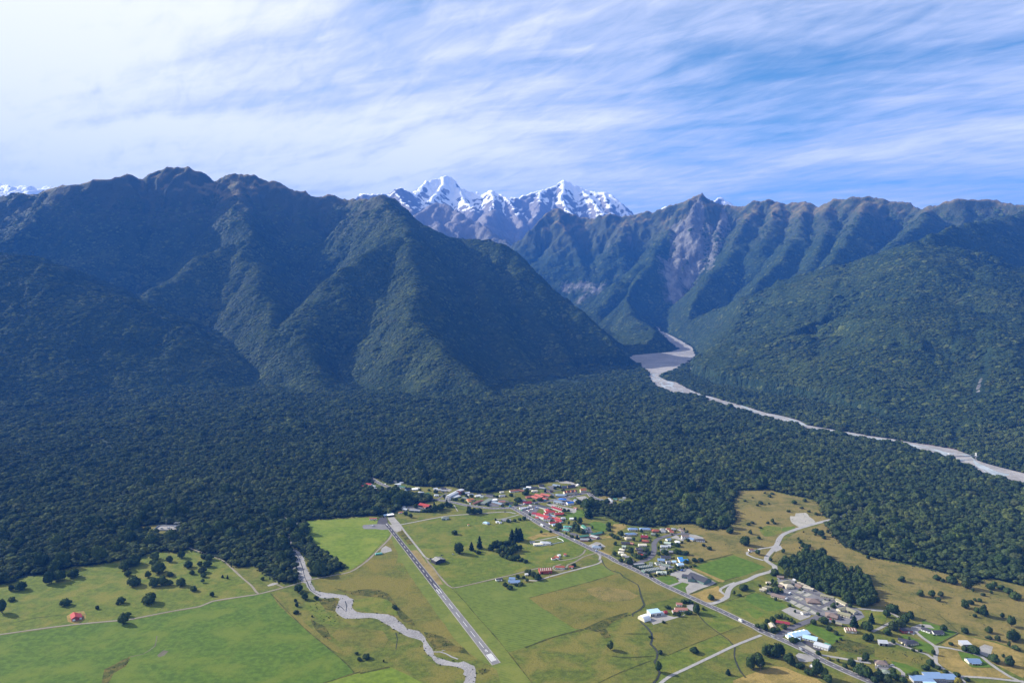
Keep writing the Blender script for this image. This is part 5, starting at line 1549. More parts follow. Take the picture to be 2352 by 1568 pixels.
def building(Z, ax, ay, bx, by, w, roof, wall='white', kind='house', typ='gable', eave=2.7, pitch=0.42, storeys=1, where='', extra=(), desc=None, cat=None):
    h = eave * storeys
    zr = h + (pitch * w / 2 if typ in ('gable', 'hip') else 0.3)
    A, B = Z(ax, ay, zr), Z(bx, by, zr)
    d = (B - A)
    L = max(d.xy.length, 3.0)
    rz = math.atan2(d.y, d.x)
    c = (A + B) / 2
    if typ == 'hip':
        L = max(L, w * 0.75)
    e = empty(kind, (c.x, c.y, 0.12), rz)
    nm = desc or f'{roof} roofed {kind.replace("_", " ")}'
    tag(e, None, cat or {'house': 'house', 'motel': 'motel', 'shed': 'shed', 'hotel': 'hotel', 'barn': 'barn', 'cabin': 'cabin'}.get(kind, 'building'))
    BUILT.append([e, nm, where, (ax, ay), A])
    x0, x1, y0, y1 = -L / 2, L / 2, -w / 2, w / 2
    wm, rm_ = 'wall_' + wall, 'roof_' + roof
    ov = 0.45
    if typ == 'gable':
        r = h + pitch * w / 2
        prism('wall', [(y0, 0), (y1, 0), (y1, h), (0, r), (y0, h)], x0, x1, wm, e)
        for s in (-1, 1):
            p = [(0, r + 0.22), (0, r + 0.04), (s * (w / 2 + ov), h + 0.04 - pitch * ov), (s * (w / 2 + ov), h + 0.22 - pitch * ov)]
            prism('roof_slope', p, x0 - ov, x1 + ov, rm_, e)
    elif typ == 'hip':
        prism('wall', [(y0, 0), (y1, 0), (y1, h), (y0, h)], x0, x1, wm, e)
        r = h + pitch * w / 2
        ins = min(w / 2 * 0.95, L / 2 - 0.3)
        X0, X1, Y0, Y1 = x0 - ov, x1 + ov, y0 - ov, y1 + ov
        v = [(X0, Y0, h + 0.003), (X1, Y0, h + 0.003), (X1, Y1, h + 0.003), (X0, Y1, h + 0.003), (X0, Y0, h + 0.15), (X1, Y0, h + 0.15), (X1, Y1, h + 0.15), (X0, Y1, h + 0.15), (x0 + ins, 0, r + 0.2), (x1 - ins, 0, r + 0.2)]
        mesh_obj('roof', v, [(0, 3, 2, 1), (0, 1, 5, 4), (1, 2, 6, 5), (2, 3, 7, 6), (3, 0, 4, 7), (4, 5, 9, 8), (6, 7, 8, 9), (5, 6, 9), (7, 4, 8)], rm_, e)
    elif typ == 'flat':
        prism('wall', [(y0, 0), (y1, 0), (y1, h + 0.55), (y0, h)], x0, x1, wm, e)
        prism('roof', [(y0 - ov, h + 0.003), (y1 + ov, h + 0.613), (y1 + ov, h + 0.80), (y0 - ov, h + 0.19)], x0 - ov, x1 + ov, rm_, e)
    elif typ == 'arch':
        n = 12
        prof = [(w / 2 * math.cos(math.pi * i / n), eave * math.sin(math.pi * i / n) ** 0.8) for i in range(n + 1)]
        inner = [(p[0] * 0.97, p[1] * 0.97) for p in prof]
        prism('roof', prof + inner[::-1], x0, x1, rm_, e)
        prism('end_wall', inner, x0 + 0.1, x0 + 0.3, wm, e)
        prism('back_wall', inner, x1 - 3.3, x1 - 3.0, 'dark_opening', e)
        return e
    # openings
    if 'plain' not in extra:
        sp = 3.4 if kind != 'barn' else 6.0
        n = max(1, int((L - 1.2) / sp))
        for st in range(storeys):
            for i in range(n):
                x = (i - (n - 1) / 2) * (L - 1.0) / n
                for s in (-1, 1):
                    ry = 0 if s > 0 else math.pi
                    if st == 0 and i == n // 2:
                        if 'roller' in extra:
                            put(ROLLER, e, 'roller_door', x, s * (w / 2 + 0.002), 0.02, ry)
                        else:
                            put(DOOR, e, 'door', x, s * (w / 2 + 0.002), 0.05, ry)
                    elif 'bays' in extra:
                        put(OPENING, e, 'bay_opening', x, s * (w / 2 + 0.002), 0.02, ry, 0.6 if n > 3 else 0.8, min(1, (h - 0.4) / 3.0))
                    else:
                        o = put(WIN_F, e, 'window', x, s * (w / 2 + 0.002), st * eave + 0.9, ry, 0.8)
                        put(WIN_G, o, 'pane', 0, 0, 0, 0)
        # gable ends
        if w > 6:
            for s in (-1, 1):
                o = put(WIN_F, e, 'window', s * (L / 2 + 0.002), 0, 0.9, -s * math.pi / 2, 0.9)
                put(WIN_G, o, 'pane', 0, 0, 0, 0)
    if 'chimney' in extra:
        me = box_mesh('chimney', -0.4, 0.4, -0.4, 0.4, 0, 1.6, 'wall_brick')
        o = link_mesh('chimney', me, e)
        o.location = (L * 0.22, 0.6, zr - 0.5)
    if 'strips' in extra:            # translucent roof sheets
        n = max(2, int(L / 3.2))
        sl = math.atan(pitch) if typ == 'gable' else 0.0
        for i in range(n):
            x = (i - (n - 1) / 2) * L / n
            for s in (-1, 1):
                ln = w / 2 * 0.86
                me = bpy.data.meshes.new('skylight')
                zt, zb = zr + 0.25 - pitch * 0.3, zr + 0.25 - pitch * (0.3 + ln)
                yy0, yy1 = s * 0.3, s * (0.3 + ln)
                q = [(x - 0.55, yy0, zt), (x + 0.55, yy0, zt), (x + 0.55, yy1, zb), (x - 0.55, yy1, zb)]
                me.from_pydata(q, [], [(0, 1, 2, 3) if s < 0 else (3, 2, 1, 0)])
                me.materials.append(MATS['skylight_panel'])
                link_mesh('skylight', me, e)
    if 'dormers' in extra:
        n = max(2, int(L / 6))
        for i in range(n):
            x = (i - (n - 1) / 2) * L / n
            me = box_mesh('dormer', x - 0.9, x + 0.9, 0.6, w * 0.26, zr - 0.9, zr + 0.55, 'trim_white')
            link_mesh('dormer', me, e)
    if 'gables' in extra:            # little cross gables along the front
        n = max(2, int(L / 9))
        for i in range(n):
            x = (i - (n - 1) / 2) * L / n
            v = [(x - 2.4, -w / 2 - 0.6, h - 0.5), (x + 2.4, -w / 2 - 0.6, h - 0.5), (x, -w / 2 - 0.6, zr - 0.2), (x, 0, zr - 0.2), (x - 2.4, 0, h - 0.5), (x + 2.4, 0, h - 0.5)]
            mesh_obj('cross_gable', v, [(0, 2, 3, 4), (1, 5, 3, 2)], 'roof_orange', e)
            mesh_obj('gable_front', [(x - 2.2, -w / 2 - 0.5, h - 0.6), (x + 2.2, -w / 2 - 0.5, h - 0.6), (x, -w / 2 - 0.5, zr - 0.35), (x - 2.2, -w / 2 - 0.3, h - 0.6), (x + 2.2, -w / 2 - 0.3, h - 0.6), (x, -w / 2 - 0.3, zr - 0.35)], [(0, 1, 2), (3, 5, 4), (0, 3, 4, 1), (1, 4, 5, 2), (2, 5, 3, 0)], wm, e)
    if 'porch' in extra:
        prism('verandah_roof', [(y0 - 2.4, h - 0.5), (y0 - 0.46, h - 0.1), (y0 - 0.46, h - 0.22), (y0 - 2.4, h - 0.62)], x0 * 0.7, x1 * 0.7, rm_, e)
        for t in (-0.66, -0.22, 0.22, 0.66):
            me = box_mesh('verandah_post', L / 2 * t - 0.08, L / 2 * t + 0.08, y0 - 2.3, y0 - 2.14, 0, h - 0.62, 'trim_white')
            link_mesh('verandah_post', me, e)
    return e


def area(where, Z, rows):
    for r in rows:
        r = list(r)
        kw = r.pop() if isinstance(r[-1], dict) else {}
        building(Z, *r, where=where, **kw)


H, GB, F, M, B2 = dict(typ='hip'), dict(), dict(typ='flat'), dict(kind='motel'), dict(storeys=2)
SH = dict(kind='shed', extra=('roller',))
area('where the road enters the forest', ZA, [
    (255, 318, 340, 330, 8, 'red', 'white'), (310, 352, 400, 352, 10, 'silver grey', 'white', H), (365, 388, 470, 393, 10, 'grey', 'cream', H), (480, 408, 545, 410, 8, 'white', 'white'), (160, 360, 205, 352, 6, 'red', 'cream'), (180, 408, 230, 408, 5, 'rust brown', 'white'),
    (585, 480, 650, 488, 7, 'red', 'brick', dict(desc='bright red roofed house almost hidden among trees')), (660, 288, 730, 286, 7, 'dark grey', 'white', F), (705, 328, 795, 320, 8, 'white', 'white', B2), (780, 303, 835, 301, 5, 'silver grey', 'white'), (780, 363, 860, 370, 7, 'green', 'white'),
    (870, 400, 930, 385, 8, 'navy', 'blue', dict(pitch=0.95, desc='steep navy A-frame roofed house'))])
area('above the main road', ZA, [
    (970, 410, 1060, 405, 9, 'white', 'white', F), (1020, 385, 1090, 385, 6, 'cream', 'white'), (1070, 450, 1155, 453, 9, 'silver grey', 'white', H), (1170, 478, 1230, 468, 6, 'green', 'black', SH), (1310, 400, 1365, 390, 7, 'white', 'grey'), (1360, 413, 1435, 408, 8, 'silver grey', 'cream', H), (1425, 385, 1505, 388, 7, 'dark grey', 'timber'), (1430, 430, 1520, 435, 8, 'grey', 'grey', F), (1320, 496, 1390, 493, 9, 'silver grey', 'white', H)])
area('left of the village centre', ZA, [
    (1535, 515, 1690, 437, 12, 'silver grey', 'white', dict(kind='motel', storeys=2, eave=3.0, pitch=0.25, desc='long two storey pale motel block')), (1695, 432, 1762, 408, 13, 'silver grey', 'brick', dict(kind='motel', storeys=3, eave=3.0, pitch=0.2, desc='red brick end block of the long motel')), (1500, 530, 1580, 535, 9, 'grey', 'white', dict(kind='motel', typ='hip', storeys=2, desc='hip roofed front lodge of the long motel')), (1620, 540, 1720, 512, 8, 'silver grey', 'white', F),
    (1795, 463, 1870, 453, 7, 'white', 'white'), (1850, 488, 1930, 475, 8, 'grey', 'white', H), (1760, 530, 1850, 545, 9, 'dull green', 'grey', H), (1835, 570, 1940, 553, 9, 'orange', 'cream', H), (1850, 595, 1900, 590, 6, 'orange', 'cream', H), (1960, 510, 2040, 500, 8, 'white', 'cream'), (2040, 520, 2090, 520, 6, 'pale green', 'white'), (1930, 625, 2000, 605, 7, 'terracotta', 'brick', M), (1990, 595, 2080, 578, 7, 'terracotta', 'brick', M),
    (2075, 638, 2212, 560, 11, 'dull green', 'grey', dict(kind='motel', typ='flat', eave=3.4, desc='long grey green lodge with ribbed roof')), (2140, 490, 2260, 500, 8, 'dark grey', 'white', H)])
area('near the airstrip top', ZA, [
    (1100, 628, 1255, 658, 14, 'red', 'black', dict(kind='barn', eave=4.6, extra=('bays',))), (935, 737, 1100, 747, 8, 'grey', 'green', dict(kind='shed', typ='flat', eave=3.4, extra=('bays',), desc='long grey shed with open dark green bays')), (810, 690, 860, 678, 7, 'grey', 'white', SH), (830, 712, 900, 717, 8, 'silver grey', 'grey', SH), (920, 597, 1005, 602, 8, 'pale green', 'cream'), (1150, 680, 1200, 690, 6, 'rusty red', 'black', SH),
    (580, 818, 682, 803, 9, 'white', 'black', dict(kind='airfield_terminal', typ='flat', eave=3.2, desc='white roofed airfield office with dark open front', extra=('bays',))), (530, 820, 570, 815, 6, 'light blue', 'blue', F), (590, 772, 650, 774, 7, 'green', 'white', H), (305, 872, 420, 870, 5, 'rusty red', 'white', dict(typ='flat', kind='cabin', desc='long low rust roofed hut with white windows')), (760, 772, 785, 770, 4, 'orange', 'cream', SH), (788, 768, 820, 765, 5, 'salmon red', 'cream', SH)])
area('in the paddock right of the airstrip', ZA, [
    (1435, 850, 1548, 845, 11, 'dull green', 'green', dict(kind='shed', typ='hip', eave=3.0, extra=('roller',), desc='squat green grey hip roofed store'))])
hb = building(ZA, 1345, 1468, 1420, 1508, 22, 'dark grey', 'black', kind='barn', eave=5.0, pitch=0.30, where='beside the airstrip, alone in the paddock', extra=('strips', 'plain'), desc='black gabled hangar barn with pale roof strips')
area('in the paddock left of the hotel', ZB, [
    (140, 915, 210, 933, 9, 'light blue', 'white', H), (420, 880, 560, 880, 9, 'grey', 'white', dict(extra=('chimney',))), (330, 915, 370, 910, 5, 'white', 'white', SH), (378, 925, 415, 921, 5, 'silver grey', 'white', SH)])
building(ZA, 1845, 962, 1866, 960, 3, 'orange', 'cream', kind='shed', where='alone in the middle of the paddock', extra=('plain',), desc='tiny orange hut')
area('behind the village', ZB, [
    (390, 450, 450, 445, 6, 'cream', 'white'), (545, 432, 700, 415, 9, 'rusty red', 'white', M), (705, 420, 780, 432, 8, 'rust brown', 'brick', M), (805, 378, 875, 382, 7, 'white', 'white', dict(typ='flat', storeys=2)), (755, 402, 870, 400, 9, 'blue grey', 'white', F), (880, 380, 985, 375, 9, 'dark grey', 'grey', H), (890, 430, 980, 425, 8, 'cream', 'white', H), (1000, 345, 1075, 338, 8, 'dark grey', 'timber'), (1005, 375, 1110, 390, 9, 'grey', 'green', H), (1120, 405, 1200, 430, 10, 'dark grey', 'brick', H), (380, 503, 480, 498, 9, 'grey', 'white', H),
    (1225, 332, 1335, 350, 9, 'blue grey', 'timber', dict(pitch=0.7)), (1370, 362, 1440, 365, 9, 'navy', 'timber', dict(pitch=0.8)), (1450, 352, 1560, 343, 11, 'dark grey', 'timber', dict(pitch=0.75))])
area('on the village street corner', ZB, [
    (1395, 440, 1590, 420, 11, 'rust brown', 'cream', dict(kind='hotel', storeys=2, pitch=0.8, extra=('gables',), desc='cream chalet inn with orange gables')), (1650, 402, 1742, 398, 10, 'orange', 'cream', dict(kind='hotel', storeys=2, pitch=0.8, desc='small cream chalet with orange roof')), (1265, 490, 1430, 490, 15, 'blue grey', 'timber', dict(kind='shop', typ='hip', pitch=0.3, desc='blue grey roofed shop with wide verandah', extra=('porch',))),
    (1250, 590, 1370, 612, 12, 'blue grey', 'white', dict(kind='garage', eave=4.0, pitch=0.25, desc='white walled garage with blue grey roof', extra=('bays',))), (1440, 612, 1540, 604, 11, 'royal blue', 'white', dict(kind='garage', eave=4.0, desc='white gabled workshop with royal blue roof')), (1560, 570, 1635, 590, 8, 'blue grey', 'white')])
area('in the village centre', ZB, [
    (800, 525, 960, 505, 10, 'salmon red', 'brick', dict(kind='hotel', desc='long left wing with salmon red roof')), (900, 515, 1035, 553, 11, 'salmon red', 'brick', dict(kind='hotel', desc='front wing with salmon red roof')), (955, 482, 1075, 518, 12, 'salmon red', 'brick', dict(kind='hotel', eave=4.2, desc='tall middle hall with salmon red roof')), (1040, 475, 1205, 508, 10, 'salmon red', 'brick', dict(kind='hotel', desc='rear right wing with salmon red roof')), (1060, 543, 1135, 548, 12, 'salmon red', 'brick', dict(kind='hotel', typ='hip', desc='entrance pavilion with salmon red hip roof')),
    (990, 650, 1150, 690, 13, 'dark grey', 'white', dict(kind='restaurant', eave=3.4, desc='slate dark roofed restaurant with white front')), (700, 705, 790, 698, 9, 'grey', 'white', dict(kind='shop', typ='flat')), (760, 612, 880, 600, 10, 'dark red', 'red', dict(kind='shop', extra=('porch',), desc='dark red shop with red verandah')), (490, 620, 610, 610, 11, 'dark grey', 'cream', dict(kind='shop', typ='hip')), (690, 580, 790, 570, 11, 'grey', 'grey', dict(kind='shop', typ='hip')),
    (290, 600, 430, 640, 11, 'blue grey', 'timber', dict(kind='motel', typ='gable', pitch=0.3)), (250, 580, 345, 573, 9, 'white', 'white', dict(kind='shop', typ='flat')), (370, 600, 470, 595, 8, 'terracotta', 'cream', dict(kind='shop'))])
area('in the roadside hotel group', ZB, [
    (895, 790, 1010, 800, 12, 'dark red', 'white', dict(kind='hotel', typ='flat', eave=4.5, desc='flat dark red roofed left wing')), (985, 790, 1165, 838, 15, 'red', 'white', dict(kind='hotel', storeys=2, eave=3.2, pitch=0.35, desc='two storey white main block with red roof')), (1080, 862, 1180, 868, 14, 'red', 'white', dict(kind='hotel', storeys=2, eave=2.6, typ='flat', desc='two storey white front wing with red roof')), (1085, 778, 1150, 775, 11, 'red', 'white', dict(kind='hotel', storeys=2, eave=3.0, typ='hip', desc='white rear block with red hip roof')), (945, 845, 1000, 850, 8, 'red', 'white', dict(kind='hotel', typ='hip', desc='small white entrance porch with red roof')),
    (1115, 712, 1175, 745, 12, 'red', 'white', dict(kind='motel', typ='hip', desc='red hip roofed motel unit at the car park')), (1110, 755, 1250, 748, 11, 'red', 'white', dict(kind='motel', desc='red roofed motel row with arched front')), (1215, 678, 1380, 728, 11, 'dark red', 'white', dict(kind='motel', extra=('dormers',), desc='long dark red motel row with white dormers')), (1250, 785, 1385, 778, 11, 'red', 'brick', dict(kind='motel', extra=('dormers',), desc='red motel row with brick walls and white dormers')),
    (1215, 850, 1290, 872, 8, 'red', 'white', dict(kind='motel')), (1275, 848, 1345, 870, 9, 'salmon red', 'white', dict(kind='motel')), (1275, 880, 1365, 905, 9, 'red', 'white', dict(kind='motel')), (1165, 930, 1308, 913, 9, 'red', 'white', dict(kind='motel', desc='lowest red roofed white row by the road')), (1210, 962, 1272, 955, 6, 'light blue', 'white', dict(kind='motel', desc='small pale blue roofed annex')), (1165, 800, 1260, 830, 7, 'blue grey', 'white', dict(kind='motel')), (1355, 855, 1415, 850, 7, 'silver grey', 'white', H), (1485, 860, 1560, 860, 8, 'white', 'white')])
# petrol-station canopy: a roof on four posts
def canopy():
    A, B = ZB(1312, 562, 5), ZB(1432, 572, 5)
    c = (A + B) / 2
    d = B - A
    L, w = d.xy.length, 15.0
    e = empty('petrol_station_canopy', (c.x, c.y, 0.3), math.atan2(d.y, d.x))
    tag(e, 'royal blue pyramid canopy on white posts over the fuel pumps', 'canopy')
    v = [(-L / 2, -w / 2, 4.4), (L / 2, -w / 2, 4.4), (L / 2, w / 2, 4.4), (-L / 2, w / 2, 4.4), (0, 0, 7.0)]
    mesh_obj('canopy_roof', v, [(0, 1, 4), (1, 2, 4), (2, 3, 4), (3, 0, 4), (3, 2, 1, 0)], 'roof_royal blue', e)
    for sx in (-1, 1):
        for sy in (-1, 1):
            link_mesh('post', box_mesh('post', sx * (L / 2 - 1.5) - .2, sx * (L / 2 - 1.5) + .2, sy * (w / 2 - 1.5) - .2, sy * (w / 2 - 1.5) + .2, 0, 4.4, 'trim_white'), e)
    link_mesh('fascia', box_mesh('fascia', -L / 2 - .1, L / 2 + .1, -w / 2 - .1, -w / 2 - 0.02, 3.95, 4.5, 'trim_white'), e)


canopy()
area('below the hotel', ZB, [
    (1390, 985, 1470, 985, 8, 'teal', 'white', dict(typ='hip', storeys=2)), (1380, 1025, 1480, 1040, 10, 'teal', 'white', H), (1475, 990, 1520, 992, 7, 'teal', 'white', H), (1690, 970, 1745, 1018, 9, 'green', 'white', dict(kind='motel', desc='green roofed motel row end-on to the road')), (1690, 1045, 1740, 1060, 7, 'green', 'white', M), (1810, 1108, 1985, 1076, 9, 'green', 'timber', dict(kind='motel', desc='long green roofed motel row at the lawn')), (1630, 1142, 1772, 1125, 8, 'green', 'timber', dict(kind='motel', desc='shorter green roofed motel row')), (1820, 1130, 1930, 1160, 11, 'grey', 'brick', dict(kind='motel', extra=('strips',), typ='gable', pitch=0.25)), (1650, 1185, 1790, 1190, 10, 'grey', 'brick', dict(kind='motel', pitch=0.3)), (1840, 1290, 1980, 1300, 13, 'blue grey', 'white', dict(typ='hip', kind='house', extra=('chimney',)))])
area('left of the main road', ZB, [
    (1020, 1230, 1190, 1235, 12, 'silver grey', 'white', dict(typ='hip', extra=('chimney',), desc='large white homestead with grey hip roof')), (865, 1230, 930, 1225, 7, 'grey', 'white', dict(kind='shed', extra=('roller',))), (920, 1272, 1060, 1265, 8, 'cream', 'white', dict(kind='shed', typ='flat', extra=('roller',))), (1200, 1485, 1255, 1480, 6, 'rusty red', 'white', SH), (1258, 1455, 1320, 1472, 7, 'rusty red', 'white', SH), (1300, 1438, 1330, 1430, 6, 'white', 'white', SH), (1392, 1420, 1430, 1420, 7, 'salmon red', 'white')])
area('beyond the village corner', ZB, [(2100, 578, 2160, 590, 6, 'silver grey', 'white', SH), (2170, 555, 2230, 560, 6, 'green', 'green', SH), (2260, 568, 2330, 570, 7, 'dull green', 'green', SH), (2320, 535, 2365, 540, 7, 'grey', 'white', SH), (1555, 695, 1600, 705, 6, 'terracotta', 'grey', SH)])
area('in the cul-de-sac houses', ZC, [
    (440, 430, 590, 430, 11, 'slate blue', 'cream', H), (620, 430, 790, 430, 11, 'slate blue', 'cream', H), (400, 513, 560, 503, 11, 'slate blue', 'cream', H), (395, 575, 490, 568, 10, 'beige', 'cream', H), (335, 648, 465, 653, 8, 'dark grey', 'timber'), (480, 658, 525, 668, 6, 'terracotta', 'brick'), (345, 705, 405, 708, 8, 'pale green', 'white'), (305, 752, 385, 762, 8, 'cream', 'cream', H), (290, 800, 370, 800, 8, 'cream', 'white', H), (335, 840, 410, 838, 8, 'cream', 'white', H), (395, 870, 455, 873, 7, 'grey', 'timber'), (395, 918, 520, 913, 10, 'brown', 'white', H),
    (640, 545, 750, 550, 10, 'dark red', 'brick', dict(extra=('dormers',), pitch=0.6)), (815, 455, 930, 455, 11, 'rusty red', 'brick', H), (660, 613, 765, 623, 9, 'rusty red', 'brick', H), (605, 680, 725, 680, 9, 'cream', 'white'), (560, 740, 640, 735, 8, 'dark grey', 'timber'), (600, 748, 700, 755, 9, 'dark grey', 'timber', H), (590, 795, 670, 795, 9, 'dark grey', 'timber', H), (672, 815, 735, 820, 9, 'dark grey', 'grey', H), (540, 830, 690, 850, 7, 'red', 'white', dict(desc='long bright red roofed house')), (800, 510, 880, 515, 9, 'dull green', 'grey', H), (945, 440, 1025, 440, 9, 'grey', 'cream', H), (970, 465, 1030, 475, 8, 'grey', 'white'),
    (1040, 435, 1090, 433, 7, 'rusty red', 'cream'), (1070, 460, 1120, 455, 7, 'rusty red', 'cream'), (1100, 480, 1155, 485, 8, 'rusty red', 'cream'), (1120, 432, 1195, 438, 9, 'grey', 'cream', H), (1235, 430, 1290, 445, 9, 'brown', 'white', H), (1270, 463, 1330, 470, 9, 'brown', 'white', H),
    (1280, 543, 1390, 545, 10, 'brown', 'white', dict(storeys=2)), (1400, 575, 1480, 600, 10, 'slate blue', 'cream'), (1510, 600, 1640, 608, 10, 'dark grey', 'white', H), (1040, 600, 1100, 590, 8, 'slate blue', 'white'), (1180, 633, 1250, 633, 9, 'white', 'white', H), (1010, 645, 1110, 658, 9, 'pale green', 'white'), (950, 703, 1060, 705, 8, 'silver grey', 'white'), (1065, 695, 1112, 700, 7, 'silver grey', 'white'), (945, 763, 1050, 765, 8, 'grey', 'timber'), (1080, 788, 1155, 790, 8, 'grey', 'timber'), (950, 865, 1110, 870, 9, 'dark grey', 'grey'), (905, 908, 1015, 918, 10, 'slate blue', 'white'), (1035, 948, 1100, 943, 8, 'grey', 'white'), (1130, 943, 1190, 943, 8, 'light blue', 'white'),
    (1222, 890, 1290, 890, 9, 'bright blue', 'white', dict(desc='upper bright blue roof of the blue house')), (1240, 928, 1370, 920, 10, 'bright blue', 'white', dict(desc='lower bright blue roof of the blue house')), (1210, 985, 1300, 978, 10, 'light blue', 'white'), (870, 970, 960, 963, 9, 'dull green', 'white'), (965, 985, 1095, 1010, 9, 'dull green', 'white', M)])
area('by the cul-de-sac', ZC, [
    (530, 1002, 690, 985, 4, 'grey', 'green', dict(kind='carport', typ='flat', eave=2.4, extra=('plain',), desc='narrow grey carport behind the hedge')), (600, 1032, 812, 1002, 9, 'dull green', 'green', dict(kind='motel', extra=('strips',), desc='upper green motel row with cream roof stripes')), (670, 1085, 915, 1045, 11, 'dull green', 'green', dict(kind='motel', extra=('strips',), desc='lower green motel row with cream roof stripes')), (890, 1110, 1040, 1110, 9, 'pale green', 'white', dict(kind='motel', extra=('strips',), desc='separate pale green motel unit with striped roof')), (775, 965, 830, 972, 6, 'dull green', 'white', SH)])
area('of the community hall', ZC, [
    (1425, 1128, 1690, 1228, 21, 'dark grey', 'green', dict(kind='hall', eave=4.0, pitch=0.42, desc='large charcoal roof and green walled main block')), (1430, 1185, 1440, 1225, 13, 'dark grey', 'green', dict(kind='hall', eave=3.6, desc='green walled cross wing', extra=('plain',))), (1290, 1175, 1390, 1190, 10, 'dark grey', 'green', dict(kind='hall', typ='flat', eave=3.0, desc='low left wing with charcoal roof'))])
building(ZC, 1440, 1240, 1505, 1225, 4, 'white', 'white', kind='porch', typ='flat', eave=2.8, where='of the community hall', extra=('plain',), desc='white entrance canopy')
area('at the depot', ZE, [
    (725, 468, 905, 473, 9, 'terracotta', 'white', dict(extra=('chimney',), desc='long terracotta roofed house')), (690, 503, 770, 503, 7, 'terracotta', 'white', dict(desc='low terracotta roofed front wing')), (745, 395, 830, 400, 8, 'terracotta', 'white', dict(kind='garage', desc='terracotta roofed double garage')), (345, 528, 500, 508, 13, 'light blue', 'white', dict(kind='shed', typ='flat', eave=5.0, extra=('bays',), desc='tall pale blue open fronted machinery shed')), (572, 515, 608, 512, 6, 'dark red', 'red', dict(kind='shed', extra=('plain',)))])
building(ZE, 235, 590, 330, 560, 15, 'white', 'cream', kind='barn', typ='arch', eave=7.0, where='at the depot', desc='white arched tunnel barn')
building(ZE, 500, 530, 550, 520, 9, 'silver grey', 'grey', kind='shed', typ='arch', eave=4.0, where='at the depot', desc='small grey arched tunnel shed')
area('at the school', ZF, [
    (800, 1168, 1040, 1118, 14, 'light blue', 'white', dict(kind='school', pitch=0.3, eave=3.4, extra=('dormers',), desc='largest pale blue classroom block')), (738, 1188, 800, 1182, 8, 'light blue', 'white', dict(kind='school', typ='hip', desc='small pale blue hip roofed office')), (835, 1212, 935, 1240, 9, 'light blue', 'white', dict(kind='school', desc='pale blue roofed porch block')), (982, 1182, 1190, 1230, 13, 'light blue', 'white', dict(kind='school', pitch=0.3, desc='pale blue classroom block by the field')), (1155, 1288, 1370, 1350, 12, 'silver grey', 'white', dict(kind='school', pitch=0.3, eave=3.6, desc='silver roofed white hall')), (1310, 1300, 1390, 1330, 5, 'green', 'white', dict(kind='shed', desc='narrow green roofed shed', extra=('plain',)))])
area('beside the school corner', ZF, [(580, 965, 780, 1000, 8, 'dark red', 'timber', dict(desc='long dark red roofed house among trees')), (500, 1000, 540, 1060, 8, 'beige', 'timber', dict(desc='brown timber house hidden in trees'))])
area('in the holiday park', ZF, [
    (512, 562, 715, 610, 11, 'brown', 'cream', dict(kind='motel', desc='long brown motel row on the left edge')), (1030, 640, 1225, 655, 17, 'brown', 'timber', dict(kind='amenity_block', typ='hip', pitch=0.35, desc='large central brown amenity block')), (665, 398, 770, 370, 11, 'olive', 'cream', dict(kind='lodge')), (700, 432, 820, 425, 13, 'beige', 'cream', dict(kind='lodge', typ='hip', storeys=1, eave=3.4)), (880, 420, 960, 455, 7, 'brown', 'timber', dict(kind='cabin')), (900, 393, 940, 400, 5, 'beige', 'cream', dict(kind='cabin')), (948, 413, 988, 420, 5, 'beige', 'cream', dict(kind='cabin')), (996, 433, 1036, 440, 5, 'beige', 'cream', dict(kind='cabin')), (1046, 452, 1086, 459, 5, 'beige', 'cream', dict(kind='cabin')), (970, 465, 1130, 505, 6, 'beige', 'grey', dict(kind='cabin', typ='flat', desc='row of linked park cabins')),
    (1245, 575, 1440, 615, 7, 'olive', 'cream', dict(kind='motel', desc='upper olive roofed unit row under the trees')), (1478, 640, 1630, 715, 7, 'olive', 'cream', dict(kind='motel', desc='lower olive roofed unit row under the trees')), (1505, 795, 1620, 772, 9, 'olive', 'cream', dict(kind='motel', desc='left arm of the U-shaped olive motel')), (1630, 772, 1770, 832, 10, 'olive', 'cream', dict(kind='motel', desc='rear arm of the U-shaped olive motel')), (1512, 832, 1690, 880, 10, 'olive', 'cream', dict(kind='motel', desc='front arm of the U-shaped olive motel')), (1320, 850, 1500, 868, 14, 'brown', 'timber', dict(kind='reception', typ='hip', pitch=0.4, desc='brown hip roofed reception')), (1400, 880, 1500, 905, 10, 'brown', 'timber', dict(kind='reception', desc='brown gabled front of the reception')), (1472, 992, 1560, 1012, 7, 'olive', 'timber', dict(kind='shed', desc='small olive roofed shed by the drive', extra=('plain',))), (1605, 1080, 1765, 1092, 11, 'rust brown', 'cream', dict(kind='shed', pitch=0.3, extra=('strips', 'roller'), eave=3.6, desc='rust brown workshop with pale roof strips')),
    (590, 300, 690, 310, 8, 'brown', 'timber', dict(kind='lodge', desc='brown lodge at the top corner')), (432, 392, 490, 390, 6, 'beige', 'cream', dict(kind='cabin')), (375, 470, 440, 488, 6, 'beige', 'cream', dict(kind='cabin')), (330, 493, 400, 505, 6, 'beige', 'cream', dict(kind='cabin')), (405, 450, 500, 460, 6, 'olive', 'cream', dict(kind='cabin')), (620, 435, 680, 450, 7, 'brown', 'timber', dict(kind='cabin')), (960, 842, 1025, 832, 6, 'beige', 'white', dict(kind='cabin', desc='small white cabin in the bare yard'))])
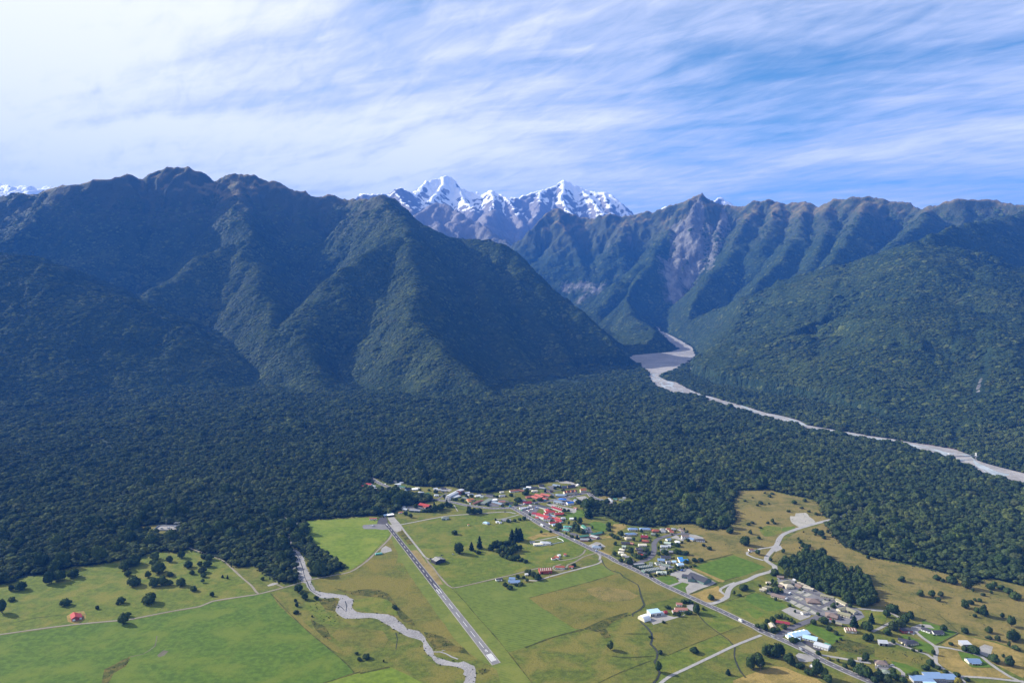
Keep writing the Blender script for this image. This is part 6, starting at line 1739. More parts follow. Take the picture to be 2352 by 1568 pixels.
area('at lower right', ZG, [
    (340, 905, 480, 935, 8, 'dark grey', 'cream', dict(desc='low dark rear wing of the cream house')), (415, 962, 600, 940, 10, 'dark grey', 'cream', dict(typ='hip', desc='dark hip roofed cream house')), (380, 790, 520, 785, 9, 'dark grey', 'red', dict(kind='shed', typ='flat', eave=3.2, extra=('roller',), desc='dark roofed shed with red walls')), (685, 748, 815, 790, 9, 'dark grey', 'white', dict(desc='left half of the long dark house on the lawn')), (830, 802, 980, 798, 9, 'dark grey', 'white', dict(desc='right half of the long dark house on the lawn', extra=('porch',))), (1245, 975, 1375, 975, 11, 'silver grey', 'grey', dict(kind='shed', typ='flat', eave=4.6, extra=('bays',), desc='tall pale mono-pitch shed')), (1335, 1213, 1520, 1215, 11, 'slate blue', 'cream', dict(extra=('porch',), desc='slate blue roofed cream house on its lawn')), (0, 1230, 180, 1250, 12, 'brown', 'cream', dict(typ='hip')), (100, 1370, 230, 1390, 11, 'dull green', 'grey', dict(typ='hip')), (530, 1490, 830, 1497, 13, 'slate blue', 'grey', dict(kind='school', typ='flat', eave=3.6, desc='left slate blue wing of the big flat roofed block')), (725, 1452, 980, 1455, 15, 'slate blue', 'grey', dict(kind='school', typ='flat', eave=4.0, desc='middle slate blue wing of the big flat roofed block')), (990, 1470, 1180, 1475, 13, 'slate blue', 'grey', dict(kind='school', typ='flat', eave=3.6, desc='right slate blue wing of the big flat roofed block')), (700, 1548, 880, 1552, 10, 'light blue', 'grey', dict(kind='school', typ='flat', eave=3.0, desc='small pale blue front wing of the big flat roofed block')), (48, 935, 175, 945, 11, 'silver grey', 'grey', dict(kind='shed', eave=3.6, extra=('bays',), desc='silver gabled garage'))])
area('beside the lower main road', ZH, [(1160, 518, 1190, 505, 6, 'white', 'white', dict(kind='chapel', pitch=0.9, eave=3.0, desc='small white steep gabled chapel')), (1785, 430, 1830, 432, 5, 'beige', 'timber', SH)])
area('above the curved track', ZL, [(1740, 222, 1890, 227, 9, 'slate blue', 'white', dict(extra=('porch',), desc='front of the white slate roofed farmhouse')), (1752, 186, 1828, 190, 9, 'slate blue', 'white', dict(desc='rear wing of the white slate roofed farmhouse')), (1575, 205, 1620, 200, 5, 'dark grey', 'white', SH), (1622, 203, 1662, 198, 5, 'dark grey', 'timber', SH), (1955, 138, 1995, 136, 4, 'white', 'white', SH)])
area('in the farmyard', ZM, [(185, 70, 340, 60, 15, 'rusty red', 'red', dict(kind='barn', eave=5.0, extra=('strips', 'bays'), desc='big rusty red barn with pale roof strips')), (398, 36, 515, 40, 9, 'rusty red', 'white', dict(kind='shed', desc='white walled shed with red roof', extra=('roller',))), (575, 35, 632, 40, 7, 'rusty red', 'brick', dict(kind='shed', desc='small brick shed with red roof', extra=('roller',)))])
building(ZD, 370, 1150, 440, 1150, 6, 'rust brown', 'white', kind='cabin', where='at the loop of the gravel lane', desc='brown roofed hut')
e = building(ZI, 735, 862, 748, 905, 10, 'red', 'red', kind='barn', eave=4.0, pitch=0.55, where='in the left paddock', extra=('plain',), desc='red gabled barn with white doors and a lean-to')
# its lean-to and white doors
_L = 0
for o in e.children:
    if o.name.startswith('wall'):
        xs = [v.co.x for v in o.data.vertices]
        _L = max(xs)
prism('lean_to', [(5.0, 0), (9.2, 0), (9.2, 2.9), (5.0, 4.2)], -_L * 0.8, _L * 0.9, 'wall_red', e)
prism('lean_to_roof', [(4.9, 4.24), (9.6, 2.85), (9.6, 3.05), (4.9, 4.44)], -_L * 0.85, _L, 'roof_dark red', e)
for yy, sx in ((-2.0, 1.2), (7.1, 1.05)):
    o = put(ROLLER, e, 'barn_door', _L + (0.003 if yy < 0 else 0.003 - _L * 0.1), yy, 0.05, -math.pi / 2, sx, 1.2)

# label every building so that it can be told from its look-alikes
ORD = ['leftmost', 'second', 'third', 'fourth', 'fifth', 'sixth', 'seventh', 'eighth', 'ninth', 'tenth', 'eleventh', 'twelfth']


def label_all(items):
    by = {}
    for it in items:
        by.setdefault((it[1], it[2]), []).append(it)
    for (nm, wh), its in by.items():
        its.sort(key=lambda t: t[3][0])
        for i, t in enumerate(its):
            lab = f'{nm} {wh}'.strip()
            if len(its) == 2:
                lab += ', the ' + ('left' if i == 0 else 'right') + ' one of two'
            elif len(its) > 2:
                lab += ', ' + ('leftmost' if i == 0 else 'rightmost' if i == len(its) - 1 else ORD[i] + ' from left')
            t[0]['label'] = lab


label_all(BUILT)
# ================================================================== trees that stand on their own
LEAFY = {'round': [crown_mesh('round_crown', 300 + i, 'tree_leaves', 'round', 900) for i in range(5)],
         'tall': [crown_mesh('tall_crown', 320 + i, 'tree_leaves', 'tall', 1000) for i in range(4)],
         'conifer': [crown_mesh('conifer_crown', 340 + i, 'conifer_leaves', 'conifer', 1100) for i in range(3)],
         'shrub': [crown_mesh('shrub_crown', 360 + i, 'shrub_leaves', 'shrub', 600) for i in range(4)],
         'yellow': [crown_mesh('yellow_crown', 380, 'yellow_leaves', 'shrub', 600)]}
CROWN_H = {'round': 0.80 * 1.0 + 0.80 * 0.47, 'tall': 1.45 * 1.47, 'conifer': 2.6, 'shrub': 0.68 * 1.47, 'yellow': 0.68 * 1.47}


def trunk_mesh(seed):
    rg = random.Random(seed)
    bm = bmesh.new()

    def limb(p, q, r0, r1, n=6):
        p, q = Vector(p), Vector(q)
        d = (q - p).normalized()
        a = d.orthogonal().normalized()
        b = d.cross(a)
        v0 = [bm.verts.new(p + (a * math.cos(t) + b * math.sin(t)) * r0) for t in [i * 2 * math.pi / n for i in range(n)]]
        v1 = [bm.verts.new(q + (a * math.cos(t) + b * math.sin(t)) * r1) for t in [i * 2 * math.pi / n for i in range(n)]]
        for i in range(n):
            bm.faces.new((v0[i], v0[(i + 1) % n], v1[(i + 1) % n], v1[i]))
        bm.faces.new(v1)
    limb((0, 0, 0), (0, 0, 0.55), 0.075, 0.055)
    for k in range(4):
        a = k * 1.6 + rg.uniform(0, 0.6)
        limb((0, 0, rg.uniform(0.3, 0.5)), (0.22 * math.cos(a), 0.22 * math.sin(a), rg.uniform(0.6, 0.8)), 0.04, 0.015, 5)
    limb((0, 0, 0.55), (0.02, 0.01, 0.85), 0.055, 0.012)
    me = bpy.data.meshes.new('trunk')
    bm.to_mesh(me)
    bm.free()
    me.materials.append(MATS['bark'])
    return me


TRUNKS = [trunk_mesh(i) for i in range(3)]
TREES = []
TRI = [0]


def plant(base, h, w, kind, nm, where, order, group=None, cat=None, name=None):
    TRI[0] += 1
    me = LEAFY[kind][TRI[0] % len(LEAFY[kind])]
    name = name or {'round': 'broadleaf_tree', 'tall': 'tall_tree', 'conifer': 'conifer_tree', 'shrub': 'shrub', 'yellow': 'shrub'}[kind]
    e = empty(name, (base[0], base[1], 0.25), random.uniform(0, 6.28))
    trunk_h = h * (0.14 if kind == 'tall' else 0.07 if kind == 'round' else 0.05 if kind == 'conifer' else 0.03)
    c = link_mesh('crown', me, e)
    ch = h - trunk_h
    c.location = (0, 0, trunk_h * 0.6 - 0.02 * h)
    r = w / 2 / (0.97 if kind != 'conifer' else 0.52)
    c.scale = (r, r * random.uniform(0.9, 1.1), ch / CROWN_H[kind])
    t = link_mesh('trunk', TRUNKS[TRI[0] % 3], e)
    t.scale = (h * 0.5, h * 0.5, h * 0.95)
    tag(e, None, cat or ('shrub' if kind in ('shrub', 'yellow') else 'tree'), group)
    TREES.append([e, nm, where, (order, 0), base])
    return e


KN = {'round': 'round dark tree', 'tall': 'tall dark tree', 'conifer': 'pointed conifer', 'shrub': 'small bushy shrub', 'yellow': 'yellow green shrub'}


def grove(where, Z, rows, sc):
    """rows: x, y of the foot, height and width in zoom pixels, kind"""
    for r in rows:
        x, y, hp, wp = r[:4]
        k = r[4] if len(r) > 4 else ('shrub' if hp < 46 else 'round')
        b = Z(x, y)
        dist = math.sqrt(b.x ** 2 + b.y ** 2 + CAM_H ** 2)
        mpp = K / sc / FPX * (b.y * CP + CAM_H * SP)
        dep = math.asin(CAM_H / dist)
        w = wp * mpp
        h = max(hp * mpp / math.cos(dep) - 0.35 * w * math.tan(dep), 0.55 * w, 1.2)
        plant(b, h, w, k, KN[k], where, x)


C, T = 'conifer', 'tall'
grove('in the left paddock', ZI, [(20, 870, 150, 90, T), (490, 575, 135, 100), (575, 548, 120, 130), (730, 515, 90, 110), (205, 640, 95, 110), (110, 650, 70, 60, 'shrub'), (115, 750, 45, 70), (660, 790, 75, 110), (1240, 440, 100, 110), (1330, 390, 120, 150), (1270, 500, 60, 70), (1330, 592, 100, 130), (1475, 515, 70, 60), (1545, 335, 80, 90), (1540, 395, 80, 100), (1575, 470, 120, 130), (1540, 602, 90, 100), (1620, 590, 100, 110), (1690, 505, 50, 70), (1690, 592, 60, 60), (1800, 600, 85, 90), (1685, 360, 65, 60), (1805, 320, 80, 70), (1870, 415, 70, 90), (1905, 482, 45, 50), (1925, 652, 50, 60), (1490, 772, 110, 130), (1210, 770, 70, 80), (1170, 787, 35, 40), (965, 832, 40, 45)], 2.485)
grove('overhanging the left farm track', ZI, [(1225, 975, 110, 95), (1270, 905, 60, 60, T)], 2.485)
grove('by the bush track', ZJ, [(330, 712, 70, 70), (430, 722, 90, 110), (370, 802, 90, 110), (385, 862, 60, 70), (375, 937, 60, 50, T), (245, 1042, 70, 80), (500, 1117, 60, 60), (640, 872, 45, 35, C), (705, 887, 55, 30, C), (380, 612, 70, 90), (470, 627, 90, 110), (230, 822, 60, 70, 'shrub'), (1180, 902, 50, 60, 'shrub')], 3.36)
grove('beside the stony creek', ZJ, [(1745, 1162, 100, 80), (1705, 1100, 60, 60), (1660, 1047, 100, 120), (1900, 1162, 60, 70, 'shrub'), (1840, 840, 60, 90, 'shrub'), (1800, 720, 70, 70)], 3.36)
grove('in the rushes by the creek', ZK, [(620, 342, 50, 80, 'shrub'), (625, 250, 60, 55, 'shrub'), (610, 190, 50, 50, 'shrub'), (1560, 947, 60, 110, 'shrub'), (1470, 972, 50, 70, 'shrub'), (1430, 890, 40, 60), (1795, 992, 35, 35), (1945, 277, 55, 80, 'shrub'), (835, 390, 25, 30)], 3.36)
grove('in the paddock right of the airstrip', ZA, [(1640, 1122, 75, 95), (1700, 1422, 190, 150), (1905, 1372, 140, 80, C), (2030, 1342, 200, 100, C), (1960, 1397, 40, 60), (2010, 1427, 50, 100, 'shrub'), (870, 822, 70, 70), (955, 857, 70, 65)], 3.92)
grove('along the verge of the main road', ZA, [(1870, 802, 130, 110), (1950, 802, 110, 110), (2030, 792, 90, 100), (1330, 762, 120, 100), (1400, 742, 110, 110), (1440, 722, 100, 100), (1520, 692, 100, 90), (1580, 692, 70, 70), (1320, 690, 90, 40, C), (1515, 640, 70, 35, C)], 3.92)
grove('in the grove below the hotel', ZB, [(250, 1372, 100, 110), (300, 1322, 110, 110), (350, 1302, 100, 110), (400, 1332, 110, 120), (450, 1382, 110, 110), (500, 1422, 110, 120), (550, 1442, 100, 110), (600, 1402, 110, 110), (640, 1372, 110, 110), (380, 1422, 90, 100), (430, 1472, 80, 100), (500, 1502, 80, 90), (560, 1522, 80, 90), (620, 1532, 80, 90), (680, 1502, 70, 90), (720, 1542, 60, 90), (790, 1562, 50, 90), (600, 1322, 100, 100), (530, 1292, 90, 100), (470, 1302, 90, 100), (580, 1212, 180, 100, C), (650, 1227, 215, 120, C), (715, 1217, 200, 100, C), (690, 1200, 180, 90, C), (715, 1372, 110, 60, T)], 3.92)
grove('on the hotel side paddock', ZB, [(1040, 1112, 70, 40, T), (1185, 1092, 40, 45, 'round'), (620, 922, 50, 60), (700, 902, 45, 60), (770, 892, 60, 80), (860, 822, 40, 50), (320, 902, 38, 40), (515, 932, 55, 60)], 3.92)
grove('below the hotel', ZB, [(1780, 862, 170, 130, C), (1570, 1052, 150, 90, T), (1605, 1082, 130, 110), (1640, 952, 110, 100), (1310, 1012, 80, 110), (1290, 1062, 50, 90), (1470, 972, 70, 40, T), (1570, 902, 70, 50, T), (1690, 1102, 60, 100, 'shrub'), (1600, 1192, 70, 50, C), (1520, 1172, 50, 80, 'shrub'), (1430, 1122, 40, 40), (1840, 1032, 50, 40), (2000, 1102, 40, 50), (2090, 1062, 60, 80), (2100, 992, 70, 80), (2130, 1142, 50, 80), (2190, 1182, 60, 80), (2240, 1196, 60, 80)], 3.92)
grove('between the village buildings', ZB, [(680, 612, 80, 130), (800, 500, 60, 120), (1010, 602, 60, 100), (1100, 462, 60, 40, C), (1200, 547, 50, 70), (920, 612, 40, 60), (570, 522, 50, 70), (1250, 412, 45, 60), (1300, 392, 40, 40), (1380, 442, 40, 60), (340, 542, 40, 60), (640, 665, 50, 90), (500, 662, 45, 60), (430, 692, 35, 60), (1400, 782, 80, 60, T), (1620, 642, 60, 120, 'shrub'), (1700, 642, 50, 100, 'shrub'), (1830, 602, 80, 100), (1780, 642, 60, 90), (200, 680, 40, 50), (1160, 640, 20, 50), (1460, 760, 30, 60), (60, 660, 40, 60), (820, 440, 50, 60)], 3.92)
grove('between the upper village houses', ZA, [(640, 470, 80, 60), (1100, 440, 35, 40), (1240, 440, 35, 50), (1350, 470, 40, 90), (1480, 545, 50, 60), (1760, 610, 60, 70), (1830, 560, 60, 60), (1900, 540, 50, 60), (1650, 590, 50, 80), (1780, 500, 50, 60), (2150, 660, 40, 60), (250, 385, 60, 60), (350, 330, 60, 50), (720, 380, 50, 50), (1030, 710, 70, 70), (1240, 770, 60, 120), (1160, 770, 50, 80)], 3.92)
grove('in the cul-de-sac gardens', ZC, [(490, 832, 110, 90), (230, 862, 80, 80), (270, 612, 60, 70), (330, 552, 90, 100), (130, 422, 70, 70), (130, 482, 60, 70), (190, 562, 60, 80), (620, 912, 60, 120), (560, 892, 60, 120), (520, 872, 50, 80), (730, 797, 70, 110), (770, 852, 60, 60), (700, 892, 60, 90), (890, 572, 60, 50), (650, 505, 60, 50), (530, 632, 60, 60), (1000, 835, 60, 130), (920, 852, 50, 80), (1200, 722, 60, 110), (1190, 832, 80, 100), (1260, 842, 55, 110, 'shrub'), (1340, 852, 55, 120, 'shrub'), (1060, 862, 40, 50), (950, 672, 50, 60), (1380, 642, 45, 60), (1050, 1102, 60, 40, T), (1210, 1072, 50, 80), (1350, 982, 50, 90), (330, 960, 50, 90), (460, 985, 30, 160, 'shrub'), (240, 700, 60, 60), (640, 640, 40, 50)], 3.92)
grove('in the hedge round the motel', ZC, [(525 + 34 * i, 1042 + 16 * i, 40, 46, 'shrub') for i in range(8)] + [(800 + 62 * i, 1200 - 15 * i, 36, 64, 'shrub') for i in range(12)], 3.92)
grove('on the tussock above the sports field', ZC, [(1620, 722, 50, 60), (1720, 772, 60, 90, 'shrub'), (1480, 962, 50, 110, 'shrub'), (1580, 952, 50, 90, 'shrub'), (2030, 512, 80, 100), (1740, 1547, 80, 110), (2100, 1482, 80, 50, T), (2190, 1502, 45, 60), (2250, 1402, 45, 150, 'shrub')], 3.92)
grove('left of the gravel road', ZD, [(85, 892, 90, 110), (320, 1092, 150, 170), (400, 922, 80, 60), (530, 997, 50, 60), (550, 832, 35, 60), (370, 782, 45, 80), (430, 757, 35, 70), (670, 762, 45, 50), (745, 742, 70, 60), (775, 767, 40, 60), (1090, 447, 65, 85), (1250, 412, 40, 80), (995, 577, 45, 60), (625, 287, 25, 50), (740, 302, 25, 60), (700, 342, 30, 70), (310, 412, 30, 60), (510, 482, 30, 60), (560, 452, 45, 90), (430, 357, 20, 35), (690, 452, 20, 40), (1520, 492, 70, 100), (1580, 562, 60, 60), (1200, 522, 30, 60), (1310, 577, 30, 60), (1430, 622, 40, 80), (510, 1242, 100, 80, T)], 3.92)
grove('right of the gravel road', ZD, [(1150, 1012, 50, 50), (1180, 1072, 70, 60), (1225, 1132, 90, 75), (1280, 1162, 100, 75), (1330, 1127, 50, 50), (1520, 1187, 50, 80), (1170, 1147, 30, 30), (1290, 1202, 25, 40), (1430, 902, 80, 120), (1510, 952, 100, 100), (1550, 992, 60, 80), (1415, 942, 40, 40), (1615, 902, 60, 50), (1690, 972, 70, 40, T), (1190, 1232, 45, 30, C), (910, 1222, 90, 55, T), (715, 1342, 60, 55), (770, 1562, 110, 130), (1230, 897, 25, 25), (2240, 1307, 60, 60)], 3.92)
grove('around the depot', ZE, [(1040, 552, 160, 120), (850, 402, 60, 80), (930, 402, 60, 90), (970, 412, 50, 60), (780, 592, 70, 70), (730, 572, 50, 50), (900, 562, 50, 80), (960, 562, 50, 60), (1140, 502, 30, 60), (620, 482, 40, 90, 'shrub'), (560, 692, 30, 60, 'shrub')], 3.638)
grove('in the lower middle paddocks', ZE, [(1010, 1122, 90, 140), (510, 1140, 60, 80, 'shrub'), (480, 1402, 170, 100, T), (1500, 1442, 90, 80, C), (1250, 347, 60, 100), (370, 910, 40, 60, 'shrub')], 3.638)
grove('standing alone in the middle paddock', ZM, [(1115, 1132, 130, 88, T)], 3.26)
grove('by the curved farm track', ZM, [(60, 150, 70, 90), (110, 180, 80, 100), (165, 215, 90, 110), (20, 130, 50, 60), (640, 45, 50, 70, 'shrub'), (25, 245, 50, 45)], 3.26)
grove('round the slate roofed farmhouse', ZL, [(1700, 300, 45, 80), (1760, 340, 60, 90), (1840, 300, 40, 70, 'shrub'), (1900, 290, 45, 70), (1860, 195, 50, 60), (1935, 200, 40, 50)], 3.26)
grove('in the holiday park', ZF, [(560, 272, 90, 90), (520, 302, 60, 60), (590, 562, 110, 110), (500, 542, 60, 60), (560, 452, 80, 70), (520, 422, 80, 70), (930, 527, 35, 50), (570, 672, 50, 50), (770, 762, 50, 60), (1430, 782, 80, 90), (1490, 752, 70, 40, T), (1680, 772, 60, 60), (1200, 892, 50, 60), (1360, 822, 60, 40, T), (1430, 1002, 50, 60), (660, 560, 50, 50), (330, 470, 45, 55)], 3.733)
grove('below the holiday park reception', ZF, [(1280, 1012, 110, 150), (1130, 1032, 90, 90), (1740, 1062, 170, 120, C), (1930, 1112, 150, 150), (2000, 1012, 160, 90, C), (2220, 922, 150, 80, T), (1360, 1110, 50, 110, 'shrub'), (1470, 1180, 40, 90, 'shrub')], 3.733)
grove('by the timber house', ZF, [(300, 1077, 70, 80), (400, 1112, 100, 110), (520, 1152, 80, 110), (600, 1132, 60, 80), (690, 1092, 80, 100), (520, 982, 90, 100), (600, 932, 60, 90), (660, 932, 75, 55, T), (705, 950, 75, 55, T), (745, 975, 75, 55, T), (800, 1002, 80, 60, T), (845, 1022, 60, 55), (450, 1010, 70, 80)], 3.733)
grove('at the school', ZF, [(820, 1302, 100, 130), (1200, 1482, 70, 75), (890, 1290, 70, 90), (1540, 1260, 40, 45), (1480, 1290, 35, 45)], 3.733)
grove('in the clump left of the main road', ZH, [(350, 582, 180, 130), (460, 562, 200, 150), (540, 402, 150, 110), (600, 402, 150, 120), (690, 432, 200, 150), (740, 402, 170, 90), (640, 400, 140, 110), (420, 480, 120, 110), (870, 522, 160, 130), (1000, 572, 80, 130), (930, 542, 60, 80), (780, 390, 90, 80)], 3.36)
grove('by the white chapel', ZH, [(1230, 692, 260, 140, T), (1340, 712, 160, 110, T), (1110, 652, 80, 90), (1165, 672, 80, 80), (1390, 762, 110, 110)], 3.36)
grove('right of the main road at the bottom', ZH, [(1700, 552, 130, 110), (1615, 572, 70, 70), (1850, 652, 150, 220), (1920, 702, 170, 130), (2050, 722, 110, 130), (2180, 742, 110, 130), (1890, 472, 120, 90), (1395, 462, 45, 60, 'yellow'), (1520, 492, 50, 50), (2260, 662, 100, 90), (1900, 202, 110, 100), (1960, 202, 100, 70), (2000, 760, 90, 120)], 3.36)
grove('on the slope round the long dark house', ZG, [(240, 532, 140, 180), (180, 607, 110, 90, T), (510, 622, 120, 150), (430, 692, 130, 120), (350, 742, 150, 160), (250, 792, 150, 150), (180, 862, 110, 130), (1000, 802, 100, 90), (850, 1152, 80, 60), (1100, 1012, 50, 70), (270, 990, 70, 60)], 3.638)
grove('scattered over the right hand tussock', ZG, [(660, 302, 100, 110), (825, 312, 120, 100, T), (955, 302, 80, 75), (930, 377, 65, 70), (875, 347, 30, 30), (390, 92, 90, 110), (985, 97, 60, 60), (900, 62, 80, 110), (1120, 112, 120, 150), (1320, 182, 180, 150), (1425, 237, 50, 40), (1690, 267, 60, 40), (1575, 297, 45, 80), (1670, 202, 100, 120), (1730, 152, 80, 80), (1830, 202, 60, 110), (1940, 262, 100, 130), (2030, 342, 120, 150), (1450, 372, 50, 50), (1520, 382, 60, 70), (1300, 472, 130, 110), (1390, 422, 80, 80), (1585, 592, 170, 120), (1480, 542, 90, 100), (1450, 607, 55, 60), (1850, 617, 80, 60), (1985, 742, 200, 110, T), (1650, 832, 100, 90), (1310, 837, 90, 100), (1775, 947, 90, 80), (1650, 922, 50, 90, 'shrub'), (2000, 952, 190, 150), (2085, 922, 80, 60), (2070, 82, 100, 130), (1920, 70, 90, 120), (1950, 1032, 80, 50), (2050, 1082, 60, 120)], 3.638)
grove('round the houses at bottom right', ZG, [(1430, 1122, 120, 170), (1290, 1102, 90, 80), (1740, 1262, 130, 160), (1960, 1312, 150, 120), (1865, 1192, 60, 50), (810, 1312, 100, 110), (740, 1372, 80, 120), (1190, 1472, 80, 110), (1210, 1562, 80, 130, 'yellow'), (280, 1502, 110, 130), (180, 1552, 100, 130), (60, 1502, 130, 150), (400, 1542, 80, 130), (520, 1482, 60, 120), (600, 1452, 60, 110), (920, 1360, 40, 90, 'shrub'), (1030, 1420, 40, 90, 'shrub'), (1340, 1530, 60, 90, 'shrub'), (550, 1100, 45, 60), (660, 1110, 45, 60)], 3.638)

# wood behind the holiday park, and the nearest trees of the bush, one by one
W1_PX = [(650, 150), (720, 100), (800, 30), (900, 20), (980, -40), (1280, -40), (1330, 60), (1420, 80), (1500, 160), (1550, 220), (1680, 240), (1800, 230), (1870, 330), (1960, 370), (1990, 520), (2080, 560), (2090, 680), (1950, 730), (1800, 745), (1640, 700), (1560, 640), (1450, 590), (1250, 535), (1150, 480), (1000, 405), (880, 360), (760, 325), (720, 240)]
W1 = [tuple(ZF(x, y + 25))[:2] for x, y in W1_PX]
w1 = np.array(W1)
gx_, gy_ = np.meshgrid(np.arange(w1[:, 0].min(), w1[:, 0].max(), 10.5), np.arange(w1[:, 1].min(), w1[:, 1].max(), 10.5))
gx_ = (gx_ + RNG.uniform(-4, 4, gx_.shape)).ravel()
gy_ = (gy_ + RNG.uniform(-4, 4, gy_.shape)).ravel()
kk = inside(gx_, gy_, W1)
for x, y in zip(gx_[kk], gy_[kk]):
    w = random.uniform(9, 17)
    e = plant((x, y), random.uniform(11, 18), w, 'round', '', '', 0, 'trees of the wood behind the holiday park', name='native_tree')
    TREES.pop()
    e['label'] = 'dark native tree standing in the wood behind the holiday park'
WOOD_N = int(kk.sum())

NUMW = ORD + ['thirteenth', 'fourteenth', 'fifteenth', 'sixteenth', 'seventeenth', 'eighteenth', 'nineteenth', 'twentieth', 'twenty-first', 'twenty-second', 'twenty-third', 'twenty-fourth', 'twenty-fifth', 'twenty-sixth', 'twenty-seventh', 'twenty-eighth', 'twenty-ninth', 'thirtieth', 'thirty-first', 'thirty-second', 'thirty-third', 'thirty-fourth', 'thirty-fifth', 'thirty-sixth', 'thirty-seventh', 'thirty-eighth', 'thirty-ninth', 'fortieth']
ORD[:] = NUMW
label_all(TREES)
HAZE_D = 4.2e-5
PP, SS, TT = [], [], []
for a in ((1000, 2500, 9.0, 4.4, 8.2), (2500, 4000, 11.5, 5.6, 10.0), (4000, 5600, 14.5, 7.4, 12.0), (5600, 6700, 17.5, 8.5, 12.5), (6700, 8300, 24.0, 10.0, 15.0)):
    p_, s_, t_ = bush_points(*a)
    PP.append(p_); SS.append(s_); TT.append(t_)
PP = np.concatenate(PP); SS = np.concatenate(SS); TT = np.concatenate(TT)
# the trees that show largest are built one by one, the rest as one mass
dist = np.sqrt((PP ** 2).sum(1) + CAM_H ** 2 - 2 * CAM_H * PP[:, 2])
inview = np.abs(PP[:, 0]) < 0.69 * PP[:, 1]
near_idx = np.argsort(np.where(inview, dist / np.abs(SS[:, 0]), 1e9))[:max(0, 300 - WOOD_N)]
keep = np.ones(len(PP), bool); keep[near_idx] = False
for i in near_idx:
    r = abs(SS[i, 0])
    e = plant(PP[i], SS[i, 2] * 1.9, r * 2.05, 'round', '', '', 0, 'front trees of the native forest', name='forest_tree')
    TREES.pop()
    e['label'] = 'dark native tree in the front rank of the forest'
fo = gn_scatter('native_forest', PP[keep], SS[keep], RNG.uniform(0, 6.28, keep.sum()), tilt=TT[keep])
tag(fo, 'dense dark green native forest covering the flats and lower slopes', 'forest', kind='stuff')
# ================================================================== vehicles, poles, bridge, small things
PAINT = {'white': (0.74, 0.74, 0.73), 'silver': (0.42, 0.44, 0.46), 'dark': (0.035, 0.038, 0.045), 'blue': (0.06, 0.13, 0.34), 'red': (0.40, 0.04, 0.035), 'green': (0.10, 0.30, 0.14), 'teal': (0.10, 0.36, 0.40), 'grey': (0.20, 0.21, 0.22), 'orange': (0.55, 0.20, 0.05)}
for k, v in PAINT.items():
    mat_plain('paint_' + k, v, 0.3, 0.04, 0.5, 0.5)
mat_plain('tyre_rubber', (0.02, 0.02, 0.02), 0.9, 0.1)
mat_plain('bale_wrap', (0.16, 0.48, 0.42), 0.35, 0.15, 1.5, 0.5)
mat_plain('cable_steel', (0.25, 0.26, 0.28), 0.5, 0.1)
WHEEL = bpy.data.meshes.new('wheel')
_b = bmesh.new()
bmesh.ops.create_cone(_b, cap_ends=True, segments=12, radius1=0.34, radius2=0.34, depth=0.24, matrix=Matrix.Rotation(math.pi / 2, 4, 'X'))
_b.to_mesh(WHEEL)
_b.free()
WHEEL.materials.append(MATS['tyre_rubber'])
VMESH = {}


def loft_body(name, secs, mat):
    """sections along x: (x, half width bottom, half width top, z0, z1)"""
    v, f = [], []
    for x, wb, wt, z0, z1 in secs:
        v += [(x, -wb, z0), (x, wb, z0), (x, wb * 1.0, (z0 + z1) / 2), (x, wt, z1), (x, -wt, z1), (x, -wb, (z0 + z1) / 2)]
    n = 6
    for i in range(len(secs) - 1):
        for j in range(n):
            k = (j + 1) % n
            f.append((i * n + j, i * n + k, (i + 1) * n + k, (i + 1) * n + j))
    f.append(tuple(range(n - 1, -1, -1)))
    f.append(tuple((len(secs) - 1) * n + j for j in range(n)))
    me = bpy.data.meshes.new(name)
    me.from_pydata(v, [], [q[::-1] for q in f])
    me.materials.append(MATS[mat])
    return me


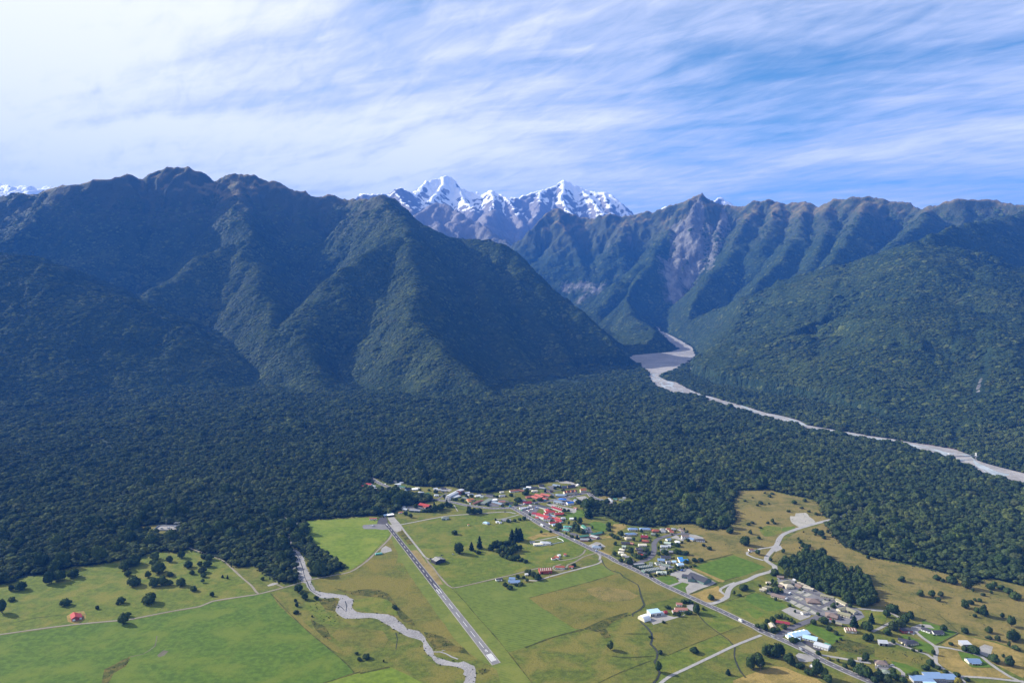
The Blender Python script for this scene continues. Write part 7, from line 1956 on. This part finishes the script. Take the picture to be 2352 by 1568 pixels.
def vmesh(kind, colour):
    key = (kind, colour)
    if key in VMESH:
        return VMESH[key]
    p = 'paint_' + colour
    if kind == 'car':
        body = loft_body('body', [(-2.15, .78, .7, .35, .8), (-2.0, .86, .78, .25, .95), (-.9, .88, .82, .22, 1.0), (.8, .88, .82, .22, .98), (1.9, .86, .76, .25, .85), (2.2, .74, .66, .35, .7)], p)
        top = loft_body('glasshouse', [(-1.75, .74, .60, .93, 1.02), (-1.25, .76, .60, .96, 1.42), (.25, .76, .60, .97, 1.44), (1.05, .72, .62, .93, 1.0)], 'window_glass')
        roof = loft_body('roof', [(-1.15, .60, .56, 1.42, 1.49), (.2, .60, .56, 1.44, 1.51)], p)
        res = [('body', body), ('glasshouse', top), ('roof', roof)], [(-1.35, .8), (1.35, .8)]
    elif kind in ('van', 'camper'):
        L = 2.6 if kind == 'van' else 3.3
        body = loft_body('body', [(-L, .95, .85, .35, 2.2 if kind == 'van' else 2.8), (-L + .2, 1.0, .9, .3, 2.35 if kind == 'van' else 3.0), (L - 1.7, 1.0, .9, .3, 2.35 if kind == 'van' else 3.0), (L - .9, .98, .86, .3, 1.35), (L - .1, .95, .82, .3, 1.0), (L, .85, .75, .4, .8)], p)
        wsc = loft_body('windscreen', [(L - 1.72, .88, .82, 1.42, 2.1), (L - 0.84, .84, .78, 1.32, 1.40)], 'window_glass')
        side = loft_body('side_windows', [(-L + .6, 1.02, .93, 1.35, 1.95), (L - 2.0, 1.02, .93, 1.35, 1.95)], 'window_glass')
        res = [('body', body), ('windscreen', wsc), ('side_windows', side)], [(-L + .9, .86), (L - .9, .86)]
    else:
        L = 5.2
        body = loft_body('body', [(-L, 1.2, 1.1, .4, 3.0), (-L + .2, 1.25, 1.15, .35, 3.2), (L - .4, 1.25, 1.15, .35, 3.2), (L, 1.2, 1.05, .4, 2.6)], p)
        side = loft_body('side_windows', [(-L + .5, 1.27, 1.19, 1.6, 2.6), (L - .8, 1.27, 1.19, 1.6, 2.6)], 'window_glass')
        wsc = loft_body('windscreen', [(L - .1, 1.05, .98, 1.3, 2.7), (L + .03, 1.05, .95, 1.3, 2.5)], 'window_glass')
        res = [('body', body), ('side_windows', side), ('windscreen', wsc)], [(-L + 1.8, 1.1), (L - 1.8, 1.1)]
    VMESH[key] = res
    return res


CARS = []


def vehicle(Z, x, y, kind, colour, dx, dy, where, group=None):
    a, b = Z(x - dx, y - dy), Z(x + dx, y + dy)
    c = Z(x, y)
    nm = {'car': 'parked_car', 'van': 'van', 'camper': 'campervan', 'bus': 'bus'}[kind]
    e = empty(nm, (c.x, c.y, 0.62), math.atan2(b.y - a.y, b.x - a.x))
    parts, wh = vmesh(kind, colour)
    for n, me in parts:
        link_mesh(n, me, e)
    for wx, wy in wh:
        for s in (-1, 1):
            o = link_mesh('wheel', WHEEL, e)
            o.location = (wx, s * wy, 0.34)
    cat = {'car': 'car', 'van': 'van', 'camper': 'campervan', 'bus': 'bus'}[kind]
    cn = {'dark': 'black', 'silver': 'silver grey'}.get(colour, colour)
    tag(e, None, cat, group)
    CARS.append([e, f'{cn} {cat}', where, (x, 0), c])


for r in [(555, 345, 'van', 'white', 10, 5, 'on the road by the forest'), (1885, 655, 'van', 'white', 10, 2, 'on the main road'), (1995, 680, 'car', 'white', 10, 2, 'on the main road'), (1265, 1508, 'car', 'dark', 10, -1, 'by the black barn'), (1440, 1456, 'car', 'dark', 10, 2, 'by the black barn'), (1615, 1440, 'car', 'silver', 10, 1, 'in the grazed paddock'), (790, 408, 'car', 'white', 10, 3, 'by the upper houses')]:
    vehicle(ZA, *r[:6], r[6])
for r in [(555, 692, 'camper', 'teal', 10, -1, 'at the village corner'), (775, 654, 'van', 'white', 10, -2, 'outside the red shop'), (1050, 992, 'bus', 'white', 10, 5.5, 'on the main road below the hotel'), (1378, 1122, 'car', 'silver', 10, 5, 'on the main road below the hotel'), (1560, 1214, 'car', 'white', 10, 5, 'on the main road below the hotel'), (882, 897, 'car', 'white', 10, 5.5, 'parked opposite the hotel'), (842, 883, 'car', 'white', 10, 5.5, 'parked opposite the hotel'), (818, 871, 'car', 'silver', 10, 5.5, 'parked opposite the hotel'), (1102, 597, 'camper', 'teal', 10, -1, 'on the village street'), (1015, 608, 'van', 'white', 10, -1, 'on the village street'), (470, 771, 'car', 'dark', 10, 0, 'on the side track'), (1900, 1386, 'car', 'blue', 10, 5, 'at the track junction'), (2010, 606, 'bus', 'blue', 10, 3, 'on the road beyond the village corner'), (2112, 583, 'bus', 'white', 10, 3, 'on the road beyond the village corner'), (1288, 300, 'bus', 'silver', 10, 1, 'behind the chalets'), (960, 646, 'bus', 'grey', 10, -2, 'beside the restaurant'),
          (745, 736, 'camper', 'white', 10, -4, 'in the hotel car park'), (775, 727, 'camper', 'white', 10, -4, 'in the hotel car park'), (805, 719, 'camper', 'white', 10, -4, 'in the hotel car park'), (835, 711, 'camper', 'white', 10, -4, 'in the hotel car park'), (870, 688, 'bus', 'white', 10, 4, 'in the hotel car park'), (820, 752, 'car', 'white', 10, 4, 'in the hotel car park'), (852, 754, 'car', 'red', 10, 4, 'in the hotel car park'), (880, 737, 'car', 'white', 10, 4, 'in the hotel car park'), (905, 742, 'car', 'silver', 10, 4, 'in the hotel car park'), (842, 771, 'car', 'white', 10, 4, 'in the hotel car park'), (952, 713, 'van', 'blue', 4, 6, 'in the hotel car park'), (985, 714, 'van', 'blue', 4, 6, 'in the hotel car park'), (730, 757, 'van', 'green', 10, 3, 'in the hotel car park'), (1560, 512, 'car', 'silver', 10, -3, 'on the village street'), (1645, 487, 'car', 'white', 10, -3, 'on the village street'), (655, 678, 'car', 'dark', 10, -2, 'outside the red shop'), (1405, 668, 'car', 'white', 10, 2, 'in the garage yard'), (1460, 676, 'car', 'green', 10, 2, 'in the garage yard'), (1500, 690, 'car', 'silver', 10, 2, 'in the garage yard'), (270, 628, 'car', 'white', 10, 3, 'by the long lodge'), (1215, 380, 'car', 'white', 10, 1, 'behind the village')]:
    vehicle(ZB, *r[:6], r[6])
for r in [(1220, 1236, 'car', 'dark', 10, 1, 'outside the community hall'), (1285, 1107, 'van', 'blue', 10, -2, 'outside the community hall'), (1318, 1102, 'car', 'white', 10, -2, 'outside the community hall'), (575, 527, 'car', 'white', 10, -2, 'in the cul-de-sac'), (370, 577, 'car', 'white', 10, 0, 'in the cul-de-sac'), (1045, 502, 'car', 'silver', 10, -3, 'in the cul-de-sac'), (1235, 484, 'car', 'white', 10, 1, 'in the cul-de-sac'), (935, 487, 'car', 'white', 10, 2, 'in the cul-de-sac')]:
    vehicle(ZC, *r[:6], r[6])
vehicle(ZD, 1075, 892, 'car', 'grey', 10, -4, 'parked beside the gravel road')
vehicle(ZE, 1682, 672, 'camper', 'white', 10, 5, 'driving on the lower main road')
vehicle(ZE, 1968, 808, 'car', 'dark', 10, 5, 'driving on the lower main road')
for r in [(530, 1222, 'car', 'silver', 10, 4, 'driving past the school'), (945, 1412, 'van', 'silver', 10, 4.5, 'driving past the school'), (1025, 1466, 'car', 'grey', 10, 4.5, 'driving past the school'), (785, 578, 'camper', 'white', 10, -5, 'in the holiday park'), (732, 662, 'camper', 'white', 10, -5, 'in the holiday park'), (852, 384, 'camper', 'white', 10, 3, 'in the holiday park'), (990, 547, 'car', 'white', 10, -4, 'in the holiday park'), (610, 357, 'car', 'silver', 10, 4, 'in the holiday park'), (430, 527, 'car', 'dark', 10, 2, 'in the holiday park'), (1450, 680, 'car', 'dark', 10, 4, 'in the holiday park'), (1390, 962, 'car', 'red', 10, 4, 'in the holiday park'), (1540, 897, 'car', 'blue', 10, 4, 'in the holiday park'), (1572, 962, 'car', 'dark', 10, 4, 'in the holiday park')]:
    vehicle(ZF, *r[:6], r[6])
vehicle(ZG, 255, 1312, 'car', 'silver', 10, 1, 'by the lowest brown house')
vehicle(ZG, 60, 1325, 'car', 'white', 10, 1, 'by the lowest brown house')
label_all(CARS)


# helicopters
def helicopter(loc, rz, label, scale=1.0):
    e = empty('helicopter', loc, rz)
    e.scale = (scale,) * 3
    tag(e, label, 'helicopter')
    link_mesh('fuselage', loft_body('fuselage', [(-2.6, .25, .2, 1.4, 1.9), (-1.4, .75, .6, .7, 2.2), (0.2, .95, .8, .55, 2.45), (1.5, .85, .6, .6, 2.1), (2.3, .35, .25, .9, 1.4)], 'paint_white'), e)
    link_mesh('canopy_glass', loft_body('canopy_glass', [(0.9, .93, .78, 1.35, 2.3), (1.6, .84, .58, 1.25, 2.08), (2.2, .4, .28, 1.2, 1.5)], 'window_glass'), e)
    link_mesh('tail_boom', loft_body('tail_boom', [(-2.5, .24, .2, 1.5, 1.95), (-6.6, .12, .1, 1.75, 1.98)], 'paint_white'), e)
    link_mesh('tail_fin', loft_body('tail_fin', [(-6.2, .05, .05, 1.8, 2.2), (-6.9, .05, .05, 1.5, 3.2)], 'paint_blue'), e)
    link_mesh('rotor_mast', box_mesh('rotor_mast', -.1, .1, -.1, .1, 2.4, 3.0, 'cable_steel'), e)
    for a in (0.5, 0.5 + math.pi / 2):
        o = link_mesh('rotor_blade', box_mesh('rotor_blade', -5.2, 5.2, -.13, .13, 2.98, 3.03, 'cable_steel'), e)
        o.rotation_euler = (0, 0, a)
        o.location = (0, 0, 0.03 if a > 1 else 0)
    for s in (-1, 1):
        link_mesh('skid', box_mesh('skid', -1.8, 1.9, s * 1.05 - .06, s * 1.05 + .06, 0.0, 0.12, 'cable_steel'), e)
        for x in (-1.0, 0.9):
            link_mesh('skid_strut', box_mesh('skid_strut', x - .05, x + .05, s * 0.98 - .05, s * 0.98 + .05, 0.121, 0.8, 'cable_steel'), e)
    return e


c = ZA(362, 998)
helicopter((c.x, c.y, 0.45), 0.1, 'white helicopter parked on the apron beside the turning circle', 1.15)
helicopter(Vector(DY(1586.5, 847, 2900)), 2.4, 'small white helicopter flying in front of the river gorge')

# wrapped silage bales in rows
BALE = bpy.data.meshes.new('silage_bale')
_b = bmesh.new()
bmesh.ops.create_cone(_b, cap_ends=True, segments=14, radius1=0.85, radius2=0.85, depth=1.5, matrix=Matrix.Rotation(math.pi / 2, 4, 'X'))
bmesh.ops.bevel(_b, geom=[e_ for e_ in _b.edges if e_.calc_face_angle(0) > 1.0], offset=0.15, segments=2, affect='EDGES')
_b.to_mesh(BALE)
_b.free()
BALE.materials.append(MATS['bale_wrap'])
bp, bq = ZA(405, 1448), ZA(535, 1432)
bd = (bq - bp).normalized()
bn = Vector((-bd.y, bd.x, 0))
nb = max(6, int((bq - bp).length / 2.0))
for lay, (off, z) in enumerate([(0, 1.05), (1.75, 1.05), (3.5, 1.05), (0.87, 2.55), (2.62, 2.55)]):
    for i in range(nb - (1 if z > 2 else 0)):
        p = bp + bd * (i + (0.5 if z > 2 else 0)) * 2.0 + bn * off
        o = link_mesh('silage_bale', BALE)
        o.location = (p.x, p.y, z)
        o.rotation_euler = (0, 0, math.atan2(bd.y, bd.x) + math.pi / 2 * 0 + random.uniform(-.06, .06))
        tag(o, 'teal wrapped silage bale in the stack beside the airstrip track', 'bale', 'stacked silage bales')

# power poles with cross-arms
POLE = box_mesh('pole_shaft', -.16, .16, -.16, .16, 0, 9.5, 'pole_timber')
ARM = box_mesh('cross_arm', -1.2, 1.2, -.08, .08, 8.7, 8.9, 'pole_timber')
INS = box_mesh('insulator', -.08, .08, -.08, .08, 8.9, 9.2, 'trim_white')
POLES = []
for Z_, x, y, wh in [(ZA, 930, 1037, 'right of the airstrip'), (ZA, 1570, 1272, 'right of the airstrip'), (ZB, 445, 692, 'at the village corner'), (ZB, 525, 652, 'at the village corner'), (ZC, 192, 932, 'along the main road'), (ZC, 412, 1032, 'along the main road'), (ZC, 1300, 1452, 'along the main road'), (ZE, 415, 82, 'along the middle main road'), (ZE, 1330, 522, 'along the middle main road'), (ZE, 1860, 792, 'along the middle main road'), (ZE, 1972, 1392, 'by the clump of dark trees'), (ZF, 230, 1112, 'past the school'), (ZF, 915, 1442, 'past the school'), (ZH, 1352, 542, 'by the white chapel'), (ZM, 730, 80, 'beside the curved farm track'), (ZM, 320, 190, 'beside the curved farm track')]:
    p = Z_(x, y)
    e = empty('power_pole', (p.x, p.y, 0.2), 0.6)
    tag(e, None, 'pole')
    link_mesh('pole_shaft', POLE, e)
    a_ = link_mesh('cross_arm', ARM, e)
    a_.location = (0, 0.245, 0)
    for dx_ in (-1, 0, 1):
        i_ = link_mesh('insulator', INS, a_)
        i_.location = (dx_ * 1.05, 0, 0.003)
    POLES.append([e, 'timber power pole with cross-arm', wh, (x, 0), p])
label_all(POLES)
# radio mast in the village
p = ZB(613, 562)
e = empty('radio_mast', (p.x, p.y, 0.2))
tag(e, 'slim pale radio mast standing among the village shops', 'mast')
link_mesh('mast_shaft', box_mesh('mast_shaft', -.25, .25, -.25, .25, 0, 17, 'trim_white'), e)
link_mesh('antenna', box_mesh('antenna', -.5, .5, -.1, .1, 15.5, 16.6, 'cable_steel'), e).location = (0, 0.36, 0)

# garden wall of the homestead
fp = [ZB(1040, 1308), ZB(1120, 1295), ZB(1260, 1265), ZB(1390, 1240), ZB(1370, 1215), ZB(1290, 1180)]
e = empty('white_fence', fp[0])
tag(e, 'low white paling fence round the large white homestead', 'fence')
for a, b in zip(fp[:-1], fp[1:]):
    n = max(1, int((b - a).length / 2.4))
    for i in range(n):
        q0, q1 = a.lerp(b, i / n), a.lerp(b, (i + 0.985) / n)
        d = q1 - q0
        o = link_mesh('fence_panel', box_mesh('fence_panel', 0, d.length, -.06, .06, 0.2, 1.5, 'trim_white'), e)
        o.location = q0 - fp[0]
        o.rotation_euler = (0, 0, math.atan2(d.y, d.x))
# wooden yard rails round the lawn of the long dark house
fp = [ZG(690, 650), ZG(960, 735), ZG(1212, 840), ZG(885, 1012)]
e = empty('post_fence', fp[0])
tag(e, 'dark post and rail fence round the lawn of the long dark house', 'fence')
PST = box_mesh('post', -.1, .1, -.1, .1, 0, 1.4, 'pole_timber')
for a, b in zip(fp[:-1], fp[1:]):
    n = max(1, int((b - a).length / 4.5))
    for i in range(n):
        q0, q1 = a.lerp(b, i / n), a.lerp(b, (i + 1) / n)
        o = link_mesh('post', PST, e)
        o.location = q0 - fp[0]
        d = q1 - q0
        for zz in (0.6, 1.1):
            o = link_mesh('rail', box_mesh('rail', 0.11, d.length - .11, -.05, .05, zz, zz + .15, 'pole_timber'), e)
            o.location = q0 - fp[0]
            o.rotation_euler = (0, 0, math.atan2(d.y, d.x))

# suspension bridge over the big river
def bridge():
    A = Vector(at_base_plus(3794.6 * K, 1825.5 * K, 9))
    B = Vector(at_base_plus(3903.5 * K, 1823.5 * K, 9))
    d = B - A
    L = d.xy.length
    e = empty('suspension_bridge', (A.x, A.y, A.z), math.atan2(d.y, d.x))
    tag(e, 'suspension footbridge with tall white towers across the grey river', 'bridge')
    link_mesh('deck', box_mesh('deck', -8, L + 8, -1.6, 1.6, 8.2, 8.9, 'cable_steel'), e)
    for x in (0, L):
        t = empty('tower', (x, 0, 0))
        t.parent = e
        for s in (-1, 1):
            link_mesh('tower_leg', box_mesh('tower_leg', -.6, .6, s * 2.4 - .45, s * 2.4 + .45, -1, 19, 'trim_white'), t)
        for z in (12.0, 17.8):
            link_mesh('tower_beam', box_mesh('tower_beam', -.5, .5, -1.94, 1.94, z, z + .9, 'trim_white'), t)
    for s in (-1, 1):
        n = 16
        pts = [(L * i / n, s * 2.0, 10.2 + 9.6 * (2 * i / n - 1) ** 2) for i in range(n + 1)]
        for i in range(n):
            p, q = Vector(pts[i]), Vector(pts[i + 1])
            m = (p + q) / 2
            o = link_mesh('main_cable', box_mesh('main_cable', -(q - p).length / 2, (q - p).length / 2, -.12, .12, -.12, .12, 'cable_steel'), e)
            o.location = m
            o.rotation_euler = (0, -math.atan2(q.z - p.z, q.x - p.x), 0)
            if i:
                link_mesh('hanger', box_mesh('hanger', p.x - .06, p.x + .06, p.y - .06, p.y + .06, 8.92, p.z - .15, 'cable_steel'), e)
        for i in range(14):
            x = L * (i + 0.5) / 14
            link_mesh('railing', box_mesh('railing', x - L / 28 + .05, x + L / 28 - .05, s * 1.5 - .05, s * 1.5 + .05, 8.92, 10.0, 'cable_steel'), e)


bridge()


# electricity substation in its clearing in the bush
def substation():
    c = S(672, 2112)
    e = empty('electricity_substation', (c.x, c.y, 0.2), 0.02)
    tag(e, 'fenced grey electricity substation in a clearing of the forest', 'substation')
    W_, Dp = 26, 16
    link_mesh('gravel_pad', box_mesh('gravel_pad', -W_, W_, -Dp, Dp, -.2, 0.15, 'gravel'), e)
    for x0, x1, y0, y1 in ((-W_, W_, -Dp, -Dp + .2), (-W_, W_, Dp - .2, Dp), (-W_, -W_ + .2, -Dp + .21, Dp - .21), (W_ - .2, W_, -Dp + .21, Dp - .21)):
        link_mesh('fence_side', box_mesh('fence_side', x0, x1, y0, y1, 0.151, 2.4, 'galvanised'), e)
    for x, y in ((-12, -4), (2, -2), (14, 3)):
        o = link_mesh('transformer', box_mesh('transformer', x - 2, x + 2, y - 1.5, y + 1.5, 0.151, 3.0, 'galvanised'), e)
        for k in (-1, 0, 1):
            link_mesh('bushing', box_mesh('bushing', x + k - .15, x + k + .15, y - .15, y + .15, 3.002, 4.2, 'trim_white'), o)
    for x in (10, 20):
        for y in (6, 12):
            link_mesh('gantry_leg', box_mesh('gantry_leg', x - .2, x + .2, y - .2, y + .2, 0.151, 9, 'galvanised'), e)
    link_mesh('gantry_beam', box_mesh('gantry_beam', 9.7, 20.3, 5.7, 6.3, 9.003, 9.6, 'galvanised'), e)
    link_mesh('gantry_beam', box_mesh('gantry_beam', 9.7, 20.3, 11.7, 12.3, 9.003, 9.6, 'galvanised'), e)
    link_mesh('lightning_mast', box_mesh('lightning_mast', -8.2, -7.8, 8.8, 9.2, 0.151, 19, 'galvanised'), e)


substation()

# dome tents behind the chalets
for x, y, lab in ((1615, 352, 'largest white dome tent at the forest edge behind the chalets'), (1550, 388, 'small pale dome tent just behind the orange gabled inn')):
    c = ZB(x, y)
    bm = bmesh.new()
    bmesh.ops.create_uvsphere(bm, u_segments=20, v_segments=10, radius=4.5 if x > 1600 else 3.0)
    bmesh.ops.delete(bm, geom=[v for v in bm.verts if v.co.z < -0.1], context='VERTS')
    for v in bm.verts:
        v.co.z *= 0.8
    me = bpy.data.meshes.new('dome_tent')
    bm.to_mesh(me)
    bm.free()
    me.materials.append(MATS['trim_white'])
    e = empty('dome_tent', (c.x, c.y, 0.25))
    tag(e, lab, 'tent')
    link_mesh('dome_cover', me, e)
    R_ = 4.5 if x > 1600 else 3.0
    link_mesh('door_flap', box_mesh('door_flap', -.8, .8, -R_ * 1.02, -R_ * .9, 0, 1.9, 'wall_cream'), e)

# garden shrubs round the houses
for e_, nm, wh, o_, A_ in BUILT:
    if not (e_.name.startswith('house') or e_.name.startswith('motel') or e_.name.startswith('cabin')):
        continue
    for k_ in range(random.choice((1, 1, 2, 2))):
        an = random.uniform(0, 6.28)
        rr = random.uniform(9, 14)
        p = (e_.location.x + rr * math.cos(an), e_.location.y + rr * math.sin(an))
        w_ = random.uniform(2.0, 4.5)
        t_ = plant(p, w_ * random.uniform(0.7, 1.3), w_, 'shrub', '', '', 0, 'garden shrubs round the village houses', name='garden_shrub')
        TREES.pop()
        t_['label'] = 'small green garden shrub growing beside a village building'

# scrub: low shrubs along the bush edge, in the rushes and over the tussock
scrub_col = bpy.data.collections.new('scrub_variants')
for me in LEAFY['shrub']:
    scrub_col.objects.link(bpy.data.objects.new('shrub_variant', me))
sp_, ss_ = [], []


def scatter_poly(poly, dens_, r0, r1, jit=0):
    a = np.array([p[:2] for p in poly])
    x0, y0 = a.min(0)
    x1, y1 = a.max(0)
    n = int((x1 - x0) * (y1 - y0) * dens_)
    X = RNG.uniform(x0, x1, n)
    Y = RNG.uniform(y0, y1, n)
    k = inside(X, Y, poly)
    cl = fbm(X / 28, Y / 28, 3)
    k &= cl > RNG.uniform(-0.5, 0.7, n)
    for x, y in zip(X[k], Y[k]):
        r = RNG.uniform(r0, r1)
        sp_.append((x, y, 0.2))
        ss_.append((r, r * RNG.uniform(0.8, 1.3), r * RNG.uniform(0.6, 1.0)))


for o in list(COL.objects):
    if o.name.startswith('rush_bed'):
        scatter_poly([o.matrix_world @ v.co for v in o.data.vertices], 0.045, 0.4, 1.1)
    elif o.name.startswith('tussock_paddock'):
        scatter_poly([o.matrix_world @ v.co for v in o.data.vertices], 0.0030, 0.4, 1.2)
    elif o.name.startswith('rough_grass'):
        scatter_poly([o.matrix_world @ v.co for v in o.data.vertices], 0.03, 0.4, 1.0)
ob_ = np.array(OPEN)
for a, b in zip(OPEN[:-5], OPEN[1:-4]):
    L_ = math.dist(a, b)
    t = np.array([b[0] - a[0], b[1] - a[1]]) / (L_ + 1e-6)
    n_ = np.array([-t[1], t[0]])
    for i in range(int(L_ / 2.2)):
        u = RNG.uniform(0, L_)
        off = abs(RNG.normal()) * 5.0
        for sgn in (1, -1):
            p = np.array(a) + t * u + n_ * off * sgn
            r = RNG.uniform(0.6, 2.6) * max(0.35, 1 - off / 14)
            if inside(np.array([p[0]]), np.array([p[1]]), OPEN)[0]:
                sp_.append((p[0], p[1], 0.2))
                ss_.append((r, r, r * RNG.uniform(0.7, 1.2)))
# scrub along the creek banks and the drains
for bank in (nbk[14:], sbk[18:]):
    P_ = resample(bank, False, 3.0)
    for p in P_:
        if RNG.random() < 0.35:
            r = RNG.uniform(0.4, 1.3)
            sp_.append((p[0] + RNG.normal() * 2.5, p[1] + RNG.normal() * 2.5, 0.2))
            ss_.append((r, r, r * 0.8))
sc_ob = gn_scatter('low_scrub', np.array(sp_), np.array(ss_), RNG.uniform(0, 6.28, len(sp_)), coll=scrub_col)
tag(sc_ob, 'low olive scrub and rush clumps along bush edges and creek banks', 'scrub', kind='stuff')
# stones on the creek bed
STN = bpy.data.meshes.new('stone')
v_, f_ = ICO2
_q = v_ * (1 + 0.25 * RNG.normal(size=(len(v_), 1)) * 0.5) * np.array([1, .8, .55])
STN.from_pydata([tuple(x) for x in _q], [], f_)
STN.materials.append(MATS['concrete'])
stone_col = bpy.data.collections.new('stone_variants')
stone_col.objects.link(bpy.data.objects.new('stone_variant', STN))
cb = [o for o in COL.objects if o.name.startswith('creek_bed')][0]
sp_, ss_ = [], []
poly = [v.co for v in cb.data.vertices]
a = np.array([p[:2] for p in poly])
n = int(np.ptp(a[:, 0]) * np.ptp(a[:, 1]) * 0.12)
X = RNG.uniform(a[:, 0].min(), a[:, 0].max(), n)
Y = RNG.uniform(a[:, 1].min(), a[:, 1].max(), n)
k = inside(X, Y, poly)
X, Y = X[k], Y[k]
R_ = 0.15 + 0.7 * RNG.random(len(X)) ** 4
so_ = gn_scatter('creek_stones', np.stack([X, Y, np.full(len(X), 0.28)], 1), np.stack([R_, R_, R_], 1), RNG.uniform(0, 6.28, len(X)), coll=stone_col)
tag(so_, 'pale grey boulders strewn over the creek bed', 'stones', kind='stuff')
# ================================================================== the air
hx, hy0, hy1, hz0, hz1 = 17500, -4500, 24500, -2.2, 3500
hv = [(-hx, hy0, hz0), (hx, hy0, hz0), (hx, hy1, hz0), (-hx, hy1, hz0), (-hx, hy0, hz1), (hx, hy0, hz1), (hx, hy1, hz1), (-hx, hy1, hz1)]
haze = mesh_obj('haze', hv, [(0, 3, 2, 1), (4, 5, 6, 7), (0, 1, 5, 4), (1, 2, 6, 5), (2, 3, 7, 6), (3, 0, 4, 7)])
tag(haze, kind='stuff')
hmat = bpy.data.materials.new('air')
hmat.use_nodes = True
hmat.node_tree.nodes.clear()
hg = G(hmat.node_tree)
pv = hg.n('ShaderNodeVolumePrincipled', {'Color': (0.055, 0.26, 1.0), 'Density': HAZE_D, 'Anisotropy': 0.0})
ho = hg.n('ShaderNodeOutputMaterial')
hmat.node_tree.links.new(pv.outputs[0], ho.inputs['Volume'])
haze.data.materials.append(hmat)
